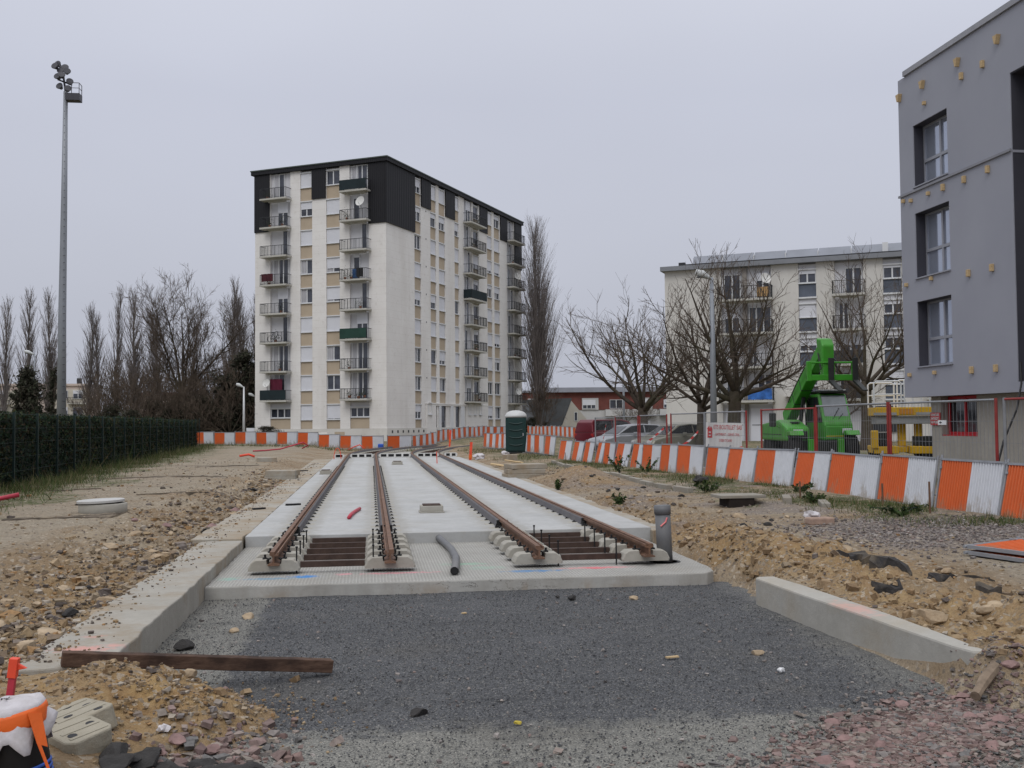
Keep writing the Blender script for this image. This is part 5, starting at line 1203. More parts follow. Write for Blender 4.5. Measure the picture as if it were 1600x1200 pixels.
# ---- telehandler
M_TGREEN = mat('telehandler_green', (.045, .27, .022), .42, .12, 2, spec=.4, dirt=(.07, .10, .04), dirt_amt=.65, dscale=1.6); M_TDARK = mat('telehandler_dark', (.02, .022, .022), .6, .2, 4)
TG = empty('telehandler', (15.75, 35.9, .42), math.radians(-15 + 8), 'bright green telehandler with raised boom and forks behind the fence', 'telehandler')
MB().box(-.55, .6, -1.75, 2.1, .50, .96).build('chassis', M_TDARK, TG, bevel=.04)
MB().tube([(-.98, -1.35, .6), (.98, -1.35, .6)], .13, 8).build('front_axle', M_TDARK, TG)
for sx_ in (-1, 1):
    MB().box(sx_ * .52 - .10, sx_ * .52 + .10, -2.02, -1.86, .22, 1.02).build('stabiliser_leg', M_TGREEN, TG, bevel=.02)
    MB().box(sx_ * .66 - .34, sx_ * .66 + .34, -2.10, -1.80, .10, .24).build('stabiliser_foot', M_TGREEN, TG, bevel=.02)
MB().box(.16, 1.10, -1.50, -1.36, .98, 1.46).build('front_panel', M_TGREEN, TG, bevel=.04); MB().box(.16, 1.10, -1.515, -1.502, 1.10, 1.13).build('yellow_line', mat('yellow_line', (.5, .42, .04), .5), TG)
for sx_ in (-1, 1):
    for yy in (-1.35, 1.35):
        wheel(TG, sx_ * .98, yy, .60, .42).rotation_euler = (math.pi / 2, 0, math.pi / 2)
        MB().prism([(yy - .62, 1.16), (yy + .70, 1.10), (yy + .55, 1.26), (yy - .45, 1.32)], sx_ * .98 - .24, sx_ * .98 + .24, 'x').build('mudguard', M_TGREEN, TG, bevel=.03)
MB().prism([(-1.55, .95), (1.9, .95), (1.9, 1.55), (-.4, 1.70), (-1.5, 1.42)], -1.25, -.42, 'x').build('engine_hood', M_TGREEN, TG, bevel=.08)
MB().box(-1.15, -.52, -1.60, -1.50, 1.02, 1.30).build('grille', M_TDARK, TG, bevel=.02); MB().box(-1.02, -.70, -1.64, -1.60, 1.22, 1.36).build('headlight', M_LAMPW, TG)
cab = MB().prism([(-1.35, .95), (.75, .95), (.75, 2.62), (-.75, 2.62), (-1.28, 1.75), (-1.45, 1.5)], .12, 1.12, 'x').build('cab', M_TGREEN, TG, bevel=.06)
MB().prism([(-1.36, 1.52), (-.80, 2.52), (-.83, 2.55), (-1.40, 1.53)], .20, 1.04, 'x').build('windscreen', mat('cab_glass', (.17, .19, .21), .08, .2, 2, spec=.6), cab)
MB().prism([(-1.22, 1.60), (-.70, 2.50), (.60, 2.50), (.60, 1.60)], 1.118, 1.135, 'x').build('side_glass', M_CARGL, cab); MB().prism([(-1.22, 1.60), (-.70, 2.50), (.60, 2.50), (.60, 1.60)], .105, .118, 'x').build('side_glass', M_CARGL, cab)
MB().box(.15, 1.1, -.95, .8, 2.64, 2.72).build('roof_guard', M_TDARK, cab, bevel=.02)
for i in range(7): MB().box(.22 + i * .13, .28 + i * .13, -.92, -.2, 2.73, 2.76).build('guard_bar', M_WFR, cab)
MB().tube([(.4, -1.34, 1.62), (.75, -1.10, 2.1)], .015, 5).tube([(.55, -1.36, 1.58), (.85, -1.2, 1.9)], .015, 5).build('wiper', M_TDARK, cab)
MB().box(.72, 1.05, -1.54, -1.502, 1.20, 1.38).build('headlight', M_LAMPW, cab, bevel=.02)
o = MB(); o.sm = True; o.tube([(.55, -1.0, 1.75), (.55, -.98, 1.76)], .22, 16).build('steering_wheel', M_TDARK, cab)
MB().box(-1.62, -1.38, -.75, -.65, 1.45, 1.95).build('mirror', M_TDARK, TG, bevel=.04); MB().tube([(-1.2, -.7, 1.4), (-1.5, -.7, 1.55)], .02, 5).build('mirror_arm', M_TGREEN, TG)
A, B = Vector((-.20, 1.9, 1.75)), Vector((-.02, -2.0, 4.15)); dv = (B - A).normalized(); upv = Vector((0, dv.z, -dv.y)).normalized() * -1
def boombox(nm, p, q, w_, h_, m_):
    u = Vector((1, 0, 0)); up_ = dv.cross(u).normalized()
    if up_.z < 0: up_ = -up_
    vv = [pt + u * a * w_ / 2 + up_ * b * h_ / 2 for pt in (p, q) for a, b in ((-1, -1), (1, -1), (1, 1), (-1, 1))]
    return MB().add(vv, [(0, 1, 2, 3)[::-1], (4, 5, 6, 7)] + [(i, (i + 1) % 4, 4 + (i + 1) % 4, 4 + i) for i in range(4)]).build(nm, m_, TG, bevel=.03)
boombox('boom', A, A + (B - A) * .72, .40, .52, M_TGREEN); boombox('boom_inner', A + (B - A) * .6, B, .32, .42, M_TGREEN)
dn = Vector((0, .09, -.27)); boombox('boom_underside_shade', A + dn, A + (B - A) * .80 + dn, .36, .05, M_TDARK)  # dark plate added below the boom, its shade put into colour
for f_ in (.3, .5, .715): boombox('boom_collar', A + (B - A) * f_, A + (B - A) * (f_ + .012), .43, .55, M_TDARK)
boombox('lift_cylinder', Vector((-.2, .6, 1.1)), A + (B - A) * .45 + Vector((0, 0, -.3)), .14, .14, M_TDARK)
MB().prism([(-1.75, 4.52), (-2.25, 4.46), (-2.42, 4.22), (-2.38, 3.42), (-2.08, 3.38), (-2.04, 4.02), (-1.85, 4.12)], -.22, .20, 'x').build('boom_head', M_TGREEN, TG, bevel=.05)
cg = MB(); cg.box(-.78, .86, -2.52, -2.40, 3.02, 3.22).box(-.78, .86, -2.50, -2.42, 3.60, 3.66).box(-.78, -.62, -2.54, -2.40, 3.0, 3.68).box(.76, .88, -2.54, -2.40, 3.0, 3.68).box(-.2, .2, -2.46, -2.1, 3.05, 3.6); cg.build('fork_carriage', M_TGREEN, TG, bevel=.02)
for fx in (.02, .84): MB().box(fx - .09, fx + .09, -2.64, -2.56, 2.95, 3.78).prism([(-2.60, 3.05), (-3.55, 2.66), (-3.55, 2.62), (-2.60, 2.94)], fx - .085, fx + .085, 'x').build('fork', M_TDARK, TG, bevel=.01)
MB().box(-1.256, -1.251, -.9, 1.6, 1.16, 1.19).box(-1.256, -1.251, .3, .33, 1.0, 1.5).box(-.9, -.6, -1.05, -.75, 1.60, 1.63).build('panel_gap', M_TDARK, TG)
MB().tube([(-.45, -1.2, 1.5), (-.5, -1.3, 1.9), (-.42, -.9, 2.2)], .03, 6).tube([(-.40, 1.2, 2.35), (-.42, .2, 2.9), (-.38, -.9, 3.55)], .022, 6).build('hydraulic_hose', M_TDARK, TG)
MB().tube([(-.1, -1.5, 4.1), (-.25, -2.1, 3.9), (-.28, -2.45, 3.4)], .025, 6).tube([(.25, -1.6, 4.0), (.32, -2.2, 3.7), (.3, -2.4, 3.3)], .025, 6).build('hose', M_TDARK, TG)
# ---- yellow scissor lift
M_YEL = mat('lift_yellow', (.60, .36, .02), .5, .1, 2, dirt=(.3, .2, .06), dirt_amt=.35); M_LGREY = mat('lift_grey', (.30, .31, .32), .6)
YL = empty('scissor_lift', (20.35, 37.8, .5), math.radians(-20), 'yellow scissor lift with white guard rails beside the grey building', 'lift')
MB().box(-1.15, -.25, -1.0, 1.0, .30, .58).box(.15, 1.6, -1.0, 1.0, .30, .58).box(-.25, .15, -.6, .6, .34, .55).build('chassis', M_YEL, YL, bevel=.02)
MB().box(-1.22, -.98, -1.05, -.6, .5, 1.18).build('control_cabinet', M_YEL, YL, bevel=.03); MB().box(-.92, -.55, -.8, -.3, .58, 1.1).build('engine', M_TDARK, YL, bevel=.03); MB().box(.4, 1.5, -.8, .2, .58, .95).build('battery_box', M_TDARK, YL, bevel=.03)
for x in (-.05, .55): MB().box(x - .14, x + .14, -.5, -.2, .58, 1.42).build('scissor_arm', M_YEL, YL, bevel=.02)
MB().box(-1.0, 1.6, -.85, .85, 1.42, 1.72).build('platform_frame', M_LGREY, YL, bevel=.02); MB().box(-1.12, 1.7, -.95, .95, 1.74, 2.06).build('platform', M_YEL, YL, bevel=.02)
MB().box(-1.125, -.3, -.965, -.955, 1.76, 1.86).box(.4, 1.7, -.965, -.955, 1.76, 1.86).build('pale_band', M_LGREY, YL)
MB().box(-.2, .3, -.97, -.955, 1.80, 2.0).build('warning_plate', mat('warning_orange', (.5, .22, .03), .5), YL)
for (xa, xb, zz) in ((-1.1, -.12, 3.05), (.0, 1.65, 3.15)):
    for yy in (-.92, .92):
        gr = MB(); gr.tube([(xa, yy, 2.06), (xa, yy, zz - .08), (xa + .08, yy, zz), (xb - .08, yy, zz), (xb, yy, zz - .08), (xb, yy, 2.06)], .032, 8); gr.tube([(xa, yy, 2.55), (xb, yy, 2.55)], .026, 8); gr.build('guard_rail', M_WFR, YL)
for x in (.3, .6, .9): MB().tube([(x, -.92, 2.06), (x, -.92, 3.12)], .03, 6).build('rail_post', M_WFR, YL)
for x in (-.8, .9):
    for yy in (-.85, .85): wheel(YL, x, yy, .36, .28)

# ---- portable toilet
M_TOI = mat('toilet_green', (.006, .032, .030), .45, .1, 2, spec=.4)
TO = empty('portable_toilet', (7.85, 56.3, H(7.85, 56.3)), math.radians(-8), 'dark green portable toilet with white domed roof beside the barriers', 'toilet')
MB().box(-.56, .56, -.56, .56, .08, 1.95).build('cabin', M_TOI, TO, bevel=.04)
b = MB(); b.sm = True
for k in range(7):
    a = math.pi * k / 6; b.add([], [])
n = 14; vv = []
for yy in (-.60, .60):
    for k in range(n + 1):
        a = math.pi * k / n; vv.append((-.60 * math.cos(a), yy, 1.96 + .38 * math.sin(a) ** .8))
b.add(vv, [(k, k + 1, n + 2 + k, n + 1 + k) for k in range(n)] + [tuple(range(n + 1))[::-1], tuple(range(n + 1, 2 * n + 2)), (0, n + 1, 2 * n + 1, n)])
b.build('roof', mat('toilet_roof', (.62, .63, .63), .5, .05), TO)
dr = MB().box(-.44, .44, -.585, -.562, .15, 1.88).build('door', M_TOI, TO, bevel=.01)
for zz in (.45, .85, 1.25, 1.62):
    MB().tube([(-.36, -.60, zz + .05), (-.18, -.61, zz), (0, -.615, zz - .015), (.18, -.61, zz), (.36, -.60, zz + .05)], .03, 6).build('moulded_rib', M_TOI, dr)
MB().box(.36, .42, -.61, -.586, .95, 1.1).build('latch', M_LGREY, dr); MB().box(.3, .42, -.55, -.5, 2.16, 2.2).build('roof_vent', M_BLACK, TO); MB().box(-.6, .6, -.6, .6, 0, .08).build('skid', M_TDARK, TO)
# ------------------------------------------------------------------ trees
M_BARK = mat('bark', (.075, .060, .048), .95, .3, 5, .5, 25, spec=.15, dirt=(.055, .06, .025), dirt_amt=.6)
M_TWIG = mat('twigs', (.095, .074, .058), .95, .25, 2, spec=.1)
M_PBARK = mat('poplar_bark', (.12, .108, .10), .95, .25, 2, spec=.1)
M_PTWIG = mat('poplar_twigs', (.165, .145, .138), .95, .2, 1, spec=.1)  # poplar bark and twigs lightened, distance haze put into the colour
def perp(d, rq):
    a = Vector((rq.gauss(0, 1), rq.gauss(0, 1), rq.gauss(0, 1))); a -= d * a.dot(d); return a.normalized()
def branch(p, d, L, r0, r1, n, rq, wob, up):
    pts = [p.copy()]; d = d.copy()
    for i in range(n):
        d = (d + perp(d, rq) * rq.uniform(0, wob) + Vector((0, 0, up))).normalized(); pts.append(pts[-1] + d * (L / n))
    return pts, [r0 + (r1 - r0) * i / n for i in range(n + 1)]
def spot(pts, rad, f):
    k = f * (len(pts) - 1); i = min(int(k), len(pts) - 2); t_ = k - i
    return pts[i].lerp(pts[i + 1], t_), (pts[i + 1] - pts[i]).normalized(), rad[i] + (rad[i + 1] - rad[i]) * t_
def spreading(seed, h_trunk, r, h, spread, nlimb=6, dens=1.0, lean=.9, twl=1.0, tk=1.0, lowel=.35):
    """bare broad tree: trunk mesh with limbs, crown mesh of branches and twigs"""
    rq = random.Random(seed); wood = MB(); wood.sm = True; tw_ = MB()
    tp, tr_ = branch(Vector((0, 0, -.3)), Vector((0, 0, 1)), h_trunk + .3, r, r * .78, 6, rq, .07, .05); tr_[0] = r * 1.35; tr_[1] = r * 1.08
    wood.tube(tp, tr_, 10)
    for i in range(nlimb):
        a = 2 * math.pi * (i + rq.uniform(-.25, .25)) / nlimb; f = rq.uniform(.82, 1.0); p, _, rr_ = spot(tp, tr_, f)
        el = rq.uniform(lowel, 1.15) if i else 1.4
        d = Vector((math.cos(a) * math.cos(el), math.sin(a) * math.cos(el), math.sin(el)))
        L = (h - h_trunk) * (.62 + .25 * math.sin(el)) * rq.uniform(.8, 1.1) * (1 if el > .7 else spread)
        lp, lr = branch(p - d * r * .3, d, L, 1, 0, 9, rq, .20, .06); rl = r * rq.uniform(.28, .40); lr = [rl * (1 - k_ / 9) ** 1.15 + .014 for k_ in range(10)]; wood.tube(lp, lr, 7)
        for j in range(int(12 * dens)):
            f = rq.uniform(.22, .98); q, dd, rr_ = spot(lp, lr, f); d2 = (dd * .6 + perp(dd, rq) * lean + Vector((0, 0, .25))).normalized()
            L2 = L * (1.05 - f * .55) * rq.uniform(.38, .65)
            bp, br = branch(q, d2, L2, min(.055, max(.018, rr_ * .5)), .010, 6, rq, .26, .07); (wood if rr_ > .05 else tw_).tube(bp, br, 5)
            for k in range(int(7 * dens)):
                f2 = rq.uniform(.15, 1); q2, d3, r3 = spot(bp, br, f2); d4 = (d3 * .8 + perp(d3, rq) * .75 + Vector((0, 0, .2))).normalized()
                L3 = L2 * rq.uniform(.28, .55) * twl; sp, sr = branch(q2, d4, L3, max(.009 * tk, r3 * .55), .006 * tk, 4, rq, .30, .06); tw_.tube(sp, sr, 3, False)
                for m_ in range(int(4 * dens)):
                    q3, d5, r5 = spot(sp, sr, rq.uniform(.2, 1)); d6 = (d5 + perp(d5, rq) * .7 + Vector((0, 0, .15))).normalized()
                    s2, r2 = branch(q3, d6, L3 * rq.uniform(.3, .6), .0075 * tk, .0045 * tk, 2, rq, .2, .05); tw_.tube(s2, r2, 3, False)
    return wood.mesh('trunk', M_BARK), tw_.mesh('crown', M_TWIG)
def poplar(seed, h=18., w_=1.5, nb=125, lo=.22, hi=.42):
    rq = random.Random(seed); wood = MB(); tw_ = MB()
    ns = rq.choice([1, 1, 2])
    for s_ in range(ns):
        dv_ = Vector((rq.uniform(-.07, .07), rq.uniform(-.07, .07), 1)).normalized()
        hh = h * (1 if s_ == 0 else rq.uniform(.7, .88)); tp, tr_ = branch(Vector((s_ * .35, 0, -.3)), dv_, hh, .24, .02, 12, rq, .04, .03); wood.tube(tp, tr_, 7)
        for i in range(int(nb / (1 + .5 * s_))):
            f = .10 + .88 * (i / nb) ** .9 + rq.uniform(-.02, .02); f = min(max(f, .05), .99); p, dd, rr_ = spot(tp, tr_, f); a = rq.uniform(0, 6.283)
            tilt = rq.uniform(lo, hi); d = Vector((math.cos(a) * tilt, math.sin(a) * tilt, 1)).normalized()
            L = w_ * (2.9 * (1 - f) ** .55 + .6) * rq.uniform(.7, 1.2)
            bp, br = branch(p, d, L, max(.016, rr_ * .36), .009, 6, rq, .10, .06); tw_.tube(bp, br, 4, False)
            for k in range(10):
                q, d2, r2 = spot(bp, br, rq.uniform(.12, 1)); d3 = (d2 + perp(d2, rq) * .38 + Vector((0, 0, .12))).normalized()
                sp, sr = branch(q, d3, L * rq.uniform(.15, .34), .010, .006, 2, rq, .15, .05); tw_.tube(sp, sr, 3, False)
    return wood.mesh('trunk', M_PBARK), tw_.mesh('crown', M_PTWIG)
def plant_tree(name, meshes, x, y, rz, sc, label, cat='tree', group=None):
    o = empty(name, (x, y, H(x, y) - .05), rz, label, cat, group); o.scale = sc if isinstance(sc, tuple) else (sc, sc, sc)
    inst('trunk', meshes[0], o); inst('crown', meshes[1], o); return o
S1, S2, S3, S4 = spreading(1, 2.5, .33, 9.0, 1.35, 10, .85, lowel=.22), spreading(5, 2.4, .27, 9.4, 1.05, 8, .85, lowel=.28), spreading(12, 2.8, .36, 9.6, 1.05, 9, .8, lowel=.28), spreading(23, 3.4, .34, 10.2, 1.1, 9, .8, lowel=.28)
plant_tree('bare_tree', S1, 14.25, 53.5, .4, 1.0, 'broad bare tree above the silver car, leftmost of the right hand trees', group='bare street trees on the right')
plant_tree('bare_tree', S2, 14.72, 45.4, 2.2, (.98, .98, 1.04), 'bare tree just right of the beige car', group='bare street trees on the right')
plant_tree('bare_tree', S3, 15.95, 44.4, .9, (.98, .98, 1.08), 'thick trunked bare tree behind the company sign', group='bare street trees on the right')
plant_tree('bare_tree', S4, 26.3, 52.5, 1.6, (1.0, 1.0, 1.1), 'bare tree between the telehandler and the grey building', group='bare street trees on the right')
BIG = spreading(37, 5.0, .46, 19.0, .72, 10, 1.3, .8, .9, 1.6)
plant_tree('bare_tree', BIG, -19.8, 115.5, .3, (.95, .95, 1), 'tall broad bare tree left of the tower among the poplars')
PP = [poplar(41), poplar(47), poplar(53), poplar(59)]
spots = [(-45.4, 136.9, 17.3), (-42.6, 136.5, 18.1), (-39.5, 136, 18.1), (-35.1, 135.5, 16.3), (-33.6, 135.4, 15.3), (-31.9, 135, 18.3), (-29, 134.6, 17.8), (-27.4, 137, 15.5), (-25.6, 134.3, 16.2), (-23.5, 138, 15), (-16.9, 133.2, 17.2), (-13.9, 132.7, 17.6), (-15.2, 133.7, 19.3), (-18.4, 137, 17.4)]
lab = ['first', 'second', 'third', 'fourth', 'fifth', 'sixth', 'seventh', 'eighth', 'ninth', 'tenth', 'eleventh', 'twelfth', 'thirteenth', 'fourteenth']
order = sorted(range(len(spots)), key=lambda i: spots[i][0] / spots[i][1])
for n_, i in enumerate(order):
    x, y, hh = spots[i]; wf = RNG.uniform(.9, 1.2) * (1.15 if x > -30 else .95)
    plant_tree('poplar', PP[i % 4], x, y, i * 1.7, (wf, wf, hh / 18.), f'slender bare poplar, {lab[n_]} from the left of the far row', group='row of bare poplars on the left')
PR = poplar(68, 25., 2.7, 260, .18, .40)
plant_tree('poplar', PR, 20.3, 126, .5, (1.05, 1.05, 1), 'tall bare poplar just right of the tower')
# dark evergreen growth left of the tower and a conifer by the far flats
M_EVER = stone_mat('evergreen_leaves', [(.034, .040, .024), (.046, .050, .032), (.030, .030, .022), (.062, .058, .042), (.07, .058, .045), (.04, .038, .028)])
M_HLEAF = stone_mat('hedge_leaves', [(.012, .028, .014), (.018, .038, .018), (.010, .020, .012), (.024, .042, .018), (.030, .034, .014), (.014, .030, .018), (.010, .022, .016), (.05, .055, .022), (.05, .035, .018)])
def leaf_cloud(name, P, size, m, seed):
    rng = np.random.default_rng(seed); n = len(P); V = P[:, None, :] + rng.normal(0, 1, (n, 3, 3)) * size
    me_ = np_mesh(name, V.reshape(-1, 3), np.arange(3 * n).reshape(-1, 3), m); a = me_.attributes.new('tone', 'FLOAT', 'POINT'); a.data.foreach_set('value', np.repeat(rng.random(n), 3).astype(np.float32)); return me_
def evergreen(seed, h, w_, n=9500, cone=False):
    rng = np.random.default_rng(seed); cl = []
    for i in range(46):
        z = rng.random() ** .9; rad_ = (w_ * (1 - z) ** .8 if cone else w_ * math.sqrt(max(.05, 1 - (2 * z - .7) ** 2 / 1.7))) * rng.uniform(.3, 1); a = rng.uniform(0, 6.28)
        cl.append((rad_ * math.cos(a), rad_ * math.sin(a), .25 * h * .2 + z * h * .95, rng.uniform(.35, .75) * w_ * .45))
    cl = np.array(cl); k = rng.integers(0, len(cl), n); P = cl[k, :3] + rng.normal(0, 1, (n, 3)) * cl[k, 3:4] * np.array([.6, .6, .5]); P = P[P[:, 2] > .1]
    tr_ = MB(); rq = random.Random(seed); tp, rr_ = branch(Vector((0, 0, -.2)), Vector((0, 0, 1)), h * .9, .16, .03, 6, rq, .08, .05); tr_.tube(tp, rr_, 6)
    for i in range(22):
        q, d, r2 = spot(tp, rr_, rq.uniform(.1, .95)); b_, c_ = branch(q, (d + perp(d, rq) * 1.1).normalized(), w_ * rq.uniform(.5, 1.1), .05, .01, 4, rq, .2, .08); tr_.tube(b_, c_, 4)
    return tr_.mesh('trunk', M_BARK), leaf_cloud('crown', P, .105, M_EVER, seed)
EV = [evergreen(71, 5.5, 2.6), evergreen(72, 7.5, 2.4), evergreen(73, 8.8, 2.3, 11000)]
evs = [(-26.5, 112, 0, .6), (-24, 118, 0, .7), (-23.5, 106, 0, .5), (-20.5, 112, 1, .5), (-17.5, 110, 0, .75), (-15.2, 113, 1, .72), (-13.4, 111, 2, 1.0), (-12.1, 112.5, 2, .88), (-21.5, 121, 1, .6), (-28.8, 118, 0, .5), (-18.2, 119, 2, .6), (-14.6, 117, 2, .8), (-11.0, 109.5, 1, .8)]
for n_, (x, y, k, s_) in enumerate(sorted(evs, key=lambda q: q[0] / q[1])):
    plant_tree('evergreen_bush', EV[k], x, y, n_ * 1.3, (s_ * 1.15, s_ * 1.15, s_), f'dark evergreen growth between hedge and tower, {ORD[n_]} from the left', 'bush', 'dark evergreens left of the tower')
TK = [spreading(91, .5, .13, 8.5, .8, 9, .8, .8, 1, 2.0, .5), spreading(93, .4, .12, 7.5, .9, 9, .8, .8, 1, 2.0, .45)]
tks = [(-27.5, 116), (-25.6, 113), (-24.2, 121), (-22.9, 110), (-21.4, 117), (-19.0, 109), (-17.9, 115), (-16.4, 108.5), (-15.6, 119), (-14.2, 108), (-12.9, 116), (-30.0, 121), (-20.4, 125), (-18.0, 126)]
for n_, (x, y) in enumerate(sorted(tks, key=lambda q: q[0] / q[1])):
    q = .75 + .4 * ((n_ * 37 % 10) / 10); plant_tree('bare_shrub', TK[n_ % 2], x, y, n_ * 2.1, (q, q, q * 1.05), f'tall bare thicket shrub between hedge and tower, {ORD[n_]} from the left', 'shrub', 'bare thicket left of the tower')
CN = evergreen(81, 6.2, 2.3, 9000, True)
plant_tree('conifer', CN, -29.6, 94.8, 0, (.95, .95, 1.0), 'dark round conifer in front of the far left flats', 'tree')
plant_tree('conifer', evergreen(83, 8.5, 1.0, 4000, True), -37, 128, 0, .95, 'slim grey conifer behind the left street lamp', 'tree')
plant_tree('bare_shrub', TK[0], 20.6, 125, 1.3, (.75, .75, .8), 'bare thicket at the foot of the tall poplar', 'shrub')
plant_tree('evergreen_bush', EV[0], 22.4, 141, .3, (.7, .7, .36), 'dark low shrub left of the gabled house', 'bush')
plant_tree('evergreen_bush', EV[0], -9.3, 94.5, 2, (.55, .5, .22), 'low dark shrub at the left foot of the tower', 'bush')
for (x, y, s_, k, lb) in ((35, 140, .55, S2, 'small bare tree right of the gabled house'), (39, 146, .5, S1, 'small bare tree before the long building'), (-37.5, 160, .8, S3, 'bare tree before the far pale building'), (33, 70, .8, S2, 'bare tree hidden behind the grey building corner')):
    plant_tree('bare_tree', k, x, y, s_ * 9, s_, lb)

# ------------------------------------------------------------------ hedge with its fence on the left
hx = lambda y: -9.75 - .062 * (y - 29)
HG = empty('hedge', (0, 0, 0), 0, 'long dark green clipped hedge behind a wire fence on the left', 'hedge')
b = MB(); ycs = np.arange(18, 81.1, 3.0)
for y0 in ycs[:-1]:
    y1 = y0 + 3.0; b.add([(hx(y0) - .75, y0, .2), (hx(y0) - .12, y0, .2), (hx(y1) - .12, y1, .2), (hx(y1) - .75, y1, .2), (hx(y0) - .75, y0, 2.38), (hx(y0) - .12, y0, 2.38), (hx(y1) - .12, y1, 2.38), (hx(y1) - .75, y1, 2.38)], [(4, 5, 6, 7), (0, 4, 7, 3), (1, 2, 6, 5)])
b.add([(hx(81) - .75, 81, .2), (hx(81) - .12, 81, .2), (hx(81) - .12, 81, 2.38), (hx(81) - .75, 81, 2.38)], [(0, 1, 2, 3)])
b.build('hedge_core', mat('hedge_inside', (.008, .012, .008), .95, .3, 6), HG)
r = np.random.default_rng(17); n = 60000; yy = 18 + 63.2 * r.random(n) ** 1.35; side = r.random(n)
xx = np.where(side < .78, hx(yy) - .10 + r.normal(0, .05, n), hx(yy) - r.random(n) * .75); tn = fbm(yy * .8, xx * 0 + 3, 61) - .5; zz = np.where(side < .78, .3 + 2.1 * r.random(n), 2.36 + np.abs(r.normal(0, .05, n)) + np.maximum(0, tn) * .5 * r.random(n)); xx = xx + np.where(side < .78, np.maximum(0, fbm(yy * 1.3, zz * 1.3, 62) - .45) * .35 * r.random(n), 0)
inst('foliage', leaf_cloud('foliage', np.stack([xx, yy, zz], -1), np.array([.03, .042, .042]), M_HLEAF, 6), HG)
M_GPOST = mat('green_post', (.008, .022, .020), .6, .15, 3); fpost = MB().box(-.03, .03, -.03, .03, 0, 2.12).mesh('post', M_GPOST)
FN = empty('wire_fence', (0, 0, 0), 0, 'dark green wire fence with thin posts in front of the long hedge', 'fence')
y = 20.0
while y < 81.5:
    inst('post', fpost, FN, (hx(y) + .06, y, H(hx(y) + .06, y) - .05)); y += 2.55
b = MB()
for zz in (.5, .9, 1.3, 1.7, 2.1): b.tube([(hx(q) + .06, q, zz + .42 - .05) for q in (20, 40, 60, 81.4)], .004, 3)
b.build('wires', M_GPOST, FN)

# ------------------------------------------------------------------ grass and weeds
M_GRASS = stone_mat('grass_blades', [(.045, .075, .02), (.07, .10, .03), (.10, .11, .045), (.14, .125, .06), (.055, .085, .03), (.19, .16, .09)])
def blades(name, P2, hgtv, label, seed, w_=.010):
    rng = np.random.default_rng(seed); n = len(P2); z = hv(P2); a = rng.uniform(0, 6.283, n); ln = rng.normal(0, .45, (n, 2)) * hgtv[:, None]
    B0 = np.concatenate([P2, z[:, None] - .02], 1); dx = np.stack([np.cos(a), np.sin(a), 0 * a], -1) * (w_ * (.6 + hgtv[:, None] * 1.2))
    T = B0 + np.concatenate([ln, hgtv[:, None]], 1); V = np.stack([B0 - dx, B0 + dx, T], 1).reshape(-1, 3)
    me_ = np_mesh(name, V, np.arange(3 * n).reshape(-1, 3), M_GRASS); at_ = me_.attributes.new('tone', 'FLOAT', 'POINT'); at_.data.foreach_set('value', np.repeat(rng.random(n), 3).astype(np.float32))
    return tag(inst(name, me_), label, 'grass', kind='stuff')
def clumps(P2, sp, r):   # keep blades inside noisy clumps
    return P2[(fbm(P2[:, 0] * sp, P2[:, 1] * sp, 91) > .47)]
n = 22000; yy = 18 + 64 * r.random(n) ** 1.4; P2 = np.stack([hx(yy) + .1 + np.abs(r.normal(0, .75, n)), yy], -1); P2 = P2[(fbm(P2[:, 0] * .9, P2[:, 1] * .9, 91) > .40)]
blades('grass', P2, .08 + np.abs(r.normal(0, .13, len(P2))), 'rough grass and weeds along the foot of the hedge', 1)
n = 2600; yy = 18 + 64 * r.random(n) ** 1.3; P2 = np.stack([hx(yy) + .15 + np.abs(r.normal(0, .45, n)), yy], -1); P2 = P2[(fbm(P2[:, 0] * .35, P2[:, 1] * .35, 92) > .5)]
blades('dead_weeds', P2, .35 + np.abs(r.normal(0, .3, len(P2))), 'tall dry weeds standing against the hedge', 2, .006)
n = 26000; yy = 14.5 + 30 * r.random(n) ** 1.2; xb = np.interp(yy, [14, 22, 29, 36, 45], [10.25, 10.15, 9.85, 9.2, 8.2]); P2 = np.stack([xb - np.abs(r.normal(0, 1.0, n)) - .05, yy], -1)
P2 = P2[(fbm(P2[:, 0] * .8, P2[:, 1] * .8, 93) > .50)]
blades('grass', P2, .03 + np.abs(r.normal(0, .065, len(P2))), 'low patchy grass below the right hand barriers', 3)
n = 6000; P2 = np.stack([r.uniform(5.4, 9, n), r.uniform(40, 66, n)], -1); P2 = P2[(fbm(P2[:, 0] * .5, P2[:, 1] * .5, 94) > .48)]
blades('grass', P2, .05 + np.abs(r.normal(0, .08, len(P2))), 'grass patch around the portable toilet', 4, .014)
n = 9000; P2 = np.stack([r.uniform(-15, 8, n), r.uniform(70, 83, n)], -1); P2 = P2[(P2[:, 1] > 83.5 - .72 * (P2[:, 0] + 14) - 2) & (P2[:, 1] < 84 - .72 * (P2[:, 0] + 14))]
blades('grass', P2, .08 + np.abs(r.normal(0, .15, len(P2))), 'weeds along the back barriers before the tower', 5, .02)
M_WEED = stone_mat('weed_leaves', [(.030, .055, .018), (.05, .08, .025), (.07, .09, .03), (.025, .04, .015)])
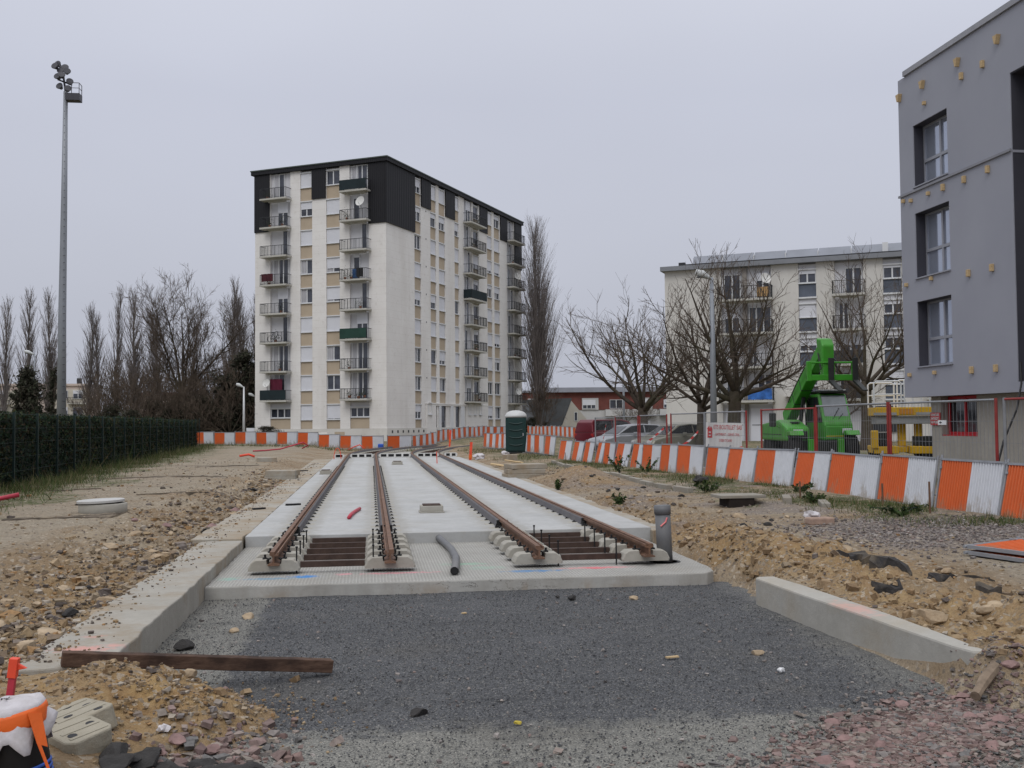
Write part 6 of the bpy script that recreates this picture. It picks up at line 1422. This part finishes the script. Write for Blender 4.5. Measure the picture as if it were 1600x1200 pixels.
def weed(x, y, h_, w_, label, seed, n=260):
    rng = np.random.default_rng(seed); root = empty('weed', (x, y, H(x, y)), 0, label, 'plant', 'weeds on the right bank'); k = 9; a = rng.uniform(0, 6.28, k); b = MB(); P = []
    for i in range(k):
        tip = Vector((math.cos(a[i]) * w_ * rng.uniform(.2, 1), math.sin(a[i]) * w_ * rng.uniform(.2, 1), h_ * rng.uniform(.6, 1))); b.tube([(0, 0, -.02), tip * .5 + Vector((0, 0, .05)), tip], .006, 3)
        for q in range(n // k): P.append(tuple(tip * rng.uniform(.25, 1.05)))
    b.build('stems', M_GPOST, root); inst('leaves', leaf_cloud('leaves', np.array(P), .030, M_WEED, seed), root)
for i, (x, y, h_, w_, lb) in enumerate(((7.9, 32.6, .65, .55, 'dark leafy weed bush before the middle of the right barriers'), (8.4, 31.2, .5, .5, 'second dark weed bush beside the first before the barriers'), (4.95, 27.5, .28, .22, 'small green weed on the bank near the slab edge'), (5.25, 21.8, .26, .22, 'small green weed on the bank above the upright pipe'),
        (8.6, 19.4, .2, .5, 'low green weed clump by the kerb stone'), (9.0, 16.8, .15, .5, 'low green weed clump under the second barrier'), (9.6, 22.5, .22, .5, 'low weed clump under the fourth barrier'), (7.9, 23.8, .25, .6, 'green weed beside the old kerb line'))):
    weed(x, y, h_, w_, lb, 300 + i)

# ------------------------------------------------------------------ floodlight mast and street lamps
M_MAST = mat('mast_grey', (.25, .265, .29), .5, .08, 1, metal=.3); M_FLOOD = mat('floodlight_body', (.05, .05, .06), .5, .2, 3)
FM = empty('floodlight_mast', (-17.65, 62.6, .3), 0, 'tall grey floodlight mast with lamp cluster on the left', 'floodlight mast')
b = MB(); b.sm = True; b.tube([(0, 0, 0), (.0, 0, 8), (.06, 0, 15), (.10, 0, 21.3)], [.27, .22, .17, .12], 14); b.build('pole', M_MAST, FM)
b = MB()
for i in range(44): b.box(.12 - i * .0005, .27 - i * .003, -.27, -.24, 2 + i * .42, 2.03 + i * .42)
b.build('climbing_rungs', M_FLOOD, FM)
MB().box(.15, .95, -.3, .3, 20.75, 20.85).box(.15, .95, -.30, -.26, 20.85, 21.15).box(.90, .95, -.26, .3, 20.85, 21.15).build('platform', M_FLOOD, FM)
b = MB()
for (x, yy) in ((.92, -.28), (.92, .28), (.5, -.28)): b.tube([(x, yy, 20.85), (x, yy, 21.75)], .022, 5)
b.tube([(.3, -.28, 21.75), (.92, -.28, 21.75), (.92, .28, 21.75)], .022, 5).tube([(.3, -.28, 21.45), (.92, -.28, 21.45), (.92, .28, 21.45)], .018, 5); b.build('guard_rail', M_FLOOD, FM)
MB().tube([(.1, 0, 21.2), (-.05, 0, 22.4), (-.35, 0, 23.0)], .06, 6).tube([(-.5, 0, 22.7), (.3, 0, 22.4)], .05, 5).tube([(-.35, 0, 22.0), (.45, 0, 21.7)], .05, 5).build('lamp_frame', M_FLOOD, FM)
for (x, yy, z, a) in ((-.55, -.1, 22.75, -.7), (-.45, .2, 22.98, -.9), (.25, -.1, 22.45, .7), (.05, .1, 22.75, .3), (-.35, -.15, 22.1, -.6), (.4, .0, 21.85, .8), (-.05, -.25, 22.15, .2), (-.25, 0, 21.55, -.7), (.35, -.2, 21.35, .6), (-.2, 0, 22.5, -.3)):
    l_ = MB(); l_.lathe([(.09, -.15), (.12, -.06), (.205, .09), (.205, .12)], n=12); o = l_.build('floodlight', M_FLOOD, FM, (x * .8, yy, 22.0 + (z - 22.0) * .95)); o.rotation_euler = (1.1, a, 0)
    o2 = MB().lathe([(.19, .118), (.19, .126)], n=12).build('lens', M_FLOOD, o)
def lamp(name, x, y, h_, col, arm, label, r=.06, hl=.7, z0=None):
    z0 = H(x, y) if z0 is None else z0; o = empty(name, (x, y, z0), 0, label, 'street lamp', 'street lamps'); m_ = mat(name + '_pole', col, .5, .08, 2, metal=.2)
    b = MB(); b.sm = True; b.tube([(0, 0, 0), (0, 0, h_ * .55), (.0, 0, h_)], [r * 1.4, r * 1.1, r * .75], 10); b.build('pole', m_, o)
    hd = MB(); hd.sm = True; hd.tube([(arm * .02, 0, h_ - .05), (arm * .25, 0, h_ + .03), (arm * .6, 0, h_ + .16), (arm * .92, 0, h_ + .22), (arm * 1.0, 0, h_ + .15)], [.05, .10, .17, .14, .03], 10); hd.build('lamp_head', mat('lamp_head_pale', (.52, .54, .54), .45, .08), o)
    MB().box(min(arm * .35, arm * .9), max(arm * .35, arm * .9), -.09, .09, h_ - .005, h_ + .03).build('lamp_glass', M_FLOOD, o)
lamp('street_lamp', 14.62, 43.1, 7.85, (.26, .28, .31), -.72, 'grey street lamp with pale head before the mid-rise block', .11)
lamp('white_street_lamp', -11.55, 97.4, 4.9, (.60, .61, .62), -.7, 'white street lamp left of the tower, nearer one', .09)
lamp('white_street_lamp', -11.6, 107.5, 4.3, (.60, .61, .62), -.7, 'white street lamp left of the tower, farther one', .08)
lamp('street_lamp', 18.05, 73, 6.7, (.26, .28, .31), -.6, 'thin far street lamp above the red car', .07)
lamp('street_lamp', -30.6, 100, 8.1, (.26, .28, .31), -.9, 'far street lamp behind the floodlight mast', .06)
# ------------------------------------------------------------------ things lying about the site
t = NT('old_beam')
gr_ = t.noise(6, 6, .7, stretch=(.6, 4, 6)); st_ = t.noise(2.2, 4, .6)
c = t.mix(t.rng(gr_, .3, .7), (.050, .028, .020), (.125, .078, .055)); c = t.mix(t.rng(st_, .5, .62, 0, .7), c, (.022, .014, .012))
M_BEAM = t.done(c, .85, t.bump(gr_, .5, .01), 0, .2)
A, B = Vector((-2.32, 8.25, .30)), Vector((-.345, 8.92, .015)); dv = (B - A).normalized(); sd = Vector((dv.y, -dv.x, 0)).normalized(); uu = sd.cross(dv); n = 14; b = MB(); vv = []
if uu.z < 0: uu = -uu
rb = random.Random(2)
for i in range(n + 1):
    p = A.lerp(B, i / n)
    for (a, c_) in ((-.05, 0), (.05, 0), (.05, .105), (-.05, .105)): vv.append(p + sd * (a + rb.uniform(-.002, .002)) + uu * (c_ + rb.uniform(-.002, .002)))
b.add(vv, [(0, 1, 2, 3), tuple(4 * n + q for q in (3, 2, 1, 0))] + [(4 * i + k, 4 * i + 4 + k, 4 * i + 4 + (k + 1) % 4, 4 * i + (k + 1) % 4) for i in range(n) for k in range(4)])
tag(b.build('wooden_beam', M_BEAM, bevel=.006), 'dark brown wooden beam lying from the strip across the gravel', 'beam')
# wrapped black pipe in the corner
M_BLKP = mat('black_pipe', (.009, .009, .010), .5, .2, 4, spec=.4); M_CLOTH = mat('dirty_white_cloth', (.52, .50, .52), .85, .14, 6, .5, 18, dirt=(.25, .22, .19), dirt_amt=.55, dscale=5); M_OTAPE = mat('orange_tape', (.72, .13, .02), .55, .1, 6, .3, 25); M_BLUE = mat('blue_stripe', (.03, .10, .45), .5)
BP = empty('wrapped_pipe', (-1.86, 5.98, -.02), 0, 'black pipe stub wrapped in white cloth and orange tape in the front left corner', 'pipe'); BP.rotation_euler = (0, -.16, 0); BP.scale = (.95, .95, 1.27)
b = MB(); b.sm = True; b.lathe([(.185, 0), (.178, .44), (.172, .45)], n=32); b.build('pipe', M_BLKP, BP)
b = MB(); b.sm = True
for k in range(4): b.lathe([(.184, .15 + k * .022), (.1885, .154 + k * .022), (.1885, .160 + k * .022), (.184, .164 + k * .022)], n=32)
b.build('blue_stripes', M_BLUE, BP)
b = MB(); b.sm = True; n = 48; rows = []; rq = random.Random(6)
prof_ = [(.02, .512), (.09, .505), (.150, .492), (.186, .488), (.200, .47), (.196, .42), (.205, .36), (.218, .30), (.226, .24)]
vv = []
for j, (rr_, z) in enumerate(prof_):
    for k in range(n):
        a = 2 * math.pi * k / n; rg = (.018 * math.sin(a * 5 + 1) + .012 * math.sin(a * 11)) * (max(0, j - 4) / 4) + .004 * math.sin(a * 7 + j)
        zz = z + (.04 * math.sin(a * 3 + .6) + .03 * math.sin(a * 8)) * (max(0, j - 5) / 3) + max(0, math.cos(a + .45)) * .13 * (max(0, j - 4) / 4) + (.006 * math.sin(3 * a + j * 2) if j < 4 else 0)
        vv.append(((rr_ + rg) * math.cos(a), (rr_ + rg) * math.sin(a), zz))
fs = [(j * n + k, j * n + (k + 1) % n, (j + 1) * n + (k + 1) % n, (j + 1) * n + k) for j in range(len(prof_) - 1) for k in range(n)] + [tuple(range(n))]
o = b.add(vv, fs).build('cloth_cover', M_CLOTH, BP); q = o.modifiers.new('s', 'SOLIDIFY'); q.thickness = .004
b = MB(); b.sm = True; b.lathe([(.206, .395), (.2125, .41), (.2115, .455), (.206, .47)], n=40); b.build('orange_tape', M_OTAPE, BP)
b = MB(); b.add([(.155, -.150, .46), (.205, -.08, .44), (.22, -.115, .30), (.185, -.165, .33)], [(0, 1, 2, 3)]); b.add([(.185, -.165, .33), (.20, -.15, .32), (.235, -.145, .17), (.225, -.155, .17)], [(0, 1, 2, 3)]); o = b.build('tape_end', M_OTAPE, BP); q = o.modifiers.new('s', 'SOLIDIFY'); q.thickness = .004
SK = empty('marker_stake', (-2.41, 7.40, H(-2.41, 7.40) - .05), 0, 'short red stake with orange tape behind the wrapped pipe', 'stake'); SK.rotation_euler = (0, .12, 0)
MB().box(-.022, .022, -.022, .022, 0, .30).build('stake', M_REDP, SK, bevel=.004); MB().box(-.03, .026, -.03, .03, .20, .33).prism([(.02, .30), (.085, .27), (.02, .25)], -.012, .012, 'y').build('tape', M_REDO, SK, bevel=.004)
# hollow concrete block, broken in two
M_HOLB = concrete('hollow_block', (.30, .275, .215), (.37, .34, .275), (.24, .19, .13), .6, .6, None, 4)
def hollow(loc, rot, L, W_, Hh, holes, label):
    root = empty('hollow_block', loc, 0, label, 'concrete block', 'broken hollow concrete block'); root.rotation_euler = rot
    rq = random.Random(int(L * 1000)); poly = [(-L / 2, -W_ / 2), (L / 2 - .05, -W_ / 2 - .01), (L / 2, -W_ / 2 + .04), (L / 2 - .02, W_ / 2 - .03), (L / 2 - .06, W_ / 2), (-L / 2 + .03, W_ / 2), (-L / 2 - .015, W_ / 4)]
    MB().prism(poly, 0, Hh).build('block', M_HOLB, root, bevel=.012)
    for i in range(3): MB().box(-L / 2 + L * (.2 + .3 * i) - .012, -L / 2 + L * (.2 + .3 * i) + .012, -W_ / 2 + .03, W_ / 2 - .03, Hh + .0005, Hh + .004).build('ridge', M_HOLB, root)
    for (x, y) in holes: MB().lathe([(.026, Hh - .02), (.028, Hh + .0022)], (x, y), 14).build('hole', M_BLACK, root)
hollow((-1.86, 7.02, .13), (.22, -.10, -.95), .52, .36, .15, [(-.15, .02), (-.02, .10), (.08, -.06), (.19, .09), (-.16, -.12)], 'larger piece of the broken hollow concrete block beside the wrapped pipe')
hollow((-1.72, 6.55, .14), (.12, .10, -.75), .30, .30, .16, [(-.02, .08), (.05, -.08)], 'smaller piece of the broken hollow concrete block at the front')
def crumple(x, y, s_, m_, label, cat='litter', z=None, name='litter'):
    bm = bmesh.new(); bmesh.ops.create_icosphere(bm, subdivisions=2, radius=1); rq = random.Random(int((x + 9) * 1000 + y))
    for v in bm.verts: v.co *= rq.uniform(.55, 1.15)
    me_ = bpy.data.meshes.new(name); bm.to_mesh(me_); bm.free(); me_.materials.append(m_)
    o = inst(name, me_, None, (x, y, (top(x, y) if z is None else z) + s_ * .3), (0, 0, x * 3), (s_, s_ * .7, s_ * .5)); return tag(o, label, cat)
crumple(-1.33, 6.98, .06, M_CLOTH, 'crumpled white tissue beside the hollow block'); crumple(3.38, 8.35, .045, M_WFR, 'white shell of paper on the gravel near the kerb')
crumple(1.0, 7.22, .03, mat('yellow_leaf', (.42, .33, .05), .8), 'small yellow leaf on the front gravel', 'leaf')
for (x, y, l, a, lb) in ((2.62, 8.95, .12, .2, 'short pale wood splinter on the right gravel'), (1.0, 11.4, .05, .5, 'small pale wood chip in the middle of the gravel')):
    tag(MB().box(-l / 2, l / 2, -.018, .018, 0, .012).build('wood_chip', M_WOOD if 'pale' in lb else M_BEAM, None, (x, y, .012), a), lb, 'wood chip')
# right hand side: log, charred bits, asphalt edge
def rough_log(pts, r, m_, label, name='log'):
    rq = random.Random(int(pts[0][0] * 977)); P = []
    for i in range(len(pts) - 1):
        for k in range(4): P.append(Vector(pts[i]).lerp(Vector(pts[i + 1]), k / 4) + Vector((rq.uniform(-1, 1), rq.uniform(-1, 1), rq.uniform(-1, 1))) * r * .18)
    P.append(Vector(pts[-1])); b = MB(); b.tube(P, [r * rq.uniform(.8, 1.15) for _ in P], 8); return tag(b.build(name, m_), label, 'log')
rough_log([(4.30, 7.02, .10), (4.62, 7.30, .22), (4.90, 7.55, .30)], .045, mat('weathered_wood', (.19, .145, .105), .9, .3, 12, .5, 30), 'weathered log lying by the right kerb end')
rough_log([(4.86, 7.10, .20), (4.87, 7.12, .33), (4.88, 7.14, .42)], .055, M_DARKROCK, 'charred black stub beside the weathered log')
M_ASPH = mat('asphalt_edge', (.045, .043, .043), .9, .4, 9, .9, 35, spec=.2, dirt=(.20, .16, .11), dirt_amt=.6, dscale=3)
M_CRUST = mat('dark_soil_crust', (.12, .10, .08), .95, .4, 5, .8, 30, spec=.1, dirt=(.28, .23, .165), dirt_amt=.95, dscale=2.5)
def crust(pts, wd, th, label, seed):
    """broken edge of an asphalt sheet sticking out of the soil"""
    rq = random.Random(seed); P = [Vector(p) for p in pts]; Q = []
    for i in range(len(P) - 1):
        for k in range(6): Q.append(P[i].lerp(P[i + 1], k / 6))
    Q.append(P[-1]); poly = []; back = []
    for i, p in enumerate(Q):
        d = (Q[min(i + 1, len(Q) - 1)] - Q[max(i - 1, 0)]).normalized(); nrm = Vector((-d.y, d.x)); f = math.sin(math.pi * (i + .4) / len(Q)); poly.append(p - nrm * wd * .4 * f * rq.uniform(.5, 1.3)); back.append(p + nrm * wd * .6 * f * rq.uniform(.5, 1.3))
    ring = poly + back[::-1]; n_ = len(ring); vv = [(p.x, p.y, H(p.x, p.y) + th * rq.uniform(.2, .7) + .01) for p in ring] + [(p.x, p.y, H(p.x, p.y) - .05) for p in ring]
    tag(MB().add(vv, [tuple(range(n_))] + [(i, (i + 1) % n_, n_ + (i + 1) % n_, n_ + i)[::-1] for i in range(n_)]).build('asphalt_crust', M_ASPH if seed < 20 else M_CRUST), label, 'asphalt' if seed < 20 else 'crust', 'broken asphalt edges' if seed < 20 else 'dark crusts in the left soil')
crust([(5.62, 12.2), (5.72, 11.6), (5.68, 11.0), (5.78, 10.6)], .28, .12, 'long broken asphalt edge on the right bank', 1); crust([(5.95, 10.55), (6.1, 10.2), (6.3, 9.9)], .16, .07, 'thin torn asphalt strip behind the right kerb', 2)
crust([(5.12, 10.2), (5.3, 9.9)], .12, .08, 'small asphalt flake just behind the kerb', 3); crust([(6.05, 8.9), (6.3, 8.6)], .18, .08, 'asphalt flake at the right edge of the bank', 4); crust([(5.6, 9.1), (5.8, 9.0)], .14, .08, 'asphalt flake between stones on the right bank', 5)
for i, (pts, w_, lb) in enumerate((([(-6.5, 19.5), (-5.3, 19.9), (-4.2, 19.7)], .35, 'dark crust in the left soil before the manhole'), ([(-7.4, 17.2), (-6.2, 17.5)], .3, 'dark crust in the left soil at the frame edge'), ([(-5.6, 26), (-4.0, 26.6), (-3.2, 26.3)], .5, 'dark crust in the left soil beyond the manhole'),
        ([(-8.4, 34), (-6.0, 35), (-4.6, 34.4)], .8, 'wide dark crust in the left soil halfway to the barriers'), ([(-7, 43), (-4.6, 44)], .7, 'dark crust in the far left soil'), ([(-8.2, 28), (-7, 28.4)], .5, 'dark crust in the soil near the hedge'))): crust(pts, w_, .03, lb, 20 + i)
# manhole ring and concrete blocks
MH = empty('manhole', (-5.18, 21.15, H(-5.18, 21.15)), 0, 'round concrete manhole ring with a lid on the left flat', 'manhole')
b = MB(); b.sm = True; b.lathe([(.44, -.1), (.45, .17), (.43, .19), (.30, .19), (.30, .05)], n=32); b.build('ring', M_BLOCKC, MH)
b = MB(); b.lathe([(.43, .205), (.44, .21), (.44, .25), (.42, .26)], (-.03, -.02), 32); o = b.build('lid', concrete('pale_lid', (.42, .42, .41), (.5, .5, .49)), MH); o.rotation_euler = (.0, -.03, 0)
def block(x, y, rz, L, W_, Hh, label, stack=1):
    root = empty('concrete_block', (x, y, H(x, y)), rz, label, 'concrete block', 'precast concrete blocks on the site')
    for k in range(stack): MB().box(-L / 2 + .05 * k, L / 2 + .03 * k, -W_ / 2 + .04 * k, W_ / 2, -.03 + k * Hh * 1.02, (k + 1) * Hh - .03).build('slab', M_OLDC, root, bevel=.015)
    for k in range(1, stack): root.children[k].rotation_euler = (0, 0, .08 * (-1) ** k)
block(-2.95, 35.1, -.05, 1.0, .9, .19, 'pair of grey concrete slabs stacked left of the far strip', 2); block(-4.7, 48.2, .05, .85, .8, .22, 'single concrete block on the far left soil')
block(4.98, 34.0, .1, 1.25, 1.0, .16, 'stack of grey concrete slabs right of the slab by the orange heap', 3); block(6.2, 46.5, .4, .5, .5, .3, 'pale block in front of the toilet'); block(-1.0, 69, .1, 2.2, .5, .15, 'low concrete piece before the back barriers')
for i, (x, y, l, a, lb) in enumerate(((5.6, 39.5, .9, .6, 'pale broken board leaning on stones before the toilet'), (5.1, 42, .6, -.4, 'short pale board on the soil before the toilet'), (5.9, 43, .8, .2, 'pale plank right before the toilet'))):
    o = MB().box(-l / 2, l / 2, -.09, .09, 0, .04).build('board', M_WOOD, None, (x, y, H(x, y) + .06), a); o.rotation_euler = (.2, .15, a); tag(o, lb, 'board')
# old kerb line and pit on the right
M_OKERB = concrete('old_kerb', (.25, .235, .20), (.33, .31, .27), (.2, .16, .11), .6)
kp = [(7.45, 42.5), (7.35, 38), (7.3, 34), (7.3, 30), (7.3, 26.5), (7.5, 23.6)]; kk = 0
for i in range(len(kp) - 1):
    a, b_ = Vector(kp[i]), Vector(kp[i + 1]); L = (b_ - a).length; m_ = int(L // 1.02)
    for j in range(m_):
        p = a.lerp(b_, (j + .5) / m_)
        o = MB().box(-.075, .075, -.49, .49, -.15, .0).build('kerb_stone', M_OKERB, None, (p.x, p.y, H(p.x, p.y) + .11), math.atan2(-(b_ - a).x, (b_ - a).y), .012); kk += 1
        tag(o, 'old concrete kerb stone in the line before the right barriers', 'kerb', 'old kerb line on the right')
for (x, y, a, lb) in ((8.15, 19.7, -.35, 'old kerb stone in the weeds right of the pit'), (8.5, 18.75, -.35, 'old kerb stone nearest the grey stone patch')): tag(MB().box(-.08, .08, -.5, .5, -.15, 0).build('kerb_stone', M_OKERB, None, (x, y, H(x, y) + .09), a, .012), lb, 'kerb')
PT = empty('open_pit', (7.1, 19.6, H(7.1, 19.6)), 0, 'dark pit under a thin slab beside the old kerb', 'pit'); MB().box(-.45, .45, -.35, .30, .14, .20).build('cover_slab', M_OKERB, PT, bevel=.01); MB().box(-.28, .22, -.33, .25, -.1, .138).build('dark_opening', mat('pit_shade', (.02, .015, .012), .95, .3, 9), PT)  # solid near-black box stands in for the shade inside the pit
tag(MB().box(-.21, .21, -.13, .13, 0, .12).build('brick_lump', mat('pinkish_brick', (.33, .23, .18), .9, .2, 7, .4, 40, dirt=(.4, .36, .3), dirt_amt=.5, dscale=4), None, (7.28, 16.25, H(7.28, 16.25) - .01), .1, .025), 'pinkish broken brick lump on the soil before the barriers', 'brick')
crumple(7.22, 16.4, .16, M_CLOTH, 'flat pale scrap lying on the brick lump', 'scrap', H(7.28, 16.25) + .09); crumple(8.6, 26.5, .28, M_DARKROCK, 'black rubbish lump on the soil before the barriers', 'rubbish', None, 'rubbish_lump')
for (x, y, h_, lb) in ((8.95, 20.9, .36, 'rusty steel rod before the fourth barrier'), (9.5, 18.4, .42, 'rusty steel rod before the third barrier'), (9.62, 16.95, .55, 'rusty steel rod before the second barrier'), (7.95, 42.3, .4, 'thin steel rod before the far barriers')):
    b = MB(); b.tube([(0, 0, -.1), (.0, .01, h_)], .018, 6); tag(b.build('steel_rod', M_RUST, None, (x, y, H(x, y))), lb, 'rod', 'rusty rods before the barriers')
# red ducts, stakes, bags
def duct(pts, r, label, m_=M_REDP):
    b = MB(); b.sm = True; b.tube([(p[0], p[1], H(p[0], p[1]) + p[2]) for p in pts], r, 8); tag(b.build('red_duct', m_), label, 'duct', 'pieces of red duct')
duct([(-8.6, 23.0, .05), (-8.0, 23.4, .12), (-7.55, 23.7, .20)], .05, 'red duct end at the left frame edge, upper one'); duct([(-7.9, 20.3, .1), (-7.4, 20.5, .12), (-6.98, 20.5, .05)], .06, 'red duct end at the left frame edge, lower one')
duct([(-7.2, 65.5, .06), (-6.6, 66.6, .08), (-5.8, 68, .12), (-4.9, 68.6, .35), (-4.4, 68.9, .5), (-4.1, 69.2, .3), (-4.5, 69.4, .1)], .045, 'long red duct curling on the far left soil'); duct([(-6.6, 54, .1), (-6.2, 54.3, .18), (-5.9, 54.2, .08)], .06, 'short red duct scrap on the left soil', M_REDO)
duct([(-1.6, 73.1, .1), (-1.2, 72.6, .3), (-.8, 72.9, .45), (-.5, 72.6, .2)], .04, 'tangled red duct before the back barriers', M_REDO); pass
for (x, y, h_, lb) in ((4.82, 51.2, 1.25, 'leaning red and orange stake at the slab corner'), (5.6, 75, 1.3, 'far red stake before the tower entrance')):
    root = empty('red_stake', (x, y, H(x, y) - .1), 0, lb, 'stake', 'red marker stakes'); root.rotation_euler = (0, .07, 0)
    MB().box(-.06, .06, -.06, .06, 0, h_).build('stake', M_REDO, root); MB().box(-.075, .075, -.075, .075, h_ * .35, h_ * .5).build('orange_tape', M_OTAPE, root)
for (x, y, s_, lb) in ((4.15, 50.6, .42, 'white bag left of the red stake'), (5.25, 50.8, .40, 'white bag right of the red stake'), (7.0, 54.5, .30, 'grey bag beside the toilet')): crumple(x, y, s_, M_CLOTH, lb, 'bag', None, 'white_bag')
tag(MB().lathe([(.18, 0), (.2, .45), (.15, .5)], n=12).build('blue_drum', M_BLUE, None, (.65, 72.6, H(.65, 72.6))), 'small blue drum at the corner of the back barriers', 'drum')
CBX = empty('utility_cabinet', (-10.62, 94.4, H(-10.62, 94.4)), math.radians(10), 'white utility cabinet at the foot of the white street lamp', 'cabinet'); MB().box(-.35, .35, -.2, .2, 0, 1.15).build('body', M_WFR, CBX, bevel=.02); MB().box(-.3, .3, -.22, -.202, .1, 1.05).build('door', M_SHUT, CBX)
tag(MB().box(-6.2, 1.5, -.12, .12, 0, .75).build('garden_wall', M_TOWER, None, (-5.0, 91.5, H(-5, 91.5)), math.radians(-29.5)), 'low pale garden wall before the left face of the tower', 'wall')
